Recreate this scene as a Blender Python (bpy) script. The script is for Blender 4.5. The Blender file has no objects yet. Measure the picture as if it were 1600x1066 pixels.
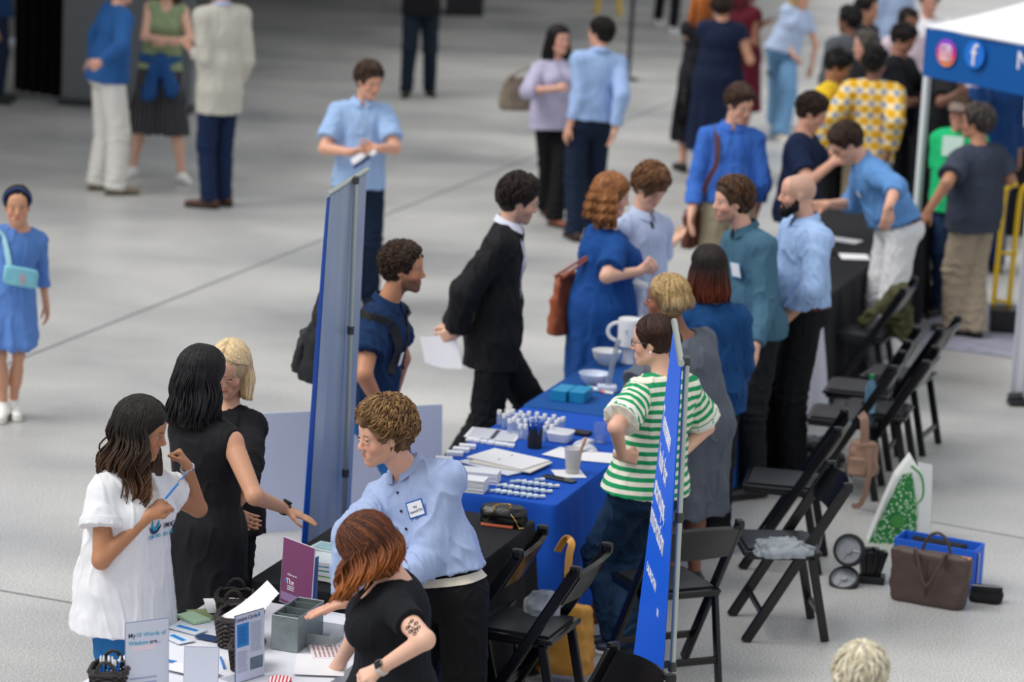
import bpy, bmesh, math, random
import numpy as np
from mathutils import Vector, Matrix
from mathutils.bvhtree import BVHTree
V = lambda *a: np.array(a if len(a) > 1 else a[0], dtype=float)
sc = bpy.context.scene
COL = sc.collection
# ------------------------------------------------------------------ camera
FPX, PITCH, ROLL, CAMH = 4900.0, math.radians(12.4), math.radians(2.87), 4.75
cp, sp, cr_, sr_ = math.cos(PITCH), math.sin(PITCH), math.cos(ROLL), math.sin(ROLL)
CF = V(0, cp, -sp); _U = V(0, sp, cp); _R = V(1, 0, 0)
CR = cr_*_R + sr_*_U; CU = -sr_*_R + cr_*_U
EYE = V(0, 0, CAMH)
cam_d = bpy.data.cameras.new('camera'); cam = bpy.data.objects.new('camera', cam_d); COL.objects.link(cam)
cam_d.sensor_width = 36; cam_d.lens = FPX/1600*36; cam_d.clip_end = 300
cam.matrix_world = Matrix(((CR[0], CU[0], -CF[0], 0), (CR[1], CU[1], -CF[1], 0), (CR[2], CU[2], -CF[2], CAMH), (0, 0, 0, 1)))
cam_d.dof.use_dof = True; cam_d.dof.focus_distance = 13.2; cam_d.dof.aperture_fstop = 2.2
sc.camera = cam
sc.view_settings.view_transform = 'Standard'; sc.view_settings.look = 'None'; sc.view_settings.gamma = 1
sc.view_settings.exposure = 0.35; sc.view_settings.use_curve_mapping = False
sc.cycles.use_denoising = True
sc.cycles.max_bounces = 6; sc.cycles.diffuse_bounces = 3; sc.cycles.glossy_bounces = 3; sc.cycles.transmission_bounces = 6
# ------------------------------------------------------------------ daylight
world = bpy.data.worlds.new('hall_daylight'); sc.world = world; world.use_nodes = True
wn = world.node_tree; wn.nodes.clear()
wo = wn.nodes.new('ShaderNodeOutputWorld'); wb = wn.nodes.new('ShaderNodeBackground')
wt = wn.nodes.new('ShaderNodeTexCoord'); ws = wn.nodes.new('ShaderNodeSeparateXYZ'); wr = wn.nodes.new('ShaderNodeValToRGB')
wn.links.new(wt.outputs['Generated'], ws.inputs[0]); wn.links.new(ws.outputs['Z'], wr.inputs[0]); wn.links.new(wr.outputs[0], wb.inputs[0])
wr.color_ramp.elements[0].position = 0.0; wr.color_ramp.elements[0].color = (.64, .66, .70, 1)
wr.color_ramp.elements[1].position = .55; wr.color_ramp.elements[1].color = (.97, .985, 1.0, 1)
wb.inputs[1].default_value = 0.62
wn.links.new(wb.outputs[0], wo.inputs[0])
sun_d = bpy.data.lights.new('skylight_sun', 'SUN'); sun = bpy.data.objects.new('skylight_sun', sun_d); COL.objects.link(sun)
sun_d.energy = 1.75; sun_d.angle = math.radians(38); sun_d.color = (1.0, .97, .93)
sun.rotation_euler = (math.radians(10), math.radians(-36), 0)

def ray(px, py): return CF + CR*((px-800)/FPX) - CU*((py-533)/FPX)
def G(px, py, z=0.0):
    d = ray(px, py); return EYE + d*((z-CAMH)/d[2])
def AY(px, py, Y):
    d = ray(px, py); return EYE + d*(Y/d[1])
def PX(X):
    v = V(X)-EYE; w = v@CF; return (800+FPX*(v@CR)/w, 533-FPX*(v@CU)/w)
def nrm(v): v = V(v); return v/(np.linalg.norm(v)+1e-9)
# ------------------------------------------------------------------ materials
def lin(h):
    if isinstance(h, str):
        h = h.lstrip('#'); c = [int(h[i:i+2], 16)/255 for i in (0, 2, 4)]
    else: c = h
    return tuple(((x/12.92) if x <= .04045 else ((x+.055)/1.055)**2.4) for x in c)
_MC = {}
def M(name, col, rough=.6, metal=0., bump=0., bs=60., var=0., vs=8., spec=.5, trans=0., alpha=1., vcol=False, sheen=0., stretch=(1, 1, 1), coat=0., emis=0.):
    key = (name,)
    if key in _MC: return _MC[key]
    m = bpy.data.materials.new(name); m.use_nodes = True; nt = m.node_tree; b = nt.nodes['Principled BSDF']; L = nt.links
    c = lin(col); b.inputs['Base Color'].default_value = (*c, 1); b.inputs['Roughness'].default_value = rough
    b.inputs['Metallic'].default_value = metal; b.inputs['Specular IOR Level'].default_value = spec
    b.inputs['Transmission Weight'].default_value = trans; b.inputs['Alpha'].default_value = alpha
    b.inputs['Sheen Weight'].default_value = sheen; b.inputs['Coat Weight'].default_value = coat
    if emis: b.inputs['Emission Color'].default_value = (*c, 1); b.inputs['Emission Strength'].default_value = emis
    tc = nt.nodes.new('ShaderNodeTexCoord'); mp = nt.nodes.new('ShaderNodeMapping'); mp.inputs['Scale'].default_value = stretch
    L.new(tc.outputs['Object'], mp.inputs[0])
    src = None
    if vcol:
        a = nt.nodes.new('ShaderNodeAttribute'); a.attribute_name = 'col'; src = a.outputs['Color']; L.new(src, b.inputs['Base Color'])
    if var:
        n = nt.nodes.new('ShaderNodeTexNoise'); n.inputs['Scale'].default_value = vs; n.inputs['Detail'].default_value = 5; L.new(mp.outputs[0], n.inputs[0])
        r = nt.nodes.new('ShaderNodeMapRange'); r.inputs[3].default_value = 1-var; r.inputs[4].default_value = 1+var; L.new(n.outputs[0], r.inputs[0])
        x = nt.nodes.new('ShaderNodeVectorMath'); x.operation = 'SCALE'; L.new(r.outputs[0], x.inputs['Scale'])
        if src: L.new(src, x.inputs[0])
        else: x.inputs[0].default_value = c
        L.new(x.outputs[0], b.inputs['Base Color'])
    if bump:
        n = nt.nodes.new('ShaderNodeTexNoise'); n.inputs['Scale'].default_value = bs; n.inputs['Detail'].default_value = 3; L.new(mp.outputs[0], n.inputs[0])
        bp = nt.nodes.new('ShaderNodeBump'); bp.inputs['Strength'].default_value = bump; bp.inputs['Distance'].default_value = .01
        L.new(n.outputs[0], bp.inputs['Height']); L.new(bp.outputs[0], b.inputs['Normal'])
    _MC[key] = m; return m
def cloth(col, name=None, rough=.85, **k):
    k.setdefault('bump', .10); k.setdefault('bs', 260); k.setdefault('var', .05); k.setdefault('vs', 30); k.setdefault('spec', .25)
    return M(name or 'cloth_'+str(col).strip('#'), col, rough, **k)
def ramp_pat(name, axis, freq, cols, thr=.5, rough=.85, attr=None):
    """stripes: object axis (or attribute) * freq -> fraction -> two colours"""
    m = cloth(cols[0], name, rough); nt = m.node_tree; L = nt.links; b = nt.nodes['Principled BSDF']
    for l in list(b.inputs['Base Color'].links): L.remove(l)
    if attr:
        a = nt.nodes.new('ShaderNodeAttribute'); a.attribute_name = attr; s = a.outputs['Fac']
    else:
        tc = nt.nodes.new('ShaderNodeTexCoord'); x = nt.nodes.new('ShaderNodeSeparateXYZ'); L.new(tc.outputs['Object'], x.inputs[0]); s = x.outputs[axis]
    mu = nt.nodes.new('ShaderNodeMath'); mu.operation = 'MULTIPLY'; L.new(s, mu.inputs[0]); mu.inputs[1].default_value = freq
    fr = nt.nodes.new('ShaderNodeMath'); fr.operation = 'FRACT'; L.new(mu.outputs[0], fr.inputs[0])
    gt = nt.nodes.new('ShaderNodeMath'); gt.operation = 'GREATER_THAN'; L.new(fr.outputs[0], gt.inputs[0]); gt.inputs[1].default_value = thr
    mx = nt.nodes.new('ShaderNodeMix'); mx.data_type = 'RGBA'; L.new(gt.outputs[0], mx.inputs[0])
    mx.inputs[6].default_value = (*lin(cols[0]), 1); mx.inputs[7].default_value = (*lin(cols[1]), 1); L.new(mx.outputs[2], b.inputs['Base Color'])
    return m
def plaid_mat():
    m = cloth('#d9a520', 'yellow_plaid_cloth'); nt = m.node_tree; L = nt.links; b = nt.nodes['Principled BSDF']
    for l in list(b.inputs['Base Color'].links): L.remove(l)
    tc = nt.nodes.new('ShaderNodeTexCoord'); x = nt.nodes.new('ShaderNodeSeparateXYZ'); L.new(tc.outputs['Object'], x.inputs[0])
    def band(o, f, t, ph=0):
        a = nt.nodes.new('ShaderNodeMath'); a.operation = 'MULTIPLY_ADD'; L.new(o, a.inputs[0]); a.inputs[1].default_value = f; a.inputs[2].default_value = ph
        fr = nt.nodes.new('ShaderNodeMath'); fr.operation = 'FRACT'; L.new(a.outputs[0], fr.inputs[0])
        g = nt.nodes.new('ShaderNodeMath'); g.operation = 'GREATER_THAN'; L.new(fr.outputs[0], g.inputs[0]); g.inputs[1].default_value = t; return g.outputs[0]
    bx_, bz_ = band(x.outputs[0], 10.5, .58), band(x.outputs[2], 10.5, .58)
    m1 = nt.nodes.new('ShaderNodeMix'); m1.data_type = 'RGBA'; L.new(bx_, m1.inputs[0]); m1.inputs[6].default_value = (*lin('#e0a818'), 1); m1.inputs[7].default_value = (*lin('#efcf7c'), 1)
    m2 = nt.nodes.new('ShaderNodeMix'); m2.data_type = 'RGBA'; L.new(bx_, m2.inputs[0]); m2.inputs[6].default_value = (*lin('#efdcae'), 1); m2.inputs[7].default_value = (*lin('#8f9cc0'), 1)
    m3 = nt.nodes.new('ShaderNodeMix'); m3.data_type = 'RGBA'; L.new(bz_, m3.inputs[0]); L.new(m1.outputs[2], m3.inputs[6]); L.new(m2.outputs[2], m3.inputs[7]); L.new(m3.outputs[2], b.inputs['Base Color'])
    return m
# ------------------------------------------------------------------ linking
_OFF = {}
def empty(name, label=None, cat=None, loc=(0, 0, 0), group=None, kind=None):
    o = bpy.data.objects.new(name, None); COL.objects.link(o); o.location = loc; o.empty_display_size = .1
    _OFF[o.name] = V(loc); tagp(o, label, cat, group, kind); return o
def tagp(o, label=None, cat=None, group=None, kind=None):
    if label: o['label'] = label
    if cat: o['category'] = cat
    if group: o['group'] = group
    if kind: o['kind'] = kind
    return o
def link(name, vs, fs, mat, parent=None, smooth=True, cols=None, attrs=None, base=None, mats=None):
    """one mesh object; vs are world coordinates; its origin is the parent's, or base"""
    vs = np.asarray(vs, dtype=float)
    off = _OFF[parent.name] if parent is not None else (V(base) if base is not None else V(0, 0, 0))
    me = bpy.data.meshes.new(name)
    if isinstance(fs, np.ndarray) and fs.ndim == 2:
        n, k = fs.shape; me.vertices.add(len(vs)); me.vertices.foreach_set('co', (vs-off).astype(np.float32).ravel())
        me.loops.add(n*k); me.loops.foreach_set('vertex_index', fs.astype(np.int32).ravel())
        me.polygons.add(n); me.polygons.foreach_set('loop_start', np.arange(0, n*k, k, dtype=np.int32)); me.update(calc_edges=True)
    else:
        me.from_pydata([tuple(v) for v in (vs-off)], [], [tuple(int(i) for i in f) for f in fs]); me.update()
    if smooth: me.polygons.foreach_set('use_smooth', [True]*len(me.polygons))
    ms = mats if mats else [mat]
    for x in ms: me.materials.append(x)
    if cols is not None:
        a = me.color_attributes.new('col', 'FLOAT_COLOR', 'POINT'); c = np.ones((len(vs), 4), np.float32); c[:, :3] = cols; a.data.foreach_set('color', c.ravel())
    for an, av in (attrs or {}).items():
        a = me.attributes.new(an, 'FLOAT', 'POINT'); a.data.foreach_set('value', np.asarray(av, np.float32))
    o = bpy.data.objects.new(name, me); COL.objects.link(o)
    if parent is not None: o.parent = parent
    else: o.location = off
    _OFF[o.name] = off
    return o
# ------------------------------------------------------------------ implicit shapes
class Vol:
    def __init__(s): s.p = []
    def rc(s, a, b, ra, rb=None, k=.02, clip=None, sub=False, n=None, sq=1.):
        s.p.append(('rc', V(a), V(b), ra, ra if rb is None else rb, k, clip, sub, None if n is None else nrm(n), sq)); return s
    def el(s, c, ax, r, k=.02, clip=None, sub=False):
        s.p.append(('el', V(c), np.array(ax, float), V(r), None, k, clip, sub, None, 1)); return s
    def mesh(s, res, planes=(), pad=.03, wob=None):
        lo = np.full(3, 1e9); hi = -lo
        for p in s.p:
            if p[7]: continue
            if p[0] == 'rc': a, b = p[1], p[2]; r = max(p[3], p[4]); l = np.minimum(a, b)-r; h = np.maximum(a, b)+r
            else: r = np.abs(p[2].T)@p[3] if False else np.sqrt(((p[2]*p[3][:, None])**2).sum(0)); l = p[1]-r; h = p[1]+r
            lo = np.minimum(lo, l); hi = np.maximum(hi, h)
        lo = lo-pad-res*2; hi = hi+pad+res*2
        n = np.ceil((hi-lo)/res).astype(int)+1
        D = np.full(tuple(n), .5, np.float32)
        for p in s.p:
            k = p[5]; mg = k+3.2*res
            if p[0] == 'rc': a, b = p[1], p[2]; r = max(p[3], p[4]); l = np.minimum(a, b)-r-mg; h = np.maximum(a, b)+r+mg
            else: r = np.sqrt(((p[2]*p[3][:, None])**2).sum(0)); l = p[1]-r-mg; h = p[1]+r+mg
            i0 = np.clip(((l-lo)/res).astype(int), 0, n-1); i1 = np.clip(np.ceil((h-lo)/res).astype(int)+1, 0, n)
            if np.any(i1 <= i0): continue
            g = [(lo[q]+res*np.arange(i0[q], i1[q])).astype(np.float32) for q in range(3)]
            X = g[0][:, None, None]; Y = g[1][None, :, None]; Z = g[2][None, None, :]
            if p[0] == 'rc':
                ba = p[2]-p[1]; bb = float(ba@ba)+1e-12
                px, py, pz = X-p[1][0], Y-p[1][1], Z-p[1][2]
                t = np.clip((px*ba[0]+py*ba[1]+pz*ba[2])/bb, 0, 1)
                qx, qy, qz = px-ba[0]*t, py-ba[1]*t, pz-ba[2]*t
                q2 = qx*qx+qy*qy+qz*qz
                if p[8] is not None:
                    nn = p[8]; dn = qx*nn[0]+qy*nn[1]+qz*nn[2]; q2 = q2+dn*dn*(1/p[9]**2-1); d = (np.sqrt(q2)-(p[3]+(p[4]-p[3])*t))*(.5+.5*p[9])
                else: d = np.sqrt(q2)-(p[3]+(p[4]-p[3])*t)
            else:
                px, py, pz = X-p[1][0], Y-p[1][1], Z-p[1][2]; ax = p[2]; r = p[3]
                u = [(px*ax[q][0]+py*ax[q][1]+pz*ax[q][2])/r[q] for q in range(3)]
                k0 = np.sqrt(u[0]**2+u[1]**2+u[2]**2); k1 = np.sqrt((u[0]/r[0])**2+(u[1]/r[1])**2+(u[2]/r[2])**2)
                d = k0*(k0-1)/np.maximum(k1, 1e-6)
            if p[6] is not None:
                for (c, nn) in p[6]: d = np.maximum(d, (X-c[0])*nn[0]+(Y-c[1])*nn[1]+(Z-c[2])*nn[2])
            sl = tuple(slice(i0[q], i1[q]) for q in range(3)); o = D[sl]
            if p[7]:
                e = -d
                if k > 0: hh = np.maximum(k-np.abs(o-e), 0)/k; D[sl] = np.maximum(o, e)+hh*hh*k*.25
                else: D[sl] = np.maximum(o, e)
            else:
                if k > 0: hh = np.maximum(k-np.abs(o-d), 0)/k; D[sl] = np.minimum(o, d)-hh*hh*k*.25
                else: D[sl] = np.minimum(o, d)
        for (c, nn) in planes:
            g = [(lo[q]+res*np.arange(n[q])).astype(np.float32) for q in range(3)]
            D = np.maximum(D, ((g[0][:, None, None]-c[0])*nn[0]+(g[1][None, :, None]-c[1])*nn[1]+(g[2][None, None, :]-c[2])*nn[2]).astype(np.float32))
        return nets(D, lo, res)
def nets(D, lo, res):
    I = D < 0; sh = np.array(D.shape); c = [(i, j, k) for i in (0, 1) for j in (0, 1) for k in (0, 1)]
    S = np.zeros(tuple(sh-1), np.int8)
    for (i, j, k) in c: S += I[i:sh[0]-1+i, j:sh[1]-1+j, k:sh[2]-1+k]
    cells = np.argwhere((S > 0) & (S < 8))
    if len(cells) == 0: return np.zeros((0, 3)), np.zeros((0, 4), int)
    idx = np.full(tuple(sh-1), -1, np.int32); idx[tuple(cells.T)] = np.arange(len(cells))
    val = {q: D[cells[:, 0]+q[0], cells[:, 1]+q[1], cells[:, 2]+q[2]] for q in c}
    acc = np.zeros((len(cells), 3)); cnt = np.zeros(len(cells))
    for q in c:
        for ax in range(3):
            if q[ax]: continue
            r = list(q); r[ax] = 1; a, b = val[q], val[tuple(r)]; m = (a < 0) != (b < 0)
            t = np.where(m, a/(a-b+1e-20), 0)
            pt = np.tile(np.array(q, float), (len(cells), 1)); pt[:, ax] = t; acc += pt*m[:, None]; cnt += m
    vs = lo+res*(cells+acc/cnt[:, None])
    fs = []
    for ax in range(3):
        s0 = [slice(None)]*3; s1 = [slice(None)]*3; s0[ax] = slice(0, -1); s1[ax] = slice(1, None)
        A = I[tuple(s0)]; B = I[tuple(s1)]; e = np.argwhere(A != B)
        o1, o2 = [(1, 2), (2, 0), (0, 1)][ax]
        ok = (e[:, o1] > 0) & (e[:, o2] > 0) & (e[:, o1] < sh[o1]-1) & (e[:, o2] < sh[o2]-1); e = e[ok]
        fl = A[tuple(e.T)]
        def cid(d1, d2):
            x = e.copy(); x[:, o1] -= d1; x[:, o2] -= d2; return idx[tuple(x.T)]
        q = np.stack([cid(1, 1), cid(0, 1), cid(0, 0), cid(1, 0)], 1)
        q[~fl] = q[~fl][:, ::-1]; fs.append(q)
    fs = np.concatenate(fs); fs = fs[(fs >= 0).all(1)]
    return vs, fs
def vnormals(vs, fs):
    n = np.cross(vs[fs[:, 2]]-vs[fs[:, 0]], vs[fs[:, 3]]-vs[fs[:, 1]]); N = np.zeros_like(vs)
    for k in range(4):
        for a in range(3): N[:, a] += np.bincount(fs[:, k], n[:, a], len(vs))
    return N/(np.linalg.norm(N, axis=1)[:, None]+1e-12)
def relax(vs, fs, it=1):
    for _ in range(it):
        A = np.zeros_like(vs); C = np.zeros(len(vs))
        for k in range(4):
            i, j = fs[:, k], fs[:, (k+1) % 4]
            for a in range(3): A[:, a] += np.bincount(i, vs[j, a], len(vs))+np.bincount(j, vs[i, a], len(vs))
            C += np.bincount(i, minlength=len(vs))+np.bincount(j, minlength=len(vs))
        vs = vs*.45+.55*A/np.maximum(C, 1)[:, None]
    return vs
def wave(p, seed, sc_, st=(1, 1, 1), n=7):
    r = np.random.default_rng(seed); o = np.zeros(len(p)); q = p*np.array(st)*sc_
    w = np.sin(q@r.normal(size=3)*1.3+r.uniform(0, 6))*.8
    for i in range(n):
        k = r.normal(size=3); k /= np.linalg.norm(k); f = r.uniform(.6, 1.9); o += np.sin(q@k*f*2.2+r.uniform(0, 6)+w*1.5)/n**.5
    return o
def tube(pts, rad, sides=6, cap=True):
    pts = np.asarray(pts, float); n = len(pts); rad = np.broadcast_to(np.asarray(rad, float), (n,))
    T = np.gradient(pts, axis=0); T /= (np.linalg.norm(T, axis=1)[:, None]+1e-12)
    u = np.cross(T[0], [0, 0, 1.]); u = u if np.linalg.norm(u) > 1e-3 else np.cross(T[0], [1., 0, 0]); u /= np.linalg.norm(u)
    vs = []
    for i in range(n):
        u = u-T[i]*(u@T[i]); u /= (np.linalg.norm(u)+1e-12); w = np.cross(T[i], u)
        for s in range(sides):
            a = 2*math.pi*s/sides; vs.append(pts[i]+rad[i]*(math.cos(a)*u+math.sin(a)*w))
    fs = [(i*sides+s, i*sides+(s+1) % sides, (i+1)*sides+(s+1) % sides, (i+1)*sides+s) for i in range(n-1) for s in range(sides)]
    if cap: fs += [tuple(range(sides))[::-1], tuple(range((n-1)*sides, n*sides))]
    return np.array(vs), fs
class MB:
    def __init__(s): s.v = []; s.f = []; s.n = 0; s.c = []
    def add(s, vs, fs, c=None):
        vs = np.asarray(vs, float); s.v.append(vs); s.f += [tuple(int(i)+s.n for i in f) for f in fs]; s.n += len(vs)
        if c is not None: s.c.append(np.tile(np.array(c, float), (len(vs), 1)))
        return s
    def tube(s, pts, r, sides=8, c=None): return s.add(*tube(pts, r, sides), c)
    def box(s, c, size, ax=None, bev=0.):
        """box with chamfered edges; ax rows = local axes"""
        ax = np.eye(3) if ax is None else np.array(ax); h = V(size)/2; b = min(bev, *(h*.9)) if bev else 0
        bm = bmesh.new(); bmesh.ops.create_cube(bm, size=2)
        for v in bm.verts: v.co = Vector((v.co.x*h[0], v.co.y*h[1], v.co.z*h[2]))
        if b: bmesh.ops.bevel(bm, geom=list(bm.edges), offset=b, segments=2, affect='EDGES', profile=.6)
        vs = np.array([tuple(v.co) for v in bm.verts]); fs = [tuple(v.index for v in f.verts) for f in bm.faces]; bm.free()
        return s.add(V(c)+vs@ax, fs)
    def lathe(s, c, prof, seg=24, ax=None):
        ax = np.eye(3) if ax is None else np.array(ax); vs = []; m = len(prof)
        for i in range(seg):
            a = 2*math.pi*i/seg
            for (r, z) in prof: vs.append((r*math.cos(a), r*math.sin(a), z))
        fs = [(i*m+j, ((i+1) % seg)*m+j, ((i+1) % seg)*m+j+1, i*m+j+1) for i in range(seg) for j in range(m-1)]
        if prof[0][0] > 1e-5: fs.append(tuple(i*m for i in range(seg))[::-1])
        if prof[-1][0] > 1e-5: fs.append(tuple(i*m+m-1 for i in range(seg)))
        return s.add(V(c)+np.array(vs)@ax, fs)
    def sheet(s, grid, th=.002):
        """thin solid from an n x m grid of points"""
        g = np.asarray(grid, float); n, m = g.shape[:2]; du = np.gradient(g, axis=0); dv = np.gradient(g, axis=1); N = np.cross(du, dv); N /= (np.linalg.norm(N, axis=2)[..., None]+1e-12)
        a = (g+N*th/2).reshape(-1, 3); b = (g-N*th/2).reshape(-1, 3); k = n*m; fs = []
        for i in range(n-1):
            for j in range(m-1):
                q = (i*m+j, (i+1)*m+j, (i+1)*m+j+1, i*m+j+1); fs.append(q); fs.append(tuple(x+k for x in q[::-1]))
        bd = [(i, 0) for i in range(n)]+[(n-1, j) for j in range(1, m)]+[(i, m-1) for i in range(n-2, -1, -1)]+[(0, j) for j in range(m-2, 0, -1)]
        bi = [i*m+j for i, j in bd]
        for q in range(len(bi)): x, y = bi[q], bi[(q+1) % len(bi)]; fs.append((y, x, x+k, y+k))
        return s.add(np.concatenate([a, b]), fs)
    def link(s, name, mat, parent=None, smooth=False, **k):
        vs = np.concatenate(s.v); cols = np.concatenate(s.c) if s.c else None
        o = link(name, vs, s.f, mat, parent, smooth, cols=cols, **k)
        if not smooth: pass
        else:
            try: o.data.set_sharp_from_angle(angle=math.radians(40))
            except Exception: pass
        return o
def axes(d, up=(0, 0, 1)):
    """rows x,y,z with x along d"""
    x = nrm(d); z = nrm(V(up)-x*(V(up)@x)); y = np.cross(z, x); return np.array([x, y, z])
def yaw_ax(deg):
    a = math.radians(deg); return np.array([[math.cos(a), math.sin(a), 0], [-math.sin(a), math.cos(a), 0], [0, 0, 1.]])
# ------------------------------------------------------------------ people
SK = {}
def skinmat():
    m = M('skin', '#c58c6d', .48, vcol=True, bump=.06, bs=220, var=.05, vs=40, spec=.4)
    b = m.node_tree.nodes['Principled BSDF']; b.inputs['Subsurface Weight'].default_value = .06; b.inputs['Subsurface Radius'].default_value = (.02, .008, .004); b.inputs['Subsurface Scale'].default_value = .3
    return m
SKIN = skinmat()
HAIR = M('hair', '#222222', .48, vcol=True, bump=.4, bs=260, spec=.28, stretch=(1, 1, .12))
EYEM = M('eyeball', '#ffffff', .15, vcol=True)
LIGHT, TAN, BROWN, DARK, PINK = '#dba183', '#c38a64', '#9c6546', '#6d4531', '#dfa890'
def facing(yaw): a = math.radians(yaw); return V(math.sin(a), -math.cos(a), 0), V(math.cos(a), math.sin(a), 0)
def head_ax(yaw, pitch=0, roll=0):
    """rows: left, forward, up; pitch>0 looks down; roll>0 tips towards the person's left"""
    f, l = facing(yaw); u = V(0, 0, 1.); p = math.radians(pitch); f2 = f*math.cos(p)-u*math.sin(p); u2 = u*math.cos(p)+f*math.sin(p)
    r = math.radians(roll); return np.array([l*math.cos(r)-u2*math.sin(r), f2, u2*math.cos(r)+l*math.sin(r)])
def taylor(p0, px, L, sign):
    """point on the ray of px at distance L from p0 (sign: +1 farther, -1 nearer)"""
    d = nrm(ray(px[0], px[1])); v = p0-EYE; t = v@d; c2 = v@v-t*t; h = L*L-c2
    q = EYE+d*(t+sign*math.sqrt(max(h, 0)))
    if h < 0 and len(px) < 3: q = p0+nrm(q-p0)*min(np.linalg.norm(q-p0), L*1.12)
    return q
def ik(a, c, l1, l2, pole):
    d = np.linalg.norm(c-a); s = max(d/(l1+l2)/.995, 1); l1 *= s; l2 *= s; x = (l1*l1-l2*l2+d*d)/(2*d); h = math.sqrt(max(l1*l1-x*x, 0)); u = (c-a)/d
    p = V(pole)-u*(V(pole)@u); return a+u*x+nrm(p)*h
class Person:
    def __init__(s, label, H=1.75, sex='m', head=None, foot=None, yaw=0, cyaw=None, hyaw=None, hp=0, hr=0, neck=None, pel=None, ankles=None, fyaw=None, stance=None,
                 LA=None, RA=None, skin=LIGHT, g=1., belly=0., res=.0065, hair=None, top=None, bottom=None, shoes='#222222', lean=0., group=None, beard=None,
                 LH='relax', RH='relax', bust=1., stub=0., knee=None, hs=1.0, lip='#b56a5c', Y=None, name='person', Yh=None, eyes=True, hips=1.):
        s.k = k = H/1.75; s.H = H; s.res = res; s.skin = skin; s.sex = sex; s.g = g; s.label = label
        cyaw = yaw if cyaw is None else cyaw; hyaw = cyaw if hyaw is None else hyaw; s.yaw, s.cyaw, s.hyaw = yaw, cyaw, hyaw
        s.f, s.l = facing(yaw); s.cf, s.cl = facing(cyaw)
        up = V(0, 0, 1.)
        if foot is not None: base = G(*foot)
        elif ankles is not None: base = (G(*ankles[0], .07)+G(*ankles[1], .07))/2
        elif Y is not None: base = AY(head[0], head[1], Y)
        else: base = G(head[0], head[1], .932*H)
        base = V(base[0], base[1], 0); s.Y0 = base[1]
        s.hc = AY(head[0], head[1], s.Y0+lean if Yh is None else Yh)
        if neck is None: s.N = s.hc-up*.150*k-s.cf*.035*k
        else: s.N = AY(neck[0], neck[1], s.hc[1]-s.cf[1]*.05*k+(neck[2] if len(neck) > 2 else 0))
        if foot is None and ankles is None: base = V(s.N[0], s.N[1]-lean, 0) if pel is None else V(AY(pel[0], pel[1], s.Y0)[0], base[1], 0)
        s.HA = head_ax(hyaw, hp, hr); s.hs = hs*k**.4
        if pel is None:
            s.P = V(base[0], base[1], .555*H) if (foot is not None or ankles is not None) else V(s.N[0], s.Y0, .555*H)
            if s.P[2] > s.N[2]-.4*k: s.P[2] = s.N[2]-.47*k
        else: s.P = AY(pel[0], pel[1], s.Y0+(pel[2] if len(pel) > 2 else 0))
        sw = (.162 if sex == 'm' else .145)*k*(.6+.4*g)
        tv = nrm(s.N-s.P); s.tv = tv; s.cu = tv
        s.C = s.P+(s.N-s.P)*.70
        cl = nrm(s.cl-tv*(s.cl@tv)); s.cl = cl; s.cf = nrm(np.cross(tv, -cl)) if np.cross(tv, -cl)@s.cf > 0 else nrm(np.cross(cl, -tv)) if np.cross(cl, -tv)@s.cf > 0 else nrm(s.cf-tv*(s.cf@tv))
        s.S = {1: s.N-tv*.072*k+cl*sw, -1: s.N-tv*.072*k-cl*sw}
        s.CA = np.array([cl, s.cf, tv])
        # arms
        s.E = {}; s.W = {}; s.hd = {}; s.hpose = {1: LH, -1: RH}; s.hn = {}
        for sd, A in ((1, LA), (-1, RA)):
            ua, fa = .285*k, .25*k
            if A is None: A = dict()
            if 'e' in A: E = s.pt(A['e'], s.S[sd], ua)
            elif 'w' in A: E = None
            else: E = s.S[sd]-up*ua*.97+cl*sd*.06*k-s.cf*.02
            if 'w' in A:
                if E is None:
                    W = s.pt(A['w'], s.S[sd], (ua+fa)*A.get('r', .9)); E = ik(s.S[sd], W, ua, fa, A.get('pole', -up*.3-s.cf+cl*sd*.6))
                else: W = s.pt(A['w'], E, fa)
            else: W = E-up*fa*.95+s.cf*.07*k
            s.E[sd], s.W[sd] = E, W
            if 'h' in A: hd_ = nrm(s.pt(A['h'], W, .11*k)-W)
            else: hd_ = nrm(W-E)
            s.hd[sd] = hd_
            nv = A.get('n'); nv = V(nv) if nv is not None else -cl*sd+s.cf*.25
            s.hn[sd] = nrm(nv-hd_*(nv@hd_))
        # legs
        s.Hp = {}; s.A = {}; s.K = {}; s.ft = {}
        for i, sd in enumerate((1, -1)):
            s.Hp[sd] = s.P-up*.045*k+s.l*sd*.088*k
            if ankles is not None:
                a = ankles[i]; s.A[sd] = G(a[0], a[1], .075) if len(a) < 3 else G(a[0], a[1], a[2])
            else: st = (stance or ((.105, 0), (-.105, 0)))[i]; s.A[sd] = V(base[0], base[1], .078)+s.l*st[0]*k+s.f*st[1]
            s.K[sd] = ik(s.Hp[sd], s.A[sd], .245*H, .242*H, (s.f+s.l*sd*.1) if knee is None else knee[i])
            fy = s.f if fyaw is None else facing(fyaw[i])[0]; s.ft[sd] = nrm(V(fy[0], fy[1], 0)+s.l*sd*(.18 if fyaw is None else 0))
        s.root = empty(name, label, 'person', (base[0], base[1], 0), group)
        s.info = (round(float(s.hc[2]/H), 3), round(float(s.P[2]/H), 3), round(float(np.linalg.norm(s.N-s.P)/H), 3))
        s.bust = bust if sex == 'f' else 0; s.belly = belly; s.hips = hips*(1.07 if sex == 'f' else 1.)
        s.stub = stub; s.lip = lip; s.bare = {}
        s.topspec, s.botspec = top, bottom
        s.hairspec = hair; s.beard = beard
        s.body()
        if eyes and abs(((hyaw+180) % 360)-180) < 125: s.eyes()
        if bottom: s.bottoms(**bottom)
        if top:
            if 'under' in top: top = dict(top); s.garment(**top.pop('under'))
            s.garment(**top)
        if hair: s.hairdo(**hair)
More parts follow.
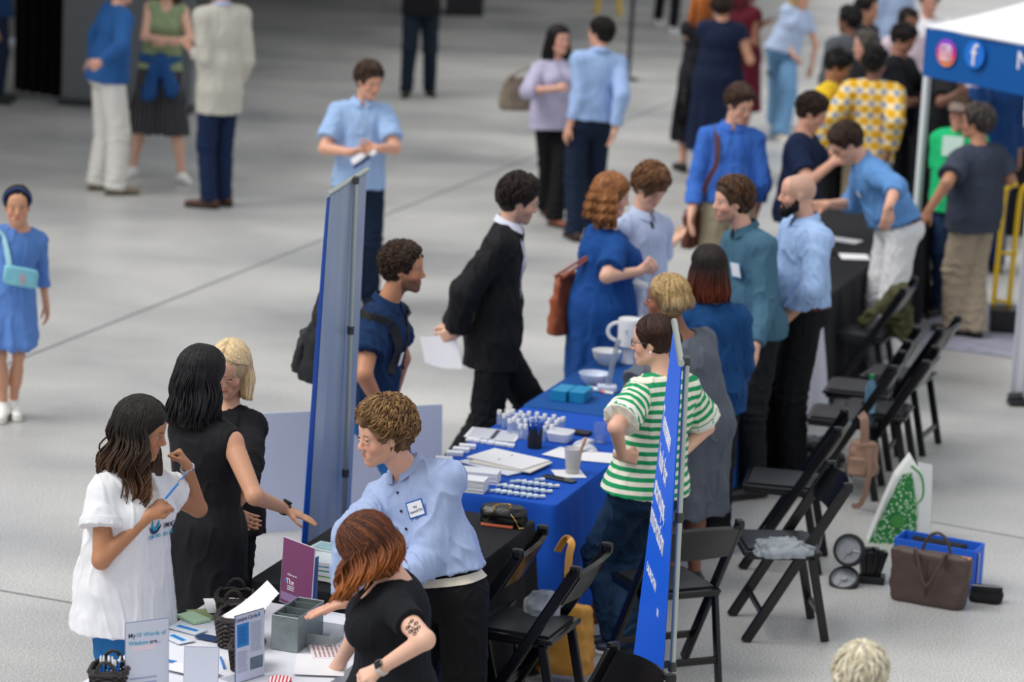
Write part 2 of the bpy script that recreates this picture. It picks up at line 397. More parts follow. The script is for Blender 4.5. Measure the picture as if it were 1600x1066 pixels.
        if shoes: s.shoes(shoes)
    def pt(s, px, p0, L):
        """(px,py,'+'/'-') by bone length, (px,py,dy) at a depth, or a world vector"""
        if isinstance(px, np.ndarray): return px
        if len(px) == 3 and isinstance(px[2], str): return taylor(p0, px[:2], L, 1 if px[2] == '+' else -1)
        return AY(px[0], px[1], p0[1]+(px[2] if len(px) == 3 else 0))
    def H2W(s, x, y, z): return s.hc+(V(x, y, z)*s.hs)@s.HA
    def torso(s, v, t=0., boxy=0.):
        k, g = s.k, s.g; P, N, C = s.P, s.N, s.C; pa = np.array([s.l, s.f, V(0, 0, 1.)])
        at = lambda q: P+(N-P)*q
        f = s.sex == 'f'
        v.el(at(0.0)-V(0, 0, .02), pa, V(.163*s.hips*g+t, .118*g+t, .125*k+t), k=.03)
        v.el(at(.32), s.CA, V((.128 if f else .142)*g+t+boxy, .098*g+t+boxy*.6, .16*k+t), k=.05)
        v.el(at(.66), s.CA, V((.146 if f else .162)*g+t, .112*g+t, .175*k+t), k=.05)
        v.rc(N-s.tv*.085*k+s.cl*.095*k, N-s.tv*.085*k-s.cl*.095*k, .060*k+t, k=.05)
        for sd in (1, -1):
            v.rc(N-s.tv*.022, s.S[sd]+s.tv*.008, .038*k+t, .044*k+t, k=.04)
            v.el(at(-.02)-s.f*.055*g+s.l*sd*.06, pa, V(.085*g*s.hips+t, .09*g+t, .09*g+t), k=.04)
        if s.bust:
            for sd in (1, -1): v.el(at(.62)+s.cf*.075*g+s.cl*sd*.068*g, s.CA, V(.062, .062, .06)*s.bust*g+t, k=.05)
        if s.belly: v.el(at(.2)+s.cf*.05*g, s.CA, V(.14, .12, .16)*s.belly*g+t, k=.07)
    def arm(s, v, sd, t0=0., t1=0., upto=2., clip=True):
        k, g = s.k*(.85 if s.sex == 'f' else 1), .5+.5*s.g
        S, E, W = s.S[sd], s.E[sd], s.W[sd]
        u = min(upto, 1.); e = S+(E-S)*u; d = nrm(E-S)
        cl = [(e, d)] if clip and upto < 1.02 else None
        r0, r1, r2 = .056*k*g, .043*k*g, .028*k*g
        v.rc(S, e if upto < 1.02 else E, r0+t0, r0+(r1-r0)*u+t1, k=.025, clip=cl)
        if upto > 1.02:
            q = min(upto-1, 1.); w = E+(W-E)*q; d = nrm(W-E); v.rc(E, w, r1+t1, r1+(r2-r1)*q+t1, k=.015, clip=[(w, d)] if clip else None)
    def hand(s, v, sd):
        k = s.k*(.90 if s.sex == 'f' else 1); W, d, n = s.W[sd], s.hd[sd], s.hn[sd]; a = np.cross(d, n)*(sd)
        # a points to the thumb side
        th = a if (a@(s.cf+V(0, 0, .5)) >= 0) else a
        pose = s.hpose[sd]; curl = {'relax': (.25, .35, .3), 'flat': (.05, .06, .05), 'fist': (1.35, 1.5, 1.), 'half': (.7, .9, .6), 'hold': (.9, .7, .5), 'point': (1.2, 1.4, 1.)}[pose]
        R0 = .0088*k
        p1 = W+d*.075*k
        for q in (-.024, -.008, .008, .024): v.rc(W+d*.012*k+a*q*.75*k, p1+a*q*k*1.05, .0145*k, .0125*k, k=.012)
        v.rc(W-d*.02, W+d*.02, .026*k, .022*k, k=.015, n=n, sq=.75)
        for j, (q, L) in enumerate(((.0285, .92), (.0095, 1.02), (-.0095, .96), (-.0275, .78))):
            b = p1+a*q*1.05*k+d*.006*k; dd = d+a*q*2.2*(1 if pose == 'flat' else .4); dd = nrm(dd); nn = n.copy()
            c = curl if not (pose == 'point' and j == 0) else (.1, .1, .1)
            for m_, ln in enumerate((.042, .027, .021)):
                an = c[m_]*(1+.08*j); nd = dd*math.cos(an)+nn*math.sin(an); nn = nn*math.cos(an)-dd*math.sin(an); dd = nrm(nd); e = b+dd*ln*L*k
                v.rc(b, e, R0*(1.02-.08*m_), R0*(.95-.1*m_), k=.004); b = e
        tb = W+d*.028*k+a*.022*k+n*.004; t1 = tb+nrm(d*.75+a*.75+n*.3)*.038*k; t2 = t1+nrm(d*.9+a*.25+n*(.35 if pose != 'fist' else .9)-(a*.5 if pose in ('fist', 'hold') else 0))*.034*k
        t3 = t2+nrm(d*.9+n*(.35 if pose != 'fist' else .9)-(a*.8 if pose in ('fist', 'hold') else 0))*.022*k
        v.rc(tb, t1, .0155*k, .0115*k, k=.012); v.rc(t1, t2, .0105*k, .0095*k, k=.004); v.rc(t2, t3, .0095*k, .0078*k, k=.004)
    def body(s):
        k, g = s.k, s.g; v = Vol(); A = s.HA; h = s.hs; hw = s.H2W; f = s.sex == 'f'
        e = lambda c, r, **q: v.el(hw(*c), A, V(r)*h, **q)
        r_ = lambda a, b, ra, rb=None, **q: v.rc(hw(*a), hw(*b), ra*h, (ra if rb is None else rb)*h, **q)
        s.torso(v)
        for sd in (1, -1):
            s.arm(v, sd, clip=False); s.hand(v, sd)
            fg = .5+.5*g
            v.rc(s.Hp[sd], s.K[sd], .083*k*g, .054*k*fg, k=.03); v.rc(s.K[sd], s.A[sd], .051*k*fg, .034*k, k=.02)
            cm = s.K[sd]*.68+s.A[sd]*.32; v.rc(cm-s.ft[sd]*.012, s.K[sd]*.45+s.A[sd]*.55-s.ft[sd]*.008, .052*k*fg, .042*k, k=.03)
            v.rc(s.A[sd]-V(0, 0, .035), s.A[sd]+s.ft[sd]*.14*k-V(0, 0, .05), .032*k, .024*k, k=.03)
        v.rc(s.N-s.tv*.03, hw(0, -.022, -.055), (.058 if not f else .05)*(.6+.4*g), (.054 if not f else .046), k=.04)
        fw = (.95 if f else 1.)
        e((0, -.014, .030), (.075, .094, .086), k=.03)
        e((0, .028, -.032), (.056*fw, .058, .078), k=.03)
        e((0, .052, .045), (.056, .036, .05), k=.03)
        jw = .046*fw
        for sd in (1, -1):
            r_((jw*sd, .0, -.062), (.012*sd, .066, -.098), .016, .015, k=.025)
            e((.037*sd, .058, -.030), (.023, .022, .024), k=.02)
            e((.0165*sd, .078, -.070), (.014, .013, .014), k=.016)
            # eye socket, brow, nostril, ear
            e((.031*sd, .096, .002), (.019, .014, .012), k=.010, sub=True)
            r_((.012*sd, .083, .021), (.044*sd, .070, .021), .0075, .006, k=.012)
            e((.0105*sd, .093, -.034), (.0075, .010, .007), k=.006)
            e((.075*sd, -.010, -.004), (.0075, .018, .026), k=.008); e((.072*sd, -.004, -.024), (.007, .010, .012), k=.006)
            e((.031*sd, .0865, -.0045), (.0155, .007, .0035), k=.005); e((.031*sd, .0862, .0085), (.016, .0075, .0040), k=.005)
        r_((0, .083, .012), (0, .104, -.026), .0075, .0105, k=.012)
        e((0, .068, -.098), (.019, .017, .015), k=.018)
        if f: pass
        r_((-.017, .0840, -.0565), (.017, .0840, -.0565), .0060, k=.006); e((0, .0895, -.0558), (.012, .0062, .0048), k=.005)
        r_((-.013, .0835, -.0670), (.013, .0835, -.0670), .0068, k=.005)
        e((0, .098, -.0615), (.022, .008, .0016), k=.003, sub=True)
        if s.res > .0085: pass
        vs, fs = v.mesh(s.res); vs = relax(vs, fs, 1)
        c = np.tile(np.array(lin(s.skin))**.88, (len(vs), 1)); q = ((vs-s.hc)@A.T)/h
        def blend(m, col, a=1.): 
            m = np.clip(m, 0, 1)[:, None]*a; c[:] = c*(1-m)+np.array(lin(col))*m
        x, y, z = q.T; ax = np.abs(x); on = (np.abs(q).max(1) < .16)
        if s.stub: blend(on*(y > .0)*np.clip((-.03-z)/.02, 0, 1)*np.clip(1.2-((x/.017)**2+((z+.062)/.010)**2)*0, 0, 1), s.beard or '#4a3428', s.stub)
        blend(on*np.clip(1.3-((ax-.04)/.028)**2-((z+.03)/.026)**2, 0, 1)*(y > .03), '#c9604e', .22)
        blend(on*np.clip(1.5-(x/.0205)**2-((z+.0615)/.0090)**2, 0, 1)*(y > .07), s.lip, .8)
        hb = (s.hairspec or {}).get('brow', (s.hairspec or {}).get('col', '#3a2a20'))
        blend(on*np.clip(2.2-((ax-.030)/.014)**2-((z-.022-.0*(ax))/.0036)**2, 0, 1)*(y > .06), hb, .65)
        blend(on*np.clip(1.8-((ax-.031)/.014)**2-((z-.0085)/.0028)**2, 0, 1)*(y > .06), '#2a1c16', .5)
        if (s.hairspec or {}).get('scalp'): blend(on*(z > -.02)*(y < .055)*1., (s.hairspec)['scalp'], .7)
        s.bodyo = link('body', vs, fs, SKIN, s.root, cols=c)
    def eyes(s):
        for sd in (1, -1):
            m = MB(); c = s.H2W(.0305*sd, .0750, .0015); R = .0119*s.hs; vs, fs, cl = [], [], []
            for i in range(17):
                a = math.pi*i/16; rr = math.sin(a)*R; yy = math.cos(a)*R
                for j in range(14):
                    b = 2*math.pi*j/14; vs.append(c+V(rr*math.cos(b), yy, rr*math.sin(b))@s.HA); cl.append(lin('#0d0908') if i < 2 else (lin('#3a281c') if i < 4 else lin('#b9aca4')))
            fs = [(i*14+j, i*14+(j+1) % 14, (i+1)*14+(j+1) % 14, (i+1)*14+j) for i in range(16) for j in range(14)]
            link('eye', vs, fs, EYEM, s.root, cols=np.array(cl))
    def fold(s, vs, fs, amp, seed, sc_=22, st=(1, 1, .45)):
        n = vnormals(vs, fs); w = wave(vs, seed, sc_, st); w2 = wave(vs, seed+7, sc_*2.1, st)
        w3 = wave(vs, seed+3, sc_*.8, st); return vs+n*((1-np.minimum(np.abs(w)*1.6, 1))**1.5*1.5+.25*w2+.5*w3)[:, None]*amp
    def garment(s, mat=None, sl=2., t=.012, hem=.10, boxy=.012, neck='crew', collar=None, name='shirt', amp=.004, flare=0., openf=0, opend=1, col=None, seed=1, cuff=None, stripe=False, loose=0., tucked=False, layer=0, dress=None, waist=None, slt=.012, button=None):
        k, g = s.k, s.g; v = Vol(); s.torso(v, t, boxy)
        P = s.P; dn = -nrm(s.tv*.6+V(0, 0, .4)); f = s.sex == 'f'
        if dress: hem = .05
        rr = (.182 if hem > 0 and not dress else .162)*g*s.hips+t+flare
        v.rc(s.P+(s.N-s.P)*.25, P+dn*(hem+.02), .135*g+t+boxy, rr, k=.05, n=s.f, sq=.82 if hem > 0 and not dress else .8)
        if isinstance(sl, (tuple, list)): sls = {1: sl[0], -1: sl[1]}
        else: sls = {1: sl, -1: sl}
        for sd in (1, -1):
            if sls[sd] > 0:
                s.arm(v, sd, t+.002, slt+t*.3+(.004 if sls[sd] > 1 else .010)+loose, sls[sd])
                v.rc(s.N-s.tv*.04+s.cl*sd*.07, s.S[sd], .036*k+t, .05*k+t, k=.03)
            else: v.el(s.S[sd]+s.cl*sd*.045*k, s.CA, V(.035*k, .09*k, .12*k), k=.008, sub=True)
        # the neck opening
        nd = {'crew': .062, 'scoop': .085, 'v': .055, 'shirt': .064, 'square': .08, 'high': .045}[neck]
        v.rc(s.N+s.tv*(.03 if neck != 'shirt' else .022)+s.cf*.012, s.N+s.tv*.2+s.cf*.03, nd, nd+.02, k=.008, sub=True)
        if neck in ('v', 'shirt'): v.rc(s.N+s.cf*.11+s.tv*.01, s.N+s.cf*.15-s.tv*(.10 if neck == 'v' else .05), .04, .004, k=.006, sub=True)
        if neck in ('scoop', 'square'): v.rc(s.N+s.cf*.1-s.tv*.02, s.N+s.cf*.16-s.tv*.06, .065, .055, k=.006, sub=True)
        if openf: v.rc(s.N+s.cf*.13*g, s.P+(s.N-s.P)*(.22 if opend else .62)+s.cf*.17*g, .055, openf if opend else .006, k=.006, sub=True)
        if openf and opend: v.rc(s.P+(s.N-s.P)*.2+s.cf*.19*g, P+s.cf*.2*g+dn*(hem+.05), openf*.6, openf*1.6, k=.006, sub=True)
        planes = [(P+dn*hem, dn)] if not dress else []
        if dress:
            zz = dress['z']; fl = dress.get('flare', .06); b0 = V(s.P[0], s.P[1], s.P[2]-.02); e0 = V((s.K[1][0]+s.K[-1][0])/2, (s.K[1][1]+s.K[-1][1])/2, zz) if zz < s.K[1][2]+.1 else V(s.P[0], s.P[1], zz)
            v.rc(b0, e0, .155*g*s.hips+t, .155*g*s.hips+t+fl, k=.04, n=s.f, sq=.8); planes = [(e0, V(0, 0, -1.))]
            for sd in (1, -1): v.rc(s.Hp[sd], s.K[sd] if zz < s.K[1][2] else s.Hp[sd]+(s.K[sd]-s.Hp[sd])*.6, .088*g+t, .07+t+fl*.5, k=.05)
        vs, fs = v.mesh(s.res, planes); at = None
        vs = relax(vs, fs, 1); raw = vs
        vs = s.fold(vs, fs, amp, seed)
        if dress:
            n = vnormals(vs, fs); d = vs-s.P; an = np.arctan2(d@s.l, d@s.f); w = np.clip((s.P[2]-.05-vs[:, 2])/.35, 0, 1); vs = vs+n*(np.sin(an*9+np.sin(an*3)*2+vs[:, 2]*3)*.012*w*dress.get('amp', 1))[:, None]
        attrs = None
        if stripe:
            u = (raw-s.P)@V(0, 0, 1.)*1.0
            for sd in (1, -1):
                d = s.E[sd]-s.S[sd]; L = np.linalg.norm(d); q = (raw-s.S[sd])@(d/L); per = np.linalg.norm(raw-s.S[sd]-np.outer(q, d/L), axis=1); lat = (raw-s.N)@s.cl*sd
                m = (per < .11) & (q > .015) & (lat > .14*g); u = np.where(m, -q+(s.S[sd]-s.P)[2], u)
            attrs = {'u': u}
        o = link(name, vs, fs, mat, s.root, attrs=attrs)
        s.shirt = o; s.sv, s.sf = vs, fs
        if collar: s.collar(collar, o, t)
        if cuff:
            for sd in (1, -1):
                q = sls[sd]; a, b = (s.S[sd], s.E[sd]) if q <= 1 else (s.E[sd], s.W[sd]); w = q if q <= 1 else q-1; d = nrm(b-a); e = a+(b-a)*w
                kk = s.k*(.85 if s.sex == 'f' else 1)*(.5+.5*g); t1_ = slt+t*.3+(.004 if q > 1 else .010)+loose; r = ((.056-.013*q)*kk if q <= 1 else (.043-.015*(q-1))*kk)+t1_+.003; m = MB(); m.tube([e-d*.035, e-d*.030, e-d*.004, e], [r-.002, r, r-.004, r-.009], 18); m.link('cuff', cuff, o, True)
    def collar(s, mat, par, t=.012):
        n = 40; g = []; 
        for i in range(n+1):
            a = -math.pi+.22+(2*math.pi-.44)*i/n; fr = math.cos(a+math.pi)  # starts at front
            aa = a+math.pi; front = (1-abs(abs(a)-0)/math.pi)  # 1 at back
            x, y = math.sin(a+0)*1., math.cos(a)*-1.
            # a=0 is the back of the neck
            rx, ry = .066+t*.3, .068+t*.3; back = (1+math.cos(a))/2
            b0 = s.N+s.cl*(x*rx)+s.cf*(y*ry+.012-.0)+s.tv*(-.012+.030*back)
            top = s.N+s.cl*(x*(rx-.008))+s.cf*(y*(ry-.006)+.014)+s.tv*(.030+.040*back)
            pnt = 1-back; fall = s.N+s.cl*(x*(rx+.018+.006*pnt))+s.cf*(y*(ry+.016)+.018+.0*pnt)+s.tv*(.004+.032*back-.030*pnt**3)
            g.append([b0, top, (top+fall)/2+nrm(top-b0)*.010, fall])
        MB().sheet(np.array(g), .004).link('collar', mat, par, True)
    def bottoms(s, mat=None, kind='trousers', w=.0, amp=.004, z=.45, flare=.08, belt=None, seed=3, hiw=.06, name=None, len_=1.):
        k, g = s.k, s.g; v = Vol(); pa = np.array([s.l, s.f, V(0, 0, 1.)]); up = V(0, 0, 1.)
        tp = s.P+nrm(s.tv*.5+up*.5)*hiw
        if kind == 'trousers':
            v.el(s.P-up*.02, pa, V(.163*s.hips*g+.009, .118*g+.009, .135*k), k=.03)
            v.el(s.P+(s.N-s.P)*.2, s.CA, V(.140*g+.006, .108*g+.006, .15), k=.04)
            for sd in (1, -1):
                v.el(s.P-up*.02-s.f*.055*g+s.l*sd*.06, pa, V(.085*g*s.hips+.009, .09*g+.009, .09*g+.009), k=.04)
                a = s.A[sd]+(s.K[sd]-s.A[sd])*(1-len_); v.rc(s.Hp[sd], s.K[sd], .088*g*k+.008, .062*k+.008+w, k=.02)
                v.rc(s.K[sd], a, .060*k+.006+w, .048*k+.006+w*1.3, k=.02, clip=[(a-V(0, 0, .03), nrm(s.A[sd]-s.K[sd]))])
            vs, fs = v.mesh(s.res, [(tp, nrm(s.tv*.5+up*.5))])
            vs = relax(vs, fs, 1); n = vnormals(vs, fs); dk = sum(np.exp(-((vs[:, 2]-s.K[sd][2])/.09)**2) for sd in (1, -1))/2; da = np.clip((.32-vs[:, 2])/.25, 0, 1)
            vs = vs+n*(np.sin(vs[:, 2]*95+wave(vs, seed, 14)*1.6)*.0045*(dk+da*1.1))[:, None]
            vs = s.fold(vs, fs, amp, seed, 20, (1, 1, .5))
        else:
            e0 = V((s.A[1][0]+s.A[-1][0])*.25+s.P[0]*.5, (s.A[1][1]+s.A[-1][1])*.25+s.P[1]*.5, z)
            v.el(s.P-up*.02, pa, V(.163*s.hips*g+.012, .118*g+.012, .135*k), k=.03)
            v.rc(s.P, e0, .150*g*s.hips+.012, .150*g+flare, k=.04, n=s.f, sq=.8)
            for sd in (1, -1): v.rc(s.Hp[sd], s.K[sd]*.7+s.A[sd]*.3 if z < s.K[sd][2] else s.K[sd], .088*g+.012, .07+flare*.4, k=.04)
            vs, fs = v.mesh(s.res, [(tp, nrm(s.tv*.5+up*.5)), (e0, V(0, 0, -1.))]); vs = relax(vs, fs, 1)
            n = vnormals(vs, fs); d = vs-e0; an = np.arctan2(d@s.l, d@s.f); ww = np.clip((s.P[2]-.05-vs[:, 2])/.3, 0, 1)
            vs = vs+n*(np.sin(an*11+np.sin(an*4)*1.6+vs[:, 2]*4)*.011*ww)[:, None]
        o = link(name or kind, vs, fs, mat, s.root)
        s.trou = o
        if belt:
            d = nrm(s.tv*.5+up*.5); m = MB(); g_ = []
            bv = BVHTree.FromPolygons([Vector(x) for x in vs], [tuple(int(i) for i in f) for f in fs])
            for i in range(49):
                a = 2*math.pi*i/48; dr = s.l*math.cos(a)+s.f*math.sin(a); dr = nrm(dr-d*(dr@d)); row = []
                for hh in (-.045, -.012):
                    c = tp+d*hh; hit = bv.ray_cast(Vector(c+dr*.4), Vector(-dr)); q = V(hit[0]) if hit[0] else c+dr*.15; row.append(q+dr*.005)
                g_.append([row[0], row[1]])
            MB().sheet(np.array(g_), .006).link('belt', belt, o, True)
    def shoes(s, spec):
        spec = dict(col=spec) if isinstance(spec, str) else spec; mat = M('shoe_'+spec['col'].strip('#'), spec['col'], spec.get('rough', .5), bump=.1); sole = spec.get('sole', '#161514'); ms = M('sole_'+sole.strip('#'), sole, .7); k = s.k*(.92 if s.sex == 'f' else 1)
        for sd in (1, -1):
            a, d = s.A[sd], s.ft[sd]; gz = a[2]-.075; a = V(a[0], a[1], gz); n = V(0, 0, 1.); v = Vol(); bk = a-d*.05*k; to = a+d*.165*k
            v.rc(bk+n*.05, a+d*.03+n*.055, .036*k, .040*k, k=.02); v.rc(a+d*.02+n*.045, to+n*.035, .041*k, .034*k, k=.03, n=n, sq=.75)
            if spec.get('hi', 0): v.rc(a+n*.05, a+n*(.08+spec['hi']), .045*k, .047*k, k=.02)
            else: v.rc(a+n*.04, a+n*.078, .040*k, .040*k, k=.02)
            vs, fs = v.mesh(min(s.res, .007), [(a+n*.016, -n), (a+n*(.09+spec.get('hi', 0)), n)]); o = link('shoe', vs, fs, mat, s.root)
            v = Vol(); v.rc(bk+n*.02, to+n*.018, .040*k, .037*k, k=.01); vs, fs = v.mesh(min(s.res, .007), [(a+n*.001, -n), (a+n*.022, n)]); link('sole', vs, fs, ms, o)
    # ---------------------------------------------------------------- hair
    def hairdo(s, style='short', col='#2b1c14', col2=None, L=.0, vol=1., curl=0., n=150, part=0., fringe=.0, seed=5, brow=None, scalp=None, wave_=.0, r=.007, bunr=.050, hl=0., face=1.45, back=134, side=96, sweep=0., lift=0., width=1., tips=None):
        if style == 'bald': return
        h = s.hs; rng = np.random.default_rng(seed); hw = s.H2W; v = Vol(); A = s.HA; n = int(n*(1.7 if s.res < .0085 else 1)); r = r*(.72 if s.res < .0085 else 1)
        e = lambda c, r_, **q: v.el(hw(*c), A, V(r_)*h, **q)
        base = V(*lin(col)); c2 = V(*lin(col2 or col)); ct = V(*lin(tips)) if tips else None
        t = .006+.008*vol; down = V(0, 0, -1.)
        lz = -.02 if style in ('short', 'crop') else -.05
        e((0, -.018, .034), (.079+t*.9, .097+t, .089+t+lift), k=.01)
        if style in ('short', 'crop'): e((0, -.055, -.01), (.066+t*.3, .06+t*.5, .07), k=.02)
        if L: 
            c0 = hw(0, -.045, .0); c1 = c0+down*max(L-.065, .005)-s.cf*.015
            v.rc(c0, c1, .082*h*width, (.066+.012*vol)*h*width, k=.04, n=s.HA[1], sq=.6)
            for sd in (1, -1): v.rc(hw(.062*sd, -.02, .02), hw(.066*sd, -.02, -.02)+down*max(L*.8-.03, .02), .028*h, .030*h, k=.03)
        if style == 'bun': e((0, -.115, .01), (bunr, bunr*.8, bunr), k=.02)
        # face opening
        v.el(hw(0, .121, -.025-fringe), A, V(.080 if fringe > .005 else .128, .096, .094)*h, k=.008, sub=True)
        v.el(hw(0, .078, -.11), A, V(.066 if fringe > .005 else .10, .075, .11)*h, k=.008, sub=True)
        if style in ('short', 'crop', 'bun'):
            for sd in (1, -1): e((.085*sd, .012, -.055), (.03, .040, .062), k=.008, sub=True)
            e((0, -.02, -.135), (.09, .13, .06), k=.01, sub=True)
        rs = min(s.res, .006) if s.res < .008 else s.res
        vs, fs = v.mesh(rs)
        if len(vs) == 0: return
        n_ = vnormals(vs, fs); amp = .002+.0045*curl; vs = vs+n_*(wave(vs, seed, 60 if curl else 40, (1, 1, .5 if not curl else 1))*amp)[:, None]
        mix = np.clip(.5+.5*wave(vs, seed+3, 45, (1, 1, .25)), 0, 1)[:, None]*.6; zz = np.clip((s.hc[2]-.02-vs[:, 2])/max(L, .1), 0, 1)[:, None]
        cc = base*(1-mix)+c2*mix
        if ct is not None: cc = cc*(1-zz)+ct*zz
        m = MB(); VS, FS, CC = [vs], [tuple(f) for f in fs], [cc*.7]; cnt = len(vs)
        a_, b_, c_ = .079+t, .097+t, .089+t+lift
        def ell(th, ph, o=0.):
            x = math.sin(th)*math.sin(ph); y = math.cos(th)*math.sin(ph); z = math.cos(ph)
            return V(x*(a_+o), -.018+y*(b_+o), .034+z*(c_+o))
        if s.res > .0085: n = int(n*.45); r = r*1.4
        for i in range(n):
            th = rng.uniform(-math.pi, math.pi); at = abs(th)
            if style in ('short', 'crop'):
                lim = (54 if at < .6 else 54+(side-54)*min((at-.6)/.9, 1) if at < 1.5 else side+(back-side)*min((at-1.5)/1.0, 1)); ph0 = rng.uniform(4, lim*.86); ph1 = min(ph0+rng.uniform(20, 38), lim)
                P_ = []
                o = rng.uniform(-.002, .004); tw = rng.normal()*.25+sweep
                ca, cw = rng.uniform(0, 6.28), rng.uniform(.7, 1.3)
                for j in range(8):
                    u = j/7; q = ell(th+tw*u, math.radians(ph0+(ph1-ph0)*u), o+.007*vol*math.sin(u*3.0)); q = q+rng.normal(size=3)*.0006
                    if curl: q = q+V(math.cos(ca+u*9*cw), math.sin(ca+u*9*cw), math.cos(ca+1+u*8))*.0065*curl
                    P_.append(hw(*q))
                P_ = np.array(P_); R = r*np.array([.5, .85, 1, 1, .95, .8, .5, .15])*h
            else:
                tgt_ = math.copysign(max(at, face), th)
                ll = L*rng.uniform(.8, 1.08) if L else .02
                P_ = []; at = abs(tgt_); ph1 = 88+(38*max(0, (at-1.5)/1.64) if s.HA[1][2] < -.5 else 0); m1 = 7; start = rng.uniform(2, 16) if abs(th) > 1 else rng.uniform(5, 48)
                st_th = th*1.0
                for j in range(m1):
                    u = j/(m1-1); q = ell(st_th*(1-u)+tgt_*u, math.radians(start+(ph1-start)*u), rng.uniform(-.0005, .003)); 
                    if j < 3: q[0] = q[0]+part*(1-j/3.)*.03
                    P_.append(hw(*q))
                if style == 'bun':
                    tgt = hw(0, -.10, .01); q0 = P_[-1]; 
                    for j in range(1, 5): u = j/4; P_.append(q0*(1-u)+tgt*u+nrm(q0-s.hc)*.012*math.sin(u*3.1))
                    R = r*np.ones(len(P_))*h; R[0] *= .4
                else:
                    q0 = P_[-1]; out = nrm(q0-s.hc-V(0, 0, (q0-s.hc)[2])); m2 = 16; ca = 2.2*th+rng.normal()*.5; spread = rng.uniform(-.012, .02)*vol*(1+L*2)
                    for j in range(1, m2+1):
                        u = j/m2; q = q0+down*ll*u+out*(spread*math.sin(min(u*1.6, 1.57))+.0)+(-s.cf*.03*u*L if at > 1 else s.cf*.01*u)
                        if wave_: q = q+(out*math.sin(ca+u*ll*38)+np.cross(out, down)*math.cos(ca+u*ll*34))*wave_*min(u*3, 1)
                        if curl: q = q+(out*math.sin(ca+u*ll*110)+np.cross(out, down)*math.cos(ca+u*ll*110))*.009*curl*min(u*4, 1)
                        P_.append(q)
                    R = r*np.ones(len(P_))*h; R[0] *= .4; R[-3:] *= [.85, .6, .2]
                    P_ = np.array(P_)
            tv_, tf_ = tube(P_, R, 5)
            w_ = rng.uniform(0, 1)**1.5; cl = base*(1-w_)+c2*w_; cl = cl*rng.uniform(.75, 1.2); rr_ = np.tile(cl, (len(tv_), 1))
            if ct is not None: zz = np.clip((np.repeat(np.arange(len(P_)), 5)/len(P_)-.35)/.5, 0, 1)[:, None]; rr_ = rr_*(1-zz)+ct*rng.uniform(.7, 1.2)*zz
            VS.append(tv_); FS += [tuple(int(x)+cnt for x in f) for f in tf_]; cnt += len(tv_); CC.append(rr_)
        s.hairo = link('hair', np.concatenate(VS), FS, HAIR, s.root, cols=np.concatenate(CC))
    def beardo(s, col, L=.01, n=90):
        v = Vol(); h = s.hs; hw = s.H2W; A = s.HA; rng = np.random.default_rng(3); t = L
        for sd in (1, -1):
            v.rc(hw(.062*sd, .010, -.03), hw(.047*sd, .018, -.066), (.010+t*.3)*h, (.016+t*.5)*h, k=.02); v.rc(hw(.047*sd, .018, -.066), hw(.012*sd, .066, -.100), (.017+t*.5)*h, (.018+t)*h, k=.02)
            v.rc(hw(.008*sd, .093, -.046), hw(.028*sd, .082, -.060), .0055*h, .005*h, k=.006); v.rc(hw(.028*sd, .080, -.058), hw(.022*sd, .076, -.09), .006*h, .010*h, k=.01)
        v.el(hw(0, .072, -.100), A, V(.024+t*.6, .020+t*.5, .018+t)*h, k=.02)
        vs, fs = v.mesh(min(s.res, .005)); n_ = vnormals(vs, fs); vs = vs+n_*(wave(vs, 4, 130)*.0018)[:, None]
        c = np.tile(V(*lin(col)), (len(vs), 1))*(1+.25*wave(vs, 9, 160)[:, None]); link('beard', vs, fs, HAIR, s.root, cols=np.clip(c, 0, 1))
    def on_chest(s, x, z, out=.002):
        """point and normal on the front of the shirt; x to the person's left, z above the pelvis along the spine"""
        c = s.P+s.tv*z+s.cl*x; bv = BVHTree.FromPolygons([Vector(q) for q in s.sv], [tuple(int(i) for i in f) for f in s.sf])
        hit = bv.ray_cast(Vector(c+s.cf*.6), Vector(-s.cf)); p = V(hit[0]) if hit[0] else c+s.cf*.15; n = V(hit[1]) if hit[1] else s.cf
        if n@s.cf < 0: n = -n
        return p+n*out, nrm(n*.4+s.cf*.6)
    def wristband(s, sd, mat, name='wristwatch', w=.02, face=None, back=.012, r=.034):
        d = nrm(s.W[sd]-s.E[sd]); c = s.W[sd]-d*back; o = MB().tube([c-d*w/2, c-d*w*.4, c+d*w*.4, c+d*w/2], [r-.002, r, r, r-.002], 16).link(name, mat, s.root, True)
        if face: n = -s.hn[sd]; MB().box(c+n*(r+.002), (.036, .030, .010), np.array([d, np.cross(n, d), n]), .004).link('watch_face', face, o)
        return o
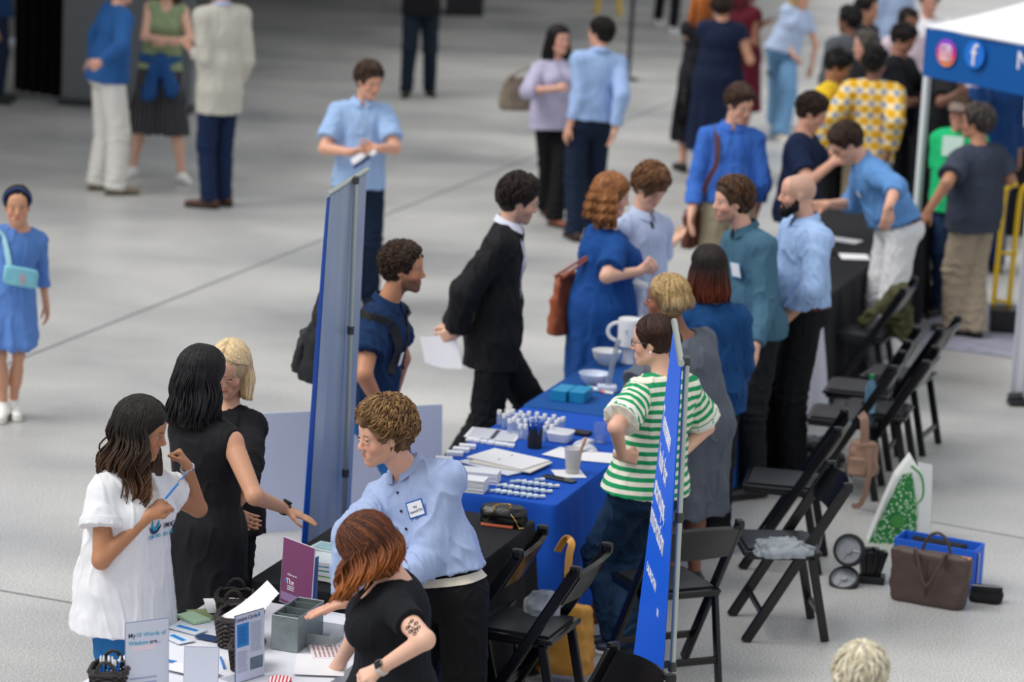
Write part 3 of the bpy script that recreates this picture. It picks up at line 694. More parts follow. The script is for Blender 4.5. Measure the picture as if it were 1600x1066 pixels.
# ------------------------------------------------------------------ the hall
def floor_mat():
    m = bpy.data.materials.new('polished_concrete'); m.use_nodes = True; nt = m.node_tree; L = nt.links; b = nt.nodes['Principled BSDF']
    tc = nt.nodes.new('ShaderNodeTexCoord')
    def noise(s, d, st=(1, 1, 1)):
        mp = nt.nodes.new('ShaderNodeMapping'); mp.inputs['Scale'].default_value = st; L.new(tc.outputs['Object'], mp.inputs[0])
        n = nt.nodes.new('ShaderNodeTexNoise'); n.inputs['Scale'].default_value = s; n.inputs['Detail'].default_value = d; L.new(mp.outputs[0], n.inputs[0]); return n.outputs[0]
    r = nt.nodes.new('ShaderNodeValToRGB'); r.color_ramp.elements[0].position = .3; r.color_ramp.elements[0].color = (*lin('#a7a8a9'), 1); r.color_ramp.elements[1].position = .7; r.color_ramp.elements[1].color = (*lin('#d0cfcb'), 1)
    L.new(noise(.5, 6, (1, 1.6, 1)), r.inputs[0])
    s = nt.nodes.new('ShaderNodeValToRGB'); s.color_ramp.elements[0].position = .36; s.color_ramp.elements[0].color = (.62, .62, .63, 1); s.color_ramp.elements[1].position = .60; s.color_ramp.elements[1].color = (1.12, 1.12, 1.12, 1); L.new(noise(95, 2), s.inputs[0])
    x = nt.nodes.new('ShaderNodeVectorMath'); x.operation = 'MULTIPLY'; L.new(r.outputs[0], x.inputs[0]); L.new(s.outputs[0], x.inputs[1]); L.new(x.outputs[0], b.inputs['Base Color'])
    mr = nt.nodes.new('ShaderNodeMapRange'); mr.inputs[1].default_value = .3; mr.inputs[2].default_value = .7; mr.inputs[3].default_value = .26; mr.inputs[4].default_value = .48; L.new(noise(.8, 4), mr.inputs[0]); L.new(mr.outputs[0], b.inputs['Roughness'])
    bp = nt.nodes.new('ShaderNodeBump'); bp.inputs['Strength'].default_value = .05; bp.inputs['Distance'].default_value = .01; L.new(noise(40, 3), bp.inputs['Height']); L.new(bp.outputs[0], b.inputs['Normal'])
    b.inputs['Specular IOR Level'].default_value = .55
    return m
FM = floor_mat()
gy = np.linspace(6, 62, 29); gx = np.linspace(-22, 22, 23); vs = np.array([(x, y, 0.) for y in gy for x in gx]); n = len(gx)
fl = link('floor', vs, [(i*n+j, i*n+j+1, (i+1)*n+j+1, (i+1)*n+j) for i in range(len(gy)-1) for j in range(n-1)], FM); tagp(fl, kind='structure')
JM = M('joint_sealant', '#6d6f72', .7)
def joint(a, b, w=.012, ex=6):
    A, B = G(*a), G(*b); d = nrm(B-A); q = np.cross(d, [0, 0, 1.])*w; A = A-d*ex; B = B+d*ex; z = V(0, 0, .0015)
    m = MB(); m.add([A+q+z, A-q+z, B-q+z, B+q+z], [(0, 3, 2, 1)]); o = m.link('trim_%d' % (len([x for x in bpy.data.objects if x.name.startswith('trim_')])+1), JM); tagp(o, kind='structure')
joint((30, 562), (820, 250))
joint((0, 923), (115, 943), .008, .3); joint((1462, 817), (1580, 838), .008, .5)
# ------------------------------------------------------------------ the people
STR = ramp_pat('green_white_stripe_knit', 2, 24.0, ('#f0ecdc', '#1f9a62'), .5, attr='u')
C_ = cloth
def hair(style='short', col='#2b1c14', **k): return dict(style=style, col=col, **k)
CKS = M('small_check_shirt', '#a3b5da', .8, bump=.15, bs=200, var=.10, vs=190, spec=.25)
def tr(c, **k): return dict(mat=C_(c), kind='trousers', **k)
def tp(c, **k): return dict(mat=C_(c), **k)
NEARR = .0055
PEOPLE = {}
def P_(key, *a, **k):
    import time; t = time.time(); p = Person(*a, **k); PEOPLE[key] = p
    print('person', key, p.info, 'pel', tuple(round(float(x)) for x in PX(p.P)), 'base', np.round(p.root.location, 2), 'neck', tuple(round(float(x)) for x in PX(p.N)), 'S', [tuple(round(float(x)) for x in PX(p.S[q])) for q in (1, -1)], 'arm', [round(float(np.linalg.norm(p.E[q]-p.S[q])/p.k/.285), 2) for q in (1, -1)], [round(float(np.linalg.norm(p.W[q]-p.E[q])/p.k/.25), 2) for q in (1, -1)], round(time.time()-t, 1)); return p
# front row ---------------------------------------------------------
p = P_('tee', 'woman in a white printed tee and jeans, long dark wavy hair, fist at her mouth', H=1.68, sex='f', head=(222, 672), neck=(200, 738), yaw=55, cyaw=58, hyaw=84, hp=14, res=NEARR, skin='#ad7350', g=1.08, bust=1.15,
   RA=dict(e=(158, 876, '-'), w=(232, 806, '+'), h=(262, 782, 0.02), n=(.3, .6, -.2)), LA=dict(e=(310, 795, '+'), w=(292, 728, '-'), h=(277, 700, 0), n=(-.8, -.1, -.4)), LH='fist', RH='hold',
   hair=hair('long', '#15110f', col2='#2a211c', L=.34, vol=1.5, n=420, wave_=.020, tips='#5a3d28', part=.5, face=1.15, r=.0058, width=.95, brow='#1a120e'),
   top=dict(mat=C_('#e6e7eb'), sl=(.5, .5), hem=.20, boxy=.03, t=.018, neck='scoop', loose=.026, amp=.004, name='white_tee', flare=.02, cuff=C_('#e6e7eb')), bottom=tr('#2a6fae', amp=.003), lip='#8d4f44')
TEE = p
p = P_('bdress', 'woman in a black sleeveless dress, back turned, one arm reaching over the table', H=1.74, sex='f', head=(318, 588), neck=(322, 656), yaw=142, cyaw=146, hyaw=132, hp=8, res=NEARR, skin='#c58c6c', g=1.05,
   RA=dict(e=(398, 776, '-'), w=(446, 795, '+'), h=(480, 810, 0.0), n=(0, 0, -1)), RH='flat', LA=dict(w=(362, 800, .12), r=.9),
   hair=hair('long', '#0f0e10', col2='#232127', L=.25, vol=1.3, n=440, wave_=.009, fringe=.0, r=.0058, width=1.02),
   top=dict(mat=C_('#17171b', rough=.7), sl=0, neck='crew', name='black_dress', t=.012, boxy=.0, dress=dict(z=.52, flare=.03, amp=.3), amp=.003), bottom=None)
BDR = p
p = P_('blonde', 'blonde woman in black behind the woman in the black dress, looking down', H=1.66, sex='f', head=(359, 577), neck=(354, 640), yaw=-25, hyaw=-14, hp=22, res=.006, skin='#dca487',
   RA=dict(e=(330, 745, '+'), w=(352, 788, .0)), LA=dict(e=(392, 722, '-'), w=(383, 775, '-'), h=(370, 797, 0.02)), LH='half',
   hair=hair('long', '#d9b98a', col2='#f2dfb8', L=.16, vol=.7, n=340, wave_=.004, fringe=.008, r=.0052, brow='#a88860'), top=tp('#15151a', sl=1.6, hem=.12, name='black_top'), bottom=tr('#1a1b20'))
p = P_('curly', 'young man with curly brown hair in a pale blue patterned shirt, leaning on the table', H=1.84, sex='m', head=(598, 680), neck=(640, 738, .05), pel=(697, 915, -.02), yaw=-38, cyaw=-34, hyaw=-62, hp=10, res=NEARR, skin='#d99f84', Y=12.3, g=1.0, stance=((.15, -.1), (-.12, .0)),
   RA=dict(e=(548, 838, '-'), w=(541, 940, '+'), h=(512, 950, .0), n=(0, 0, -1)), RH='flat', LA=dict(e=(668, 872, '-'), w=(612, 925, '-'), h=(590, 950, 0)), LH='half',
   hair=hair('short', '#5d4229', col2='#a98455', vol=2.0, curl=1.25, n=800, r=.0045, lift=.004, side=98, back=120, brow='#6b4c33'), stub=.18, beard='#8a6040',
   top=dict(mat=CKS, sl=1.9, hem=-.06, boxy=.022, t=.016, neck='shirt', collar=CKS, amp=.006, loose=.012, name='dress_shirt', cuff=CKS), bottom=tr('#101113', belt=C_('#e2dac8'), hiw=.062, w=.012), shoes='#111111')
CUR = p
p = P_('tattoo', 'woman bending over the table in a black short sleeved dress, tattoo on her upper arm', H=1.66, sex='f', head=(578, 856), neck=(618, 905, .0), pel=(612, 1080, .0), Y=11.45, yaw=-88, cyaw=-88, hyaw=-104, hp=52, hr=8, res=NEARR, skin='#e3b096', g=1.15, bust=1.25,
   LA=dict(e=(664, 1000, '-'), w=(592, 1046, '+'), h=(556, 1062, 0), n=(.2, .5, -.5)), RA=dict(e=(560, 985, .2), w=(528, 1040, .12)), RH='half', LH='half',
   hair=hair('long', '#3a1f16', col2='#7d4526', L=.15, vol=1.8, n=440, wave_=.018, r=.0058, fringe=.0, tips='#a8622e', part=.4, width=1.0, face=.55),
   top=dict(mat=C_('#14161c'), sl=.55, neck='square', name='black_dress', t=.012, boxy=.004, dress=dict(z=.5, flare=.02, amp=.4), loose=.004, slt=.004, amp=.002), bottom=None)
TAT = p
p = P_('striped', 'woman in a green and white striped knit top, glasses, hands on her hips', H=1.68, sex='f', head=(1020, 534), neck=(1040, 590), ankles=((962, 992), (985, 1006)), pel=(1008, 758), yaw=-140, cyaw=-140, hyaw=-104, hp=6, res=NEARR, skin='#e0aa90', g=1.12, bust=1.0, fyaw=(-95, -110),
   LA=dict(e=(962, 668, '-'), w=(972, 712, '+'), h=(996, 716, .0), n=(0, .6, 0)), RA=dict(e=(1104, 668, '+'), w=(1062, 712, '-'), h=(1040, 722, 0)), LH='fist', RH='fist',
   hair=hair('bun', '#231310', col2='#4a2a1e', vol=.9, n=340, r=.0065, bunr=.038, part=.3),
   top=dict(mat=STR, sl=.80, hem=.02, boxy=.016, t=.017, neck='crew', name='striped_top', loose=.026, amp=.004, stripe=True, cuff=C_('#eef0ea')), bottom=tr('#18324e', w=.012), shoes=dict(col='#2a3448', sole='#e8e8e6'))
STP = p
p = P_('suit', 'dark haired man in a black suit, hands behind his back holding papers', H=1.84, sex='m', head=(812, 314), neck=(790, 355), yaw=97, cyaw=84, hyaw=92, hp=16, res=.006, skin='#d9a68c', Y=17.47, stance=((.1, .27), (-.1, -.27)), pel=(772, 520),
   RA=dict(e=(722, 462, '-'), w=(712, 520, '+'), h=(690, 528, 0)), LA=dict(e=(735, 450, .35), w=(706, 508, .25), h=(690, 520, .2)), LH='half', RH='half',
   hair=hair('short', '#17100e', col2='#33241c', vol=1.6, n=440, r=.0052, lift=.012, sweep=.15), beard='#1e1512', stub=.35,
   top=dict(mat=C_('#15161a', rough=.75), sl=1.93, hem=.19, boxy=.02, t=.022, neck='v', name='suit_jacket', openf=.06, loose=.012, amp=.005, under=dict(mat=C_('#cdd3ea'), sl=0, hem=-.02, t=.013, boxy=.012, neck='shirt', collar=C_('#dfe3f4'), name='dress_shirt')), bottom=tr('#131418', w=.022), shoes='#0d0d0d')
SUI = p
p = P_('backpacker', 'bearded man in a navy shirt and jeans leaning forward, black backpack on', H=1.8, sex='m', head=(632, 420), neck=(600, 478), pel=(572, 628), Y=16.0, yaw=95, cyaw=78, hyaw=82, hp=2, res=.006, skin='#b97c5a', g=1.06,
   RA=dict(e=(568, 585, '-'), w=(596, 640, '+'), h=(612, 652, 0)), LA=dict(e=(628, 560, '+'), w=(612, 625, 0)), stub=.7, beard='#3a261c',
   hair=hair('short', '#241712', col2='#46301f', vol=1.2, curl=.8, n=500, r=.0062, side=92), top=tp('#0f2c52', sl=.62, hem=.06, neck='shirt', collar=C_('#0f2c52'), t=.018, boxy=.02, loose=.014, name='navy_shirt', amp=.006), bottom=tr('#2264a5', w=.008), shoes='#333333')
BPK = p
p = P_('reddress', 'woman with long curly red hair in a blue dress', H=1.74, sex='f', head=(957, 306), neck=(948, 362), yaw=112, hyaw=100, hp=12, res=.0065, skin='#e2ac93', g=1.25, bust=1.2, hips=1.1,
   RA=dict(e=(948, 432, '-'), w=(1000, 424, '+'), h=(1016, 412, 0)), LA=dict(e=(985, 405, '+'), w=(1006, 416, '-')), RH='half', LH='half',
   hair=hair('long', '#7a4526', col2='#b9814d', L=.20, vol=1.5, curl=1.0, n=500, r=.0065, fringe=.0), top=tp('#14478c', sl=.80, neck='crew', name='blue_dress', dress=dict(z=.25, flare=.04), loose=.014, boxy=.006, amp=.005))
RED = p
p = P_('boy', 'young man with tousled brown hair in an open pale shirt, looking down', H=1.72, sex='m', head=(1016, 294), neck=(1003, 338), yaw=40, hyaw=42, hp=30, res=.0065, skin='#dba488',
   LA=dict(e=(1035, 395, '+'), w=(1050, 380, .1)), RA=dict(w=(1010, 440, 0), r=.85), hair=hair('short', '#553622', col2='#8a6241', vol=2.0, n=440, r=.0058, lift=.012, side=98, curl=.3, fringe=.012),
   top=tp('#b4c2e0', sl=1.2, hem=.12, neck='v', name='open_shirt', opend=0, openf=.03, t=.018, boxy=.02, collar=C_('#b4c2e0'), under=dict(mat=C_('#1a1b22'), sl=0, hem=.02, t=.010, name='dark_tee')), bottom=tr('#25314a'))
p = P_('dreads', 'woman with blonde locs in a grey top, standing behind the striped top', H=1.66, sex='f', head=(1040, 468), neck=(1065, 528), yaw=-138, cyaw=-138, hyaw=-98, hp=2, res=.006, skin='#7e4f39', g=1.2, bust=1.1, ankles=((1050, 905), (1085, 895)),
   LA=dict(e=(985, 610, '-'), w=(1000, 660, 0)), RA=dict(e=(1100, 615, '-'), w=(1070, 665, '-')),
   hair=hair('long', '#7b5a35', col2='#e0c188', L=.075, vol=1.0, n=340, r=.010, wave_=.002, brow='#3a2618', seed=8, tips='#8d7960'), top=tp('#5c626e', sl=.85, neck='scoop', name='grey_dress', dress=dict(z=.42, flare=.05), loose=.02, boxy=.02, amp=.005), bottom=None, lip='#7a4338')
p = P_('blouse', 'woman with dark hair fading to auburn in a blue blouse, back turned', H=1.68, sex='f', head=(1106, 420), neck=(1115, 478), yaw=-172, hyaw=-160, hp=4, res=.0065, skin='#c99878', Y=None,
   LA=dict(e=(1078, 560, '+'), w=(1085, 610, .2)), RA=dict(e=(1160, 570, '+'), w=(1140, 620, .2)),
   hair=hair('long', '#120d0e', col2='#2a1a18', L=.20, vol=1.1, n=420, r=.0058, wave_=.003, tips='#6a2f1c'), top=tp('#14457a', sl=1.5, hem=.14, boxy=.025, t=.018, neck='crew', name='blue_blouse', loose=.01, amp=.006), bottom=tr('#15161b', w=.015), shoes='#1a1512')
p = P_('teal', 'smiling bearded man in a teal henley with a name tag', H=1.84, sex='m', head=(1143, 315), neck=(1168, 362), yaw=-68, cyaw=-64, hyaw=-72, hp=2, res=.0065, skin='#e0a78c', foot=(1165, 770), stub=.45, beard='#6b4732',
   LA=dict(e=(1196, 478, '-'), w=(1180, 540, '-')), RA=dict(e=(1120, 470, '+'), w=(1130, 530, 0)), hair=hair('short', '#3c271a', col2='#6a4a30', vol=1.4, n=420, r=.0052, lift=.006, sweep=.2, side=94),
   top=tp('#44697f', sl=1.95, hem=.08, neck='shirt', collar=C_('#3a5f75'), t=.014, boxy=.016, name='teal_henley'), bottom=tr('#17191e', w=.01))
TEA = p
p = P_('bald', 'bald bearded man in a pale blue shirt and dark trousers', H=1.86, sex='m', head=(1246, 304), neck=(1262, 348), yaw=-72, cyaw=-72, hyaw=-86, hp=2, res=.0065, skin='#d9a088', Y=18.08, pel=(1246, 480), g=1.12, belly=.8,
   LA=dict(e=(1268, 455, '-'), w=(1226, 500, '+')), RA=dict(e=(1210, 440, .3), w=(1205, 500, .2)), LH='half', hair=dict(style='bald', col='#4a2f20', scalp='#b89684'), stub=.35, beard='#4a2f22',
   top=tp('#9fbce6', sl=1.9, hem=-.03, boxy=.03, t=.016, neck='shirt', collar=C_('#9fbce6'), name='dress_shirt', amp=.006), bottom=tr('#101216', belt=C_('#5a2a20'), w=.02), shoes='#3a2018')
p.beardo(lin('#2f1c14'), .012)
# left side ----------------------------------------------------------
p = P_('girl', 'young girl in a blue dress with a navy headband and turquoise waist bag', H=1.41, sex='m', head=(27, 323), neck=(33, 358), yaw=12, hyaw=10, hp=0, res=.0055, skin='#c98f6f', g=.74, ankles=((20, 632), (6, 636)), hs=1.04,
   LA=dict(e=(64, 418, '+'), w=(72, 475, '-')), RA=dict(e=(-8, 420, 0), w=(-12, 470, 0)), hair=hair('bun', '#17110f', col2='#2a201b', vol=.5, n=160, bunr=.03, part=.3), lip='#c4605a',
   top=dict(mat=C_('#5c85c8'), sl=1.55, neck='crew', name='blue_dress', dress=dict(z=.46, flare=.05), t=.010, boxy=.0, slt=.008), shoes=dict(col='#f0efe9', sole='#e9e7df', hi=.02))
GIR = p
p = P_('sweater', 'man in a blue sweater and off-white trousers, hands clasped behind his back', H=1.86, sex='m', head=(192, -18), yaw=118, hyaw=80, hp=10, res=.0085, skin='#d99f86', ankles=((152, 283), (180, 291)), g=1.08,
   RA=dict(e=(190, 72, '-'), w=(158, 96, 0), h=(144, 106, 0)), LA=dict(e=(150, 55, '+'), w=(146, 92, 0), h=(138, 108, 0)), RH='half', LH='half', hair=hair('short', '#3a2a20'), top=tp('#2c5f9e', sl=1.95, hem=.06, boxy=.03, t=.018, name='blue_sweater'), bottom=tr('#e2e0da', w=.025), shoes=dict(col='#8d7f6c', sole='#5a4e40'))
p = P_('greentop', 'woman in an olive tank top and dark print skirt, arms folded', H=1.78, sex='f', head=(262, -24), yaw=5, hyaw=-15, hp=8, res=.0085, skin='#d9a78e', ankles=((284, 272), (208, 262)), fyaw=(30, -10), pel=(250, 108),
   RA=dict(e=(226, 58, '-'), w=(262, 62, '-')), LA=dict(e=(298, 62, '-'), w=(258, 66, '-')), RH='half', LH='half', hair=hair('long', '#4a3325', L=.2), top=tp('#8f9f78', sl=0, hem=.0, neck='scoop', name='tank_top'), bottom=dict(mat=ramp_pat('dark_print_skirt', 0, 24, ('#1b1b1f', '#6d6a70'), .72), kind='skirt', z=.42, flare=.09), shoes=dict(col='#eeeeec', sole='#dddddd'))
p = P_('blazer', 'man in a cream blazer and navy trousers, brown shoes', H=1.86, sex='m', head=(345, -18), yaw=-140, cyaw=-150, hyaw=-120, hp=0, res=.0085, skin='#d99f86', ankles=((326, 312), (350, 308)), g=.98, fyaw=(-100, -120),
   LA=dict(e=(322, 96, '-'), w=(304, 82, '+'), h=(298, 76, 0)), RA=dict(e=(385, 95, 0), w=(372, 130, .1)), hair=hair('short', '#6a5a4e'), beard='#8a6a50', stub=.5, top=tp('#c9c6bb', sl=1.92, hem=.22, boxy=.035, t=.026, name='cream_blazer', openf=.03, neck='v', under=dict(mat=C_('#b9c0e0'), sl=0, hem=0, t=.013, neck='shirt', collar=C_('#b9c0e0'), name='dress_shirt')), bottom=tr('#17294a', w=.006), shoes=dict(col='#54301e'))
p = P_('jeansman', 'person in dark jeans and black jacket standing at the back edge of the hall', H=1.8, sex='m', head=(668, -175), yaw=5, res=.0095, ankles=((671, 138), (635, 140)), hair=hair('short', '#2a1c14'), top=tp('#101116', sl=1.9, hem=.12, boxy=.03), bottom=tr('#14202e', w=.01), shoes='#101010', g=1.1)
p = P_('polo', 'young man in a light blue polo shirt holding a leaflet, standing alone', H=1.8, sex='m', head=(577, 127), neck=(566, 162), yaw=6, hyaw=34, hp=14, res=.0065, skin='#d99c80', g=.97,
   RA=dict(e=(507, 232, '-'), w=(548, 238, '-'), h=(566, 236, 0)), LA=dict(e=(617, 232, '-'), w=(588, 232, '-'), h=(570, 232, 0)), RH='half', LH='half', hair=hair('short', '#33231a', col2='#55402f', vol=1.3, n=340, r=.0052, lift=.006, side=94),
   top=tp('#9fbde6', sl=.72, hem=.10, neck='shirt', collar=C_('#9fbde6'), t=.014, boxy=.022, loose=.010, name='polo_shirt', amp=.005), bottom=tr('#14243c', w=.01), shoes='#222222')
PLO = p
p = P_('lavender', 'laughing woman with long dark hair in a lavender shirt and black trousers', H=1.67, sex='f', head=(874, 63), neck=(865, 96), yaw=32, hyaw=30, hp=-4, res=.0075, skin='#d79b84', ankles=((866, 340), (853, 322)), g=1.15, bust=1.2,
   RA=dict(e=(826, 142, '-'), w=(868, 138, '-'), h=(888, 130, 0)), LA=dict(e=(905, 135, '+'), w=(892, 128, '-')), RH='half', LH='half', hair=hair('long', '#17110f', L=.22, vol=1.2, n=160), top=tp('#b7b2cc', sl=1.25, hem=.13, boxy=.025, t=.018, neck='v', name='lavender_shirt', loose=.014), bottom=tr('#101114', w=.02), shoes='#8a4a30')
LAV = p
p = P_('bluebutton', 'man in a light blue dress shirt and navy trousers, back turned', H=1.78, sex='m', head=(938, 52), neck=(938, 84), yaw=-168, hyaw=-125, hp=0, res=.0075, skin='#d59a80', ankles=((898, 362), (925, 352)), g=.98,
   LA=dict(e=(908, 152, '-'), w=(890, 196, '+')), RA=dict(e=(972, 148, '-'), w=(962, 200, 0)), hair=hair('short', '#1a1413'), top=tp('#a0bce8', sl=1.95, hem=-.02, boxy=.03, t=.018, neck='shirt', collar=C_('#a0bce8'), name='dress_shirt'), bottom=tr('#132138', w=.015), shoes='#4a2c20')
# centre back ---------------------------------------------------------
p = P_('satchel', 'man in a bright blue shirt and khakis with a brown leather satchel', H=1.84, sex='m', head=(1156, 164), neck=(1143, 200), yaw=6, hyaw=32, hp=20, res=.007, skin='#dba186', g=.97,
   RA=dict(e=(1088, 288, '-'), w=(1080, 335, '-')), LA=dict(e=(1192, 285, '-'), w=(1182, 325, '+')), hair=hair('short', '#33221b', col2='#523a2c', vol=1.2, n=340, lift=.004, side=94),
   top=tp('#3c6dc4', sl=1.93, hem=-.0, neck='shirt', collar=C_('#3c6dc4'), t=.013, boxy=.024, name='blue_shirt', amp=.005), bottom=tr('#b3a88d', w=.02), shoes='#3a2a20')
SAT = p
p = P_('walker', 'person in black trousers and white sneakers walking away at the top of the frame', H=1.75, sex='m', head=(1062, -235), yaw=150, res=.0095, ankles=((1028, 30), (1052, 42)), hair=hair('short'), top=tp('#22242a', sl=1.9), bottom=tr('#111216', w=.005), shoes=dict(col='#e8e8ea', sole='#dddddd'))
p = P_('orangehair', 'woman with long orange hair carrying a black bag and hat', H=1.7, sex='f', head=(1096, 8), yaw=-165, hyaw=170, res=.0085, skin='#d59c80', g=.95, LA=dict(e=(1080, 75, 0), w=(1075, 125, '-')), RA=dict(e=(1110, 70, '-'), w=(1100, 115, .1)), hair=hair('long', '#a85a26', col2='#d08040', L=.24, vol=1.0, n=160), top=tp('#23222a', sl=.2, hem=.1, name='patterned_top'), bottom=dict(mat=C_('#141418'), kind='skirt', z=.3), shoes='#111111')
ORA = p
p = P_('navydress', 'woman in a navy dress with dark hair, back turned', H=1.77, sex='f', head=(1130, 8), yaw=175, hyaw=150, res=.0085, skin='#c98f70', g=1.25, LA=dict(e=(1105, 82, 0), w=(1118, 110, .1)), RA=dict(e=(1172, 95, '-'), w=(1160, 60, .2)), hair=hair('long', '#2a1a14', L=.06), top=tp('#14203c', sl=.3, name='navy_dress', dress=dict(z=.3, flare=.05), boxy=.02))
p = P_('maroon', 'woman with long maroon braids in a dark red dress, one hand raised', H=1.60, sex='f', head=(1168, -12), yaw=140, hyaw=100, res=.0085, skin='#8d5a40', g=1.1, RA=dict(e=(1178, 90, '-'), w=(1160, 60, '-')), LA=dict(e=(1185, 55, '+'), w=(1192, 38, 0)), hair=hair('long', '#4e1c24', col2='#7a2e38', L=.26, n=160), top=tp('#5a1424', sl=.2, name='red_dress', dress=dict(z=.3, flare=.03)))
p = P_('jeanswoman', 'blonde woman in a pale blue tee and light jeans, hand in her pocket', H=1.56, sex='f', head=(1252, -6), yaw=25, hyaw=40, res=.0075, skin='#dba186', ankles=((1218, 208), (1212, 185)), g=.95, RA=dict(e=(1222, 62, '-'), w=(1240, 86, '-')), LA=dict(e=(1275, 70, '+'), w=(1268, 105, 0)), hair=hair('long', '#c9a670', col2='#e8d3a0', L=.16, n=140), top=tp('#b5c8e6', sl=.55, hem=.02, boxy=.02, t=.014, name='pale_tee'), bottom=tr('#6f9cc4', w=.035), shoes=dict(col='#e9ddd0', sole='#ffffff'))
p = P_('navypolo', 'man with short brown hair in a navy polo reading something in his hands', H=1.8, sex='m', head=(1270, 176), neck=(1254, 212), yaw=70, hyaw=75, hp=24, res=.0075, skin='#d79a80', RA=dict(e=(1262, 285, '-'), w=(1300, 255, '+'), h=(1318, 240, 0)), LA=dict(e=(1290, 260, '+'), w=(1310, 225, 0)), RH='half', hair=hair('short', '#2f1f17', vol=1.3), top=tp('#11203f', sl=.7, hem=.1, boxy=.02, t=.018, neck='shirt', name='navy_polo'), bottom=tr('#1d4a86'))
p = P_('leaner', 'man in a denim blue shirt and white trousers bending over the black table', H=1.84, sex='m', head=(1322, 224), neck=(1352, 256), pel=(1402, 352), Y=20.95, yaw=-72, cyaw=-78, hyaw=-78, hp=42, res=.007, skin='#dba186', g=1.05,
   LA=dict(e=(1400, 292, '-'), w=(1388, 325, '-'), h=(1385, 345, 0)), RA=dict(e=(1335, 318, '+'), w=(1292, 320, '-'), h=(1275, 322, 0)), hair=hair('short', '#2c1d15', col2='#4a3426', vol=1.3, n=340), top=tp('#5f8fc8', sl=1.35, hem=-.03, boxy=.03, t=.018, neck='shirt', collar=C_('#5f8fc8'), name='denim_shirt', amp=.006, cuff=C_('#5f8fc8')), bottom=tr('#dcdde0', belt=C_('#3a2018'), w=.02))
LEA = p
p = P_('greyshirt', 'man with grey curly hair in a charcoal short sleeved shirt and khaki trousers', H=1.70, sex='m', head=(1525, 192), neck=(1530, 232), yaw=-135, cyaw=-150, hyaw=-110, res=.007, skin='#b97f62', ankles=((1492, 508), (1522, 512)), g=1.12, belly=.5,
   LA=dict(e=(1480, 285, '-'), w=(1452, 328, '+')), RA=dict(e=(1578, 280, 0), w=(1562, 250, .25)), hair=hair('short', '#2f2a28', col2='#6a625c', vol=1.6, curl=.9, n=440), top=tp('#3d4454', sl=.75, hem=.14, boxy=.04, t=.022, loose=.02, name='charcoal_shirt'), bottom=tr('#a89a86', w=.03), shoes='#3a3a34')
GRS = p
p = P_('green', 'man in a bright green tee, cap and sunglasses', H=1.66, sex='m', head=(1500, 178), yaw=-30, hyaw=-20, res=.0085, skin='#d0937a', ankles=((1492, 470), (1470, 478)), g=1.05, LA=dict(w=(1500, 310, 0), r=.9), RA=dict(e=(1470, 285, '-'), w=(1465, 320, 0)), hair=hair('short', '#5a4636'), top=tp('#19b872', sl=.7, hem=.14, boxy=.03, t=.018, loose=.015, name='green_tee'), bottom=tr('#1a3050', w=.01))
GRN = p
# crowd at the upper right ------------------------------------------------
def crowd(key, label, head, yaw, hyaw, skin, hcol, top, bot='#16181d', sex='m', H=1.76, arms=None, sl=1.9, mat=None, hp=5, style='short', foot=None, tn='shirt', g=1.05, **k):
    a = arms or {}
    return P_(key, label, H=H, sex=sex, head=head, yaw=yaw, hyaw=hyaw, hp=hp, res=.0095, skin=skin, g=g, hair=hair(style, hcol, n=120), top=dict(mat=mat or C_(top), sl=sl, hem=.1, boxy=.03, t=.02, name=tn, neck='shirt', loose=.01), bottom=tr(bot, w=.012), foot=foot, LA=a.get('L'), RA=a.get('R'), **k)
crowd('plaid', 'man in a yellow and blue plaid shirt, back turned', (1368, 98), 170, 150, '#7a5040', '#120f10', '', bot='#8a7f6a', mat=plaid_mat(), H=1.84, g=1.0, arms=dict(L=dict(e=(1298, 185, '-'), w=(1288, 232, .1)), R=dict(e=(1398, 190, '-'), w=(1390, 235, .1))), tn='plaid_shirt')
crowd('yellow', 'man with black hair in a yellow tee, looking down', (1310, 104), 60, 75, '#9a6a50', '#0f0d0e', '#e3bd2a', sl=.7, hp=30, arms=dict(R=dict(e=(1275, 175, '-'), w=(1300, 200, 0))), tn='yellow_tee')
crowd('greyjacket', 'dark haired man in a grey jacket facing away', (1326, 32), -150, -120, '#6d4838', '#0e0c0d', '#55585f', H=1.76, tn='grey_jacket')
crowd('youngman', 'young man with dark curly hair in a black top at the back', (1356, 15), 60, 60, '#c08a6c', '#15100f', '#26282e', H=1.78, tn='black_top')
crowd('greyhair', 'grey haired man in a black jacket beside the plaid shirt', (1352, 72), -70, -80, '#d59a84', '#5a564f', '#14161b', H=1.69, tn='black_jacket')
crowd('darkpolo', 'man with short black hair in a dark shirt looking down at the far table', (1412, 62), 60, 55, '#a5705a', '#171213', '#17191f', hp=30, H=1.84, sl=.8, arms=dict(R=dict(e=(1412, 160, '-'), w=(1440, 160, '+')), L=dict(e=(1440, 150, 0), w=(1455, 165, 0))), tn='dark_shirt')
crowd('pink', 'person with brown hair and glasses in a pale pink shirt', (1420, 36), 20, 15, '#8f5d45', '#241612', '#d8c4ce', bot='#18244a', H=1.7, sl=.7, tn='pink_shirt')
crowd('white', 'man in a white shirt at the back beside the canopy', (1452, 4), -10, 0, '#d59a84', '#3a2a20', '#e4e4ec', bot='#1a1d24', H=1.84, g=1.15, tn='white_shirt')
crowd('suitblue', 'man in a blue suit under the canopy', (1560, 96), -150, -140, '#d09078', '#3a2a20', '#1d467e', bot='#142f5c', H=1.85, g=1.0, arms=dict(L=dict(e=(1530, 165, '-'), w=(1526, 132, 0)), R=dict(e=(1585, 185, 0), w=(1590, 235, 0))), tn='suit_jacket')
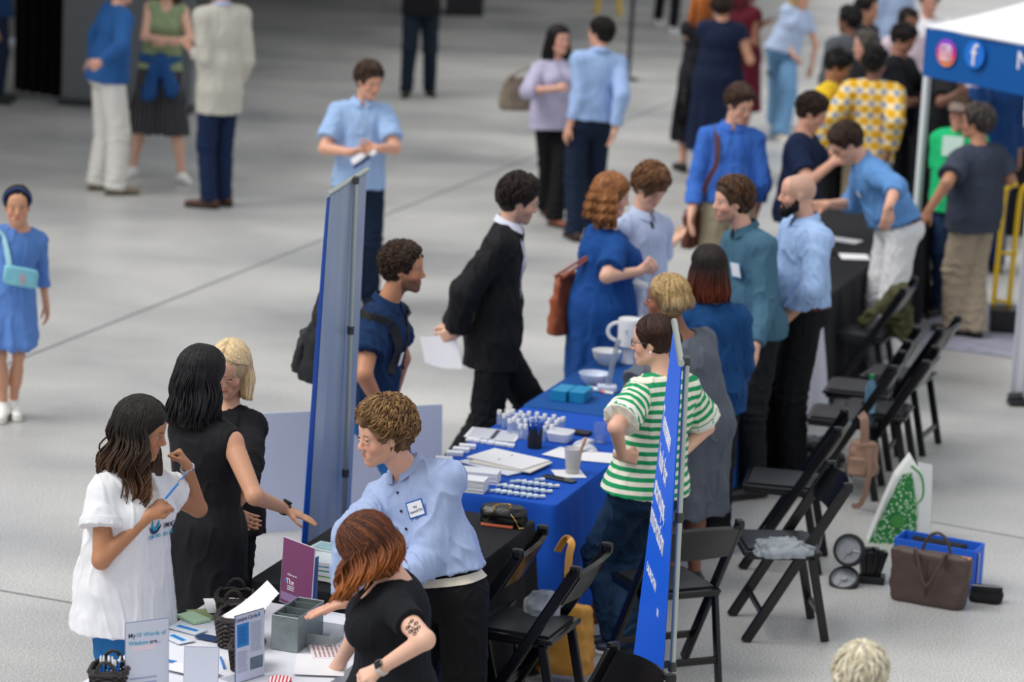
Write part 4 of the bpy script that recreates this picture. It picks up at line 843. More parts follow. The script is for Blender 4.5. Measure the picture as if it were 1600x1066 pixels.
crowd('camera', 'person with dark skin in black reaching over the equipment under the canopy', (1476, 92), 100, 120, '#70493a', '#0f0d0d', '#17181c', H=1.7, sl=.8, arms=dict(R=dict(e=(1470, 160, '-'), w=(1490, 150, 0)), L=dict(e=(1500, 135, 0), w=(1510, 150, 0))), tn='black_shirt')
crowd('farnavy', 'person in navy at the top left corner behind the curtains', (-6, -75), 90, 90, '#c58c6d', '#2a1c14', '#17355e', bot='#16233a', foot=(-8, 160), tn='navy_top')
crowd('strip', 'person in light blue at the top edge of the hall', (1402, -32), 30, 20, '#c58c6d', '#2a1c14', '#9fb2d2', bot='#16181d', H=1.74)
p = P_('elder', 'elderly person with thin white hair at the bottom edge, seen from above', H=1.66, sex='m', head=(1346, 1062), yaw=170, hyaw=165, hp=-6, res=.006, skin='#d8a894', top=tp('#c8c8cc', sl=1.5, boxy=.02), bottom=tr('#555a66'), hair=hair('short', '#cfc4a8', col2='#efe8d2', vol=.6, n=140, r=.006, back=130, curl=.2))
# ------------------------------------------------------------------ unseen walls and slabs added to darken the far floor
DKW = M('dark_shade_blocker', '#2a2624', .8); CN = M('concrete_grey', '#6e6c69', .8, var=.1, vs=2)
def sbox(name, c, size, mat, ax=None, **k):
    o = MB().box(c, size, ax, 0).link(name, mat, base=(c[0], c[1], 0)); tagp(o, kind='structure'); return o
sbox('unseen_dark_wall_back', (-8.5, 54, 6), (27, .3, 12), DKW)  # out of view, added for its dark reflection in the floor
sbox('unseen_shade_slab', (-13.3, 40, 4.75), (17.4, 29, .4), DKW); sbox('unseen_shade_slab', (-4.3, 45.5, 4.75), (9.5, 17, .4), DKW); sbox('unseen_shade_wall_left', (-22, 40, 2.5), (.3, 30, 5), DKW)  # overhead slabs and side wall, added out of view to shade the back left
# ------------------------------------------------------------------ tables
TO = V(.25, 14.56, 0); TD = nrm(V(.3152, .949, 0)); TE = V(-TD[1], TD[0], 0)
def TS(t, s, z=.75): return TO+TD*t+TE*s+V(0, 0, z)
TAX = np.array([TD, TE, [0, 0, 1.]])
def cloth_table(label, t0, t1, s0, s1, mat, z=.75, seed=1, amp=.022, group=None, leg=True):
    c = TS((t0+t1)/2, (s0+s1)/2, 0); root = empty('folding_table', label, 'table', c, group)
    rng = np.random.default_rng(seed); L, W = t1-t0, s1-s0; r = .03; per = []
    def seg(a, b, n): return [a+(b-a)*i/n for i in range(n)]
    cs = [(L/2, W/2), (-L/2, W/2), (-L/2, -W/2), (L/2, -W/2)]
    for q in range(4):
        (ax_, ay_), (bx_, by_) = cs[q], cs[(q+1) % 4]; d = V(bx_-ax_, by_-ay_); ln = np.linalg.norm(d); d = d/ln; a = V(ax_, ay_)+d*r; b = V(bx_, by_)-d*r; nn = V(d[1], -d[0])
        for i, pnt in enumerate(seg(a, b, int(ln/.03))): per.append((pnt, nn))
        d2 = V(cs[(q+2) % 4][0]-bx_, cs[(q+2) % 4][1]-by_); d2 = d2/np.linalg.norm(d2); n2 = V(d2[1], -d2[0]); cc = V(bx_, by_)-d*r+d2*r
        for i in range(6):
            a_ = i/6*math.pi/2; per.append((cc+(nn*math.cos(a_)+n2*math.sin(a_))*r, nn*math.cos(a_)+n2*math.sin(a_)))
    per = [((p-nn*0), n_ if n_@n_ > 0 else n_) for (p, n_) in per]
    sg = 1 if per[0][0]@per[0][1] > 0 else -1
    n = len(per); rows = [0, .004, .012, .05, .12, .22, .34, .46, .58, .68, z-.012]; vs = []; s_ = np.cumsum([0]+[np.linalg.norm(per[i][0]-per[i-1][0]) for i in range(1, n)]); ph = rng.uniform(0, 6, 4)
    for k_, h in enumerate(rows):
        for i, (p, nn) in enumerate(per):
            crn = max(0, 1-min(abs(abs(p[0])-L/2), 1)/.12)*max(0, 1-min(abs(abs(p[1])-W/2), 1)/.12)
            w = (math.sin(s_[i]*14+ph[0]+math.sin(s_[i]*3+ph[1])*2)+.6*math.sin(s_[i]*31+ph[2]))*amp*min(h/.4, 1)**.8+h*.05+crn*h*.09
            o = sg*(0 if k_ == 0 else w+(.004 if k_ > 1 else .002)); q = p+nn*o; vs.append((q[0], q[1], z-h if k_ else z))
    f = [(k_*n+i, k_*n+(i+1) % n, (k_+1)*n+(i+1) % n, (k_+1)*n+i) for k_ in range(len(rows)-1) for i in range(n)]
    # top grid fan
    m0 = len(vs); vs.append((0, 0, z)); f += [(m0, (i+1) % n, i) for i in range(n)]
    vs = np.array(vs); vs = V(c[0], c[1], 0)+np.outer(vs[:, 0], TD)+np.outer(vs[:, 1], TE)+np.outer(vs[:, 2], [0, 0, 1.])
    o = link('tablecloth', vs, f, mat, root)
    try: o.data.set_sharp_from_angle(angle=math.radians(50))
    except Exception: pass
    mm = M('table_leg_grey', '#8a8d90', .4, metal=.8)
    MB().box(c+V(0, 0, z-.03), (L-.03, W-.03, .035), TAX, .005).link('table_board', M('table_plastic', '#c9c9c6', .6), root)
    for a_ in (-1, 1):
        for b_ in (-1, 1):
            q = c+TD*a_*(L/2-.15)+TE*b_*(W/2-.12); MB().tube([q+V(0, 0, .0), q+V(0, 0, z-.04)], .014, 8).link('leg', mm, root, True)
    return root
BLU = C_('#1450b8', 'royal_blue_cloth', bump=.12, vs=6, var=.04); BLU2 = C_('#164f96', 'deep_blue_cloth', bump=.12, vs=6, var=.04); BLK = C_('#1d1e22', 'black_cloth', bump=.15); WHT = C_('#e4e5ee', 'white_cloth', bump=.12, vs=6, var=.03); LTG = C_('#c3c6d4', 'pale_grey_cloth')
cloth_table('folding table under a bright royal blue cloth covered with small bottles and papers', 0, 1.83, 0, .79, BLU, seed=2)
cloth_table('folding table under a darker blue cloth with teal notebooks and white bowl', 1.86, 3.69, 0, .8, BLU2, seed=3)
cloth_table('folding table under a pale grey cloth behind the woman in the blue blouse', 3.78, 5.55, .02, .8, LTG, seed=4, amp=.03)
cloth_table('black clothed table behind the bald man in the pale blue shirt', 5.62, 7.18, .02, .8, BLK, seed=5)
cloth_table('black clothed table the man in white trousers bends over', 7.3, 9.3, .06, .86, BLK, seed=6)
cloth_table('black clothed table holding a quilted purse and teal books', -1.79, -.27, .01, .82, BLK, z=.74, seed=7)
cloth_table('white clothed table with dark wicker baskets and acrylic signs', -3.95, -2.06, -.02, .84, WHT, z=.745, seed=8)
def far_table(label, c, size, mat, yaw=0, z=.75):
    ax = yaw_ax(yaw); root = empty('folding_table', label, 'table', (c[0], c[1], 0)); c = V(c[0], c[1], 0); g = MB(); L, W = size
    pts = []; n = 44
    for (a, b) in (((-1, -1), (1, -1)), ((1, -1), (1, 1)), ((1, 1), (-1, 1)), ((-1, 1), (-1, -1))):
        for i in range(n): u = i/n; pts.append(V((a[0]+(b[0]-a[0])*u)*L/2, (a[1]+(b[1]-a[1])*u)*W/2))
    vs = []; N = len(pts)
    for k_, h in enumerate((0, .01, .3, z-.02)):
        for i, p in enumerate(pts): w = 1+(.02+.012*math.sin(i*.9)+.01*math.sin(i*.37))*min(h*2, 1)*1.5/max(L, W); vs.append(c+V(p[0]*w, p[1]*w, z-h)@ax)
    f = [(k_*N+i, k_*N+(i+1) % N, (k_+1)*N+(i+1) % N, (k_+1)*N+i) for k_ in range(3) for i in range(N)]+[tuple(range(N))]
    o = link('tablecloth', vs, f, mat, root); MB().box(c+V(0, 0, z-.03), (L-.04, W-.04, .03), ax).link('table_board', M('table_plastic', '#c9c9c6'), root); return root
# ------------------------------------------------------------------ lettering
def text(s, c, ax, size, mat, parent, name='lettering', ext=.0006, align='CENTER', font=None, shear=0, sx=1.):
    """ax rows: reading direction, up, normal"""
    cu = bpy.data.curves.new(name, 'FONT'); cu.body = s; cu.size = size; cu.extrude = ext; cu.align_x = align; cu.align_y = 'CENTER'; cu.shear = shear; cu.offset = size*.006
    o = bpy.data.objects.new(name, cu); COL.objects.link(o); dg = bpy.context.evaluated_depsgraph_get(); me = bpy.data.meshes.new_from_object(o.evaluated_get(dg)); bpy.data.objects.remove(o)
    vs = np.array([tuple(v.co) for v in me.vertices]); fs = [tuple(p.vertices) for p in me.polygons]; bpy.data.meshes.remove(me)
    if not len(vs): return
    vs[:, 0] *= sx; return link(name, V(c)+vs@np.array(ax), fs, mat, parent, smooth=False)
WM = M('white_print', '#f4f4f6', .6); NB = M('navy_print', '#1b2c5e', .6); TL = M('teal_print', '#2a9cc0', .6); DKP = M('dark_print', '#2c3040', .6)
# ------------------------------------------------------------------ banners
POL = M('banner_pole_grey', '#bcc4be', .35, metal=.7); SIL = M('silver_banner_back', '#a9b8d0', .30, metal=.2, var=.12, vs=1.2, stretch=(30, 30, .5)); BBL = M('blue_banner_print', '#0e6af8', .45, bump=.0)
DKB = M('dark_blue_print', '#1c3f8c', .5)
def banner(label, p0, p1, H, pole, poleside, front, back, twist=0, curl=0, text_fn=None, poleu=.5, lean=V(0, 0, 0)):
    """p0,p1: floor points of the near and far side; lean: shift of the top"""
    root = empty('banner_stand', label, 'banner', (p0+p1)/2); d = nrm(p1-p0); W = np.linalg.norm(p1-p0); n = np.cross(d, [0, 0, 1.])*poleside
    def S(u, v, off=0):
        """u 0..1 along the width, v 0..1 up"""
        b = p0+(p1-p0)*u+V(0, 0, .06)*1; q = b+V(0, 0, (H-.06)*v)+lean*v
        q = q+n*(-twist*(u)*(1-v)) ; c = max(0, 1-u/.14); q = q+n*curl*c*(1-v)**.8
        return q+n*off
    g = [[S(i/24, j/30) for j in range(31)] for i in range(25)]
    MB().sheet(g, .003).link('banner_sheet', front, root, True)
    u0 = .05 if curl else .0; g = [[S(u0+(1-u0)*i/24, j/30, .0035) for j in range(31)] for i in range(25)]
    MB().sheet(g, .0015).link('banner_backing', back, root, True)
    a, b = S(0, 1), S(1, 1); MB().tube([a-d*.012, b+d*.012], .014, 12).link('top_rail', POL, root, True)
    m = MB(); m.box((p0+p1)/2+V(0, 0, .04), (W+.04, .16, .08), np.array([d, np.cross([0, 0, 1.], d), [0, 0, 1.]]), .02); m.link('base_case', M('banner_base', '#9a9c9e', .4, metal=.6), root)
    pb = p0+(p1-p0)*poleu+n*.05; ptop = S(poleu, 1)+n*.024
    pl = MB().tube([pb+V(0, 0, .05), ptop], .0130, 10).link('pole', POL, root, True)
    for u in (.33, .66): c = pb+(ptop-pb)*u; MB().tube([c-V(0, 0, .02), c+V(0, 0, .02)], .018, 10).link('pole_joint', M('dark_plastic', '#3c4040', .5), pl, True)
    MB().box(ptop+V(0, 0, .0), (.03, .05, .035), None, .005).link('pole_clip', M('dark_plastic', '#3c4040', .5), pl)
    if text_fn: text_fn(S, root, d, n)
    return root
def right_text(S, root, d, n):
    # front faces the camera's left; reading runs from the far side to the near side
    def put(s, u, v, size, sx=1.):
        c = S(u, v, -.004); r = nrm(S(u-.05, v)-S(u+.05, v)); up = nrm(S(u, v+.02)-S(u, v-.02)); text(s, c, [r, up, np.cross(r, up)], size, WM, root, sx=sx, ext=.001)
    put('Tennessee', .62, .785, .140, .80); put('hub for', .62, .70, .14, 1.); put('startups,', .62, .625, .14, 1.); put('innovation', .62, .555, .14, .95)
    put('LAUNCHTN', .66, .435, .055, 1.15); put('tn', .30, .40, .060, 1.)
bz = 1.956
q0 = G(1064, 567, bz); q1 = G(1055, 503, bz)
fl_ = lambda p: V(p[0], p[1], 0)
banner('blue roll-up banner with white writing, chair and black-clad legs behind it', fl_(q0)+V(.005, 0, 0), fl_(q1)+V(-.0, 0, 0), bz, None, 1, BBL, M('banner_back_white', '#2a6fd8', .5), twist=.115, curl=.0, text_fn=right_text, poleu=.06, lean=V(-.004, 0, 0))
bz = 2.2; q0 = G(517, 304, bz); q1 = G(566, 266, bz)
banner('silver-backed roll-up banner with a blue edge, between the backpack man and board', fl_(q0)+V(-.035, 0, 0), fl_(q1)+V(.0, 0, 0), bz, None, 1, M('blue_banner_edge', '#1656c0', .45), SIL, twist=.0, curl=-.06, poleu=.60, lean=V(.02, 0, 0))
# leaning pale board behind the black table
bl = G(370, 835, 0); zt = AY(375, 648, bl[1]+.06)[2]; tr_ = G(703, 632, zt); brd = V(tr_[0]-.02, tr_[1]-.06, 0)
m = MB(); a, b = bl, brd; d = nrm(b-a); nn = np.cross(d, [0, 0, 1.])
g = [[a+(b-a)*u+V(0, 0, zt*v)-nn*.06*v for v in np.linspace(0, 1, 6)] for u in np.linspace(0, 1, 12)]
root = empty('display_board', 'large pale blue board standing on the floor behind the silver-backed banner', 'board', (a+b)/2)
m.sheet(g, .012).link('board_panel', M('pale_blue_board', '#d6dcee', .5, bump=.02, var=.04, vs=2), root)
for u in (.2, .8): q = a+(b-a)*u; MB().tube([q+V(0, 0, zt*.8)-nn*.05, q-nn*.32+V(0, 0, .008)], .01, 6).link('strut', POL, root)
# ------------------------------------------------------------------ chairs
CHM = M('black_resin', '#0c0d10', .22, spec=.5); CHS = M('black_vinyl', '#1b1d21', .42, bump=.1)
def make_chair():
    root = empty('folding_chair', None, 'chair'); A3 = np.eye(3)   # x forward, y to the sitter's left
    def bar(p, q, w, t):
        d = nrm(V(q)-V(p)); y = V(0, 1, 0); n = np.cross(d, y); return (V(p)+V(q))/2, (np.linalg.norm(V(q)-V(p)), w, t), np.array([d, y, n])
    for sy in (-1, 1):
        y = sy*.215; m = MB(); m.box(*bar((.20, y, .0), (-.26, y, .80), .028, .052), .009); m.box((-.262, y, .805), (.055, .036, .055), None, .018); m.link('long_leg', CHM, root)
        y = sy*.188; m = MB(); m.box(*bar((-.21, y, 0), (-.11, y, .45), .024, .044), .008); m.link('rear_leg', CHM, root)
    m = MB(); g = []
    for i in range(13):
        u = i/12; y = -.2+.4*u; bow = -.028*math.sin(math.pi*u); g.append([V(-.205+bow*1.0-.575*(z-.70)-.02, y, z+.015*math.sin(math.pi*u)*k) for z, k in ((.64, 0), (.70, 0), (.75, .6), (.795, 1))])
    m.sheet(g, .022); m.link('backrest', CHM, root, True)
    m = MB(); m.box((.035, 0, .450), (.40, .395, .024), None, .010); m.box((.035, 0, .432), (.36, .40, .022), None, .006); st = m.link('seat_frame', CHM, root)
    g = [[V(-.135+.34*i/8, -.17+.34*j/8, .464+.012*math.sin(math.pi*i/8)**.5*math.sin(math.pi*j/8)**.5) for j in range(9)] for i in range(9)]; MB().sheet(g, .016).link('seat', CHS, root, True)
    m = MB(); m.box((-.188, 0, .12), (.018, .37, .035), None, .005); m.link('stretcher', CHM, root)
    m = MB(); m.box((.125, 0, .15), (.018, .42, .035), None, .005); m.link('stretcher', CHM, root)
    return root
CH0 = make_chair(); CHN = [0]
def chair(label, p, yaw, group=None, z=0, tilt=0):
    if CHN[0] == 0: r = CH0
    else:
        r = CH0.copy(); COL.objects.link(r)
        for ch in CH0.children: c = ch.copy(); COL.objects.link(c); c.parent = r
    CHN[0] += 1; f, l = facing(yaw); r.location = (p[0], p[1], z); r.rotation_euler = (0, tilt, math.atan2(f[1], f[0])); r['label'] = label; r['group'] = 'black folding chairs behind the tables'; _OFF[r.name] = V(r.location); return r
def seat_at(px, py): return G(px, py, .46)
f, l = facing(-81); chair('black folding chair with a clear plastic bag on its seat, beside the brown handbag', G(1228, 1003)-l*.20, -84)
f, l = facing(-155); chair('black folding chair just right of the blue roll-up banner', (G(1131, 1064)+G(1069, 1033))/2+l*.22, -155)
chair('black folding chair top showing beside the blue banner at the bottom edge', G(952, 1044, .79)+V(-.10, -.1, 0), -60)
chair('black folding chair with a tan strap hanging from its back, behind the black table', G(812, 975, .46)+V(.06, 0, 0), -110)
chair('black folding chair between the white-belted man and the black table', G(728, 975, .46)+V(.02, .25, 0), -105)
chair('black folding chair with a padded seat and tan backpack hanging behind it', seat_at(1232, 750), -100)
chair('black folding chair with a water bottle on its seat', seat_at(1326, 648), -102)
chair('black folding chair beyond the one holding the water bottle', seat_at(1352, 606), -104)
chair('black folding chair with an olive jacket over its back', seat_at(1352, 520), -106)
chair('outermost black folding chair of the row, nearest the white drape', seat_at(1412, 585), -112)
chair('black folding chair between the bottle chair and the white carrier bag', seat_at(1392, 640)+V(-.05, 0, 0), -104)
# ------------------------------------------------------------------ small builders
def soft(c, ax, size, top=(1, 1), pw=4., n=36, rows=14, bulge=.06, amp=.004, seed=1, open_=False):
    """rounded bag-like solid; rows of ax: length, width, height; c = base centre"""
    ax = np.array(ax); vs = []; R = rows
    hs_ = [0, .0, .02]+[i/R for i in range(1, R)]+[.985, 1, 1]; sc_ = [.0, .86, .96]+[1]*(R-1)+[.97, .86, 0]
    for k_, (h, q) in enumerate(zip(hs_, sc_)):
        tx, ty = 1+(top[0]-1)*h, 1+(top[1]-1)*h; b = 1+bulge*math.sin(math.pi*h)
        for i in range(n):
            a = 2*math.pi*i/n; cx, sx = math.cos(a), math.sin(a); x = math.copysign(abs(cx)**(2/pw), cx); y = math.copysign(abs(sx)**(2/pw), sx)
            vs.append((x*size[0]/2*tx*q*b, y*size[1]/2*ty*q*b, h*size[2]))
    f = [(k_*n+i, k_*n+(i+1) % n, (k_+1)*n+(i+1) % n, (k_+1)*n+i) for k_ in range(len(hs_)-1) for i in range(n)]
    vs = np.array(vs); w = wave(vs, seed, 30)*amp; vs = vs+np.stack([np.sign(vs[:, 0])*w, np.sign(vs[:, 1])*w, w*.3*(vs[:, 2] > size[2]*.5)], 1)
    return V(c)+vs@ax, f
def arc(a, b, h, up=V(0, 0, 1.), n=14, side=V(0, 0, 0)):
    return [a+(b-a)*(.5-.5*math.cos(math.pi*i/n))+up*h*math.sin(math.pi*i/n)+side*math.sin(math.pi*i/n) for i in range(n+1)]
def thing(name, label, cat, loc, group=None): return empty(name, label, cat, V(loc), group)
def solo(mb, name, mat, label, cat, base, smooth=False, group=None):
    o = mb.link(name, mat, None, smooth, base=base) if isinstance(mb, MB) else link(name, mb[0], mb[1], mat, None, smooth, base=base); return tagp(o, label, cat, group)
GOLD = M('gold_metal', '#c9a25a', .25, metal=1.); CHROME = M('chrome', '#c8ccd0', .15, metal=1.); BLKL = M('black_leather', '#0e0e10', .35, bump=.15, bs=90); BRL = M('dark_brown_leather', '#4a3b36', .5, bump=.15, bs=120); TANL = M('tan_leather', '#c98a3e', .5, bump=.1, bs=60)
CLEAR = M('clear_plastic', '#eef4fa', .05, trans=.92, spec=.5, alpha=.42); PAPER = M('paper', '#eeeef2', .7); PAPG = M('pale_green_paper', '#bfe0bd', .7); CARD = M('cream_card', '#e8e2d8', .7)
def on_white(px, py): return G(px, py, .747)
def on_black(px, py): return G(px, py, .742)
def on_blue(px, py, z=.752): return G(px, py, z)
def crop(x, y): return (660+x*.2815, 540+y*.2815)
def flatbox(label, name, cat, p, size, ang, mat, group=None, z=0, tilt=0, par=None, bev=.0008):
    """thin box lying on a surface, ang measured from the table's length direction"""
    a = math.radians(ang); x = TD*math.cos(a)+TE*math.sin(a); y = np.cross([0, 0, 1.], x); n = V(0, 0, 1.)
    if tilt: t = math.radians(tilt); n2 = n*math.cos(t)-x*math.sin(t); x = x*math.cos(t)+n*math.sin(t); n = n2
    c = V(p)+V(0, 0, size[2]/2+z+.0008)+x*0; o = MB().box(c, size, np.array([x, y, n]), min(bev, size[2]*.3)).link(name, mat, par, base=V(p)); 
    if par is None: tagp(o, label, cat, group)
    o['_x'] = 0; del o['_x']; return o, np.array([x, y, n]), c
# ---- wicker
WK = M('dark_wicker', '#2a2220', .45, bump=.3, bs=200, var=.5, vs=90)
def basket(label, c, size, ang, H, handle=None, tilt=0):
    a = math.radians(ang); x = TD*math.cos(a)+TE*math.sin(a); y = np.cross([0, 0, 1.], x); ax = np.array([x, y, [0, 0, 1.]]); root = thing('wicker_basket', label, 'basket', c)
    m = MB(); N = 56; rows = int(H/.0095)
    def P(i, h, off): 
        aa = 2*math.pi*i/N; cx, sx = math.cos(aa), math.sin(aa); q = .80+.20*h/H; px_ = math.copysign(abs(cx)**.45, cx)*size[0]/2*q; py_ = math.copysign(abs(sx)**.45, sx)*size[1]/2*q; l = math.hypot(px_, py_); return V(c)+V(px_*(1+off/l), py_*(1+off/l), h)@ax
    for k_ in range(rows+1):
        h = .006+k_*(H-.006)/rows; off = [.0042*(1 if ((i//2+k_) % 2) else -1) for i in range(N)]; m.tube([P(i, h, off[i % N]) for i in range(N+1)], .0052, 5)
    for i in range(0, N, 2): m.tube([P(i, 0.003, 0), P(i, H, 0)], .003, 4)
    m.link('woven_wall', WK, root, True); rim = MB(); 
    for dz, o_ in ((0, .004), (.006, -.002)): rim.tube([P(i, H+dz+.003*math.sin(i*1.1), o_) for i in range(N+1)], .0075, 6)
    rim.link('rim', WK, root, True)
    b = MB().box(V(c)+V(0, 0, .006), (size[0]*.76, size[1]*.76, .006), ax); b.link('basket_base', WK, root)
    if handle:
        for sgn in ((-1, 1) if handle == 'ends' else (0,)):
            if handle == 'ends': a_, b_ = V(c)+V(sgn*size[0]/2, -.035, H)@ax, V(c)+V(sgn*size[0]/2, .035, H)@ax; hh = .05
            else: a_, b_ = V(c)+V(0, -size[1]/2, H)@ax, V(c)+V(0, size[1]/2, H)@ax; hh = .14
            m = MB(); pts = np.array(arc(a_, b_, hh)); m.tube(pts+V(.003, 0, 0), .0055, 6); m.tube(pts-V(.003, 0, 0), .0055, 6); m.link('handle', WK, root, True)
    return root, ax
basket('dark wicker basket with a tall hoop handle, farthest back on the white table', on_white(366, 962), (.17, .15, .0), 20, .085, 'ends')
_b2, _a2 = basket('dark wicker basket stuffed with white leaflets beside the galvanised caddy', on_white(372, 1006), (.20, .17, .0), 10, .125)
basket('small dark wicker basket with a loop handle behind the portrait sign with a blue box', on_white(384, 1044), (.15, .12, .0), 10, .10, 'ends')
_b4, _a4 = basket('dark wicker basket of blue and white pens at the bottom left corner', on_white(170, 1082), (.15, .14, .0), 15, .095, 'ends')
c = on_white(372, 1006)
for i in range(7):
    q = c+V(.012*i-.04, .012*i-.03, .10+.004*i); ax_ = axes(nrm(V(.75, .25, .42+.06*i)), V(-.3, -.6, 1)); o = MB().box(q+ax_[0]*.05, (.19, .10, .0012), ax_).link('leaflet', PAPER, None, base=c); tagp(o, 'white leaflet standing in the stuffed wicker basket', 'leaflet', 'leaflets in the wicker basket')
for i in range(9):
    q = on_white(170, 1082)+V(-.035+.009*i, .02*math.sin(i*2.1), .03); d = nrm(V(.12*math.sin(i*3), .1*math.cos(i*2), 1)); r_ = MB().tube([q, q+d*.09], .0045, 8); o = r_.link('pen', M('blue_pen', '#2f7fd0', .3), None, True, base=q); tagp(o, 'blue and white pen standing in the corner basket', 'pen', 'pens in the corner basket')
    MB().tube([q+d*.09, q+d*.108, q+d*.115], [.0046, .004, .001], 8).link('pen_tip', M('white_plastic', '#eef0f2', .4), o, True)
# ---- galvanised caddy
ZN = M('galvanised_steel', '#8f9a9c', .42, metal=.55, var=.28, vs=28, bump=.05, bs=30)
c = on_white(464, 1003); root = thing('metal_caddy', 'galvanised metal caddy with open compartments on the white table', 'caddy', c); L, W, Hh, t = .27, .115, .145, .003
m = MB()
for s_ in (-1, 1): m.box(c+TE*s_*W/2+V(0, 0, Hh/2), (L, t, Hh), TAX, .001); m.box(c+TD*s_*L/2+V(0, 0, Hh/2), (t, W, Hh), TAX, .001)
m.box(c+V(0, 0, .004), (L, W, .004), TAX); m.link('box', ZN, root)
for q in (-.09, 0, .09): MB().box(c+TD*q+V(0, 0, Hh/2+.002), (t, W, Hh-.008), TAX).link('divider', ZN, root)
m = MB()
for s_ in (-1, 1): m.tube([c+TE*s_*W/2-TD*L/2+V(0, 0, Hh), c+TE*s_*W/2+TD*L/2+V(0, 0, Hh)], .003, 6); m.tube([c+TD*s_*L/2-TE*W/2+V(0, 0, Hh), c+TD*s_*L/2+TE*W/2+V(0, 0, Hh)], .003, 6)
m.link('rolled_rim', ZN, root, True)
# ---- acrylic signs
ACR = M('acrylic', '#e6ecf8', .06, trans=.5, alpha=.5); ACE = M('acrylic_edge', '#3c4668', .2)
def sign(label, p, right, w, h, face, lean=.12, artist=None, edge=ACE, thick=.004):
    right = nrm(right); back = np.cross([0, 0, 1.], right); up = nrm(V(0, 0, 1.)+back*lean); n = -np.cross(up, right)*-1; n = np.cross(right, up); ax = np.array([right, up, n]); c = V(p)+right*w/2
    root = thing('sign_holder', label, 'sign', c); MB().box(c+up*h/2, (w, h, thick), ax, .001).link('acrylic_panel', edge, root)
    MB().box(c-n*.04+V(0, 0, .002), (w, .09, .003), np.array([right, back, [0, 0, 1.]])).link('foot_plate', ACR, root)
    MB().box(c+up*h/2+n*(thick/2+.0006), (w*.975, h*.98, .001), ax).link('insert', face, root)
    if artist: artist(root, lambda u, v, off=.0016: c+right*(u-.5)*w+up*v*h+n*(thick/2+off), ax, w, h)
    return root
def rect(root, P, ax, u0, u1, v0, v1, w, h, mat, name, off=.0016):
    MB().box(P((u0+u1)/2, (v0+v1)/2, off), ((u1-u0)*w, (v1-v0)*h, .0006), ax).link(name, mat, root)
def lines(root, P, ax, u0, u1, v0, v1, n, w, h, mat, name='text_lines'):
    m = MB(); rng = random.Random(n)
    for i in range(n): v = v1-(v1-v0)*(i+.5)/n; e = u1-(u1-u0)*rng.uniform(0, .22); m.box(P((u0+e)/2, v), ((e-u0)*w, (v1-v0)/n*.38*h, .0006), ax)
    m.link(name, mat, root)
def cat_art(root, P, ax, w, h):
    text('Catalyst Circle', P(.37, .925), ax, .021, M('indigo_print', '#2a3070', .6), root); rect(root, P, ax, .06, .46, .52, .86, w, h, M('cyan_print', '#1f86d6', .6), 'blue_panel')
    lines(root, lambda u, v, off=.002: P(u, v, .0024), ax, .10, .42, .56, .82, 9, w, h, M('mid_blue_print', '#1668b4', .6)); lines(root, P, ax, .52, .92, .40, .84, 18, w, h, M('grey_print', '#9fa9c4', .6)); lines(root, P, ax, .07, .44, .14, .46, 15, w, h, M('grey_print', '#9fa9c4', .6))
    rect(root, P, ax, .50, .93, .14, .32, w, h, M('photo_print', '#5d7486', .5, var=.5, vs=60), 'photo'); rect(root, P, ax, .78, .84, .90, .96, w, h, M('cyan_print', '#1f86d6', .6), 'logo')
b = V(0, 0, 0)
sign('portrait acrylic sign with a blue text box headed Catalyst Circle', on_white(367, 1069), G(422, 1052, .747)-on_white(367, 1069), .165, .275, M('pale_lilac_sheet', '#ccd4ec', .5), .05, cat_art)
def words_art(root, P, ax, w, h):
    text('My', P(.15, .80), ax, .026, NB, root); text('10 Words of', P(.58, .80), ax, .024, TL, root); text('Wisdom', P(.30, .69), ax, .024, TL, root); text('are...', P(.68, .69), ax, .024, NB, root)
    rect(root, P, ax, .14, .70, .58, .65, w, h, M('peach_print', '#e3d3da', .6), 'tint'); lines(root, P, ax, .10, .88, .08, .22, 2, w, h, M('grey_print', '#9fa9c4', .6))
sign('tall pale acrylic sign about ten words of wisdom at the front of the white table', on_white(195, 1083), V(.83, .5, 0), .185, .28, M('frosted_sheet', '#cfd4e2', .35), .05, words_art, edge=M('frost_edge', '#7c86a8', .2))
sign('small blank frosted acrylic card holder between the two portrait signs', on_white(286, 1082), V(1, .05, 0), .135, .185, M('frosted_sheet', '#cfd4e2', .35), .05, None, edge=M('frost_edge', '#7c86a8', .2))
def pur_art(root, P, ax, w, h):
    text('The', P(.30, .35), ax, .034, WM, root); text('Follow us on', P(.36, .46), ax, .012, WM, root); lines(root, P, ax, .22, .46, .22, .30, 3, w, h, WM); rect(root, P, ax, .14, .20, .33, .37, w, h, M('cyan_print', '#1f86d6', .6), 'logo')
    rect(root, P, ax, .04, .96, .05, .17, w, h, M('pale_plum', '#9a7ba8', .5), 'band')
sign('plum coloured acrylic sign with a white border behind the galvanised caddy', G(437, 939, .747), V(.146, -.158, 0), .215, .285, M('plum_sheet', '#7c3568', .35), .04, pur_art, edge=M('white_border', '#dcd6e6', .3))
c = G(468, 949, .747); root = thing('brochure_holder', 'slanted clear pocket holder with a painted blue reflection in front of the plum sign', 'holder', c); ax_ = np.array([nrm(V(.7, -.25, 0)), [0, 0, 1.], nrm(V(-.25, -.7, 0))])
vs = [c, c+ax_[0]*.075, c+ax_[0]*.075+V(0, 0, .235), c+V(0, 0, .19)]; vs = vs+[q-ax_[2]*.012 for q in vs]
o = link('pocket', vs, [(0, 1, 2, 3), (7, 6, 5, 4), (0, 4, 5, 1), (1, 5, 6, 2), (2, 6, 7, 3), (3, 7, 4, 0)], M('acrylic_shirt_reflection', '#5f7fb6', .08, trans=.2, var=.2, vs=18, stretch=(1, 1, .4)), root, False)  # blue colour paints the shirt's reflection into the clear acrylic
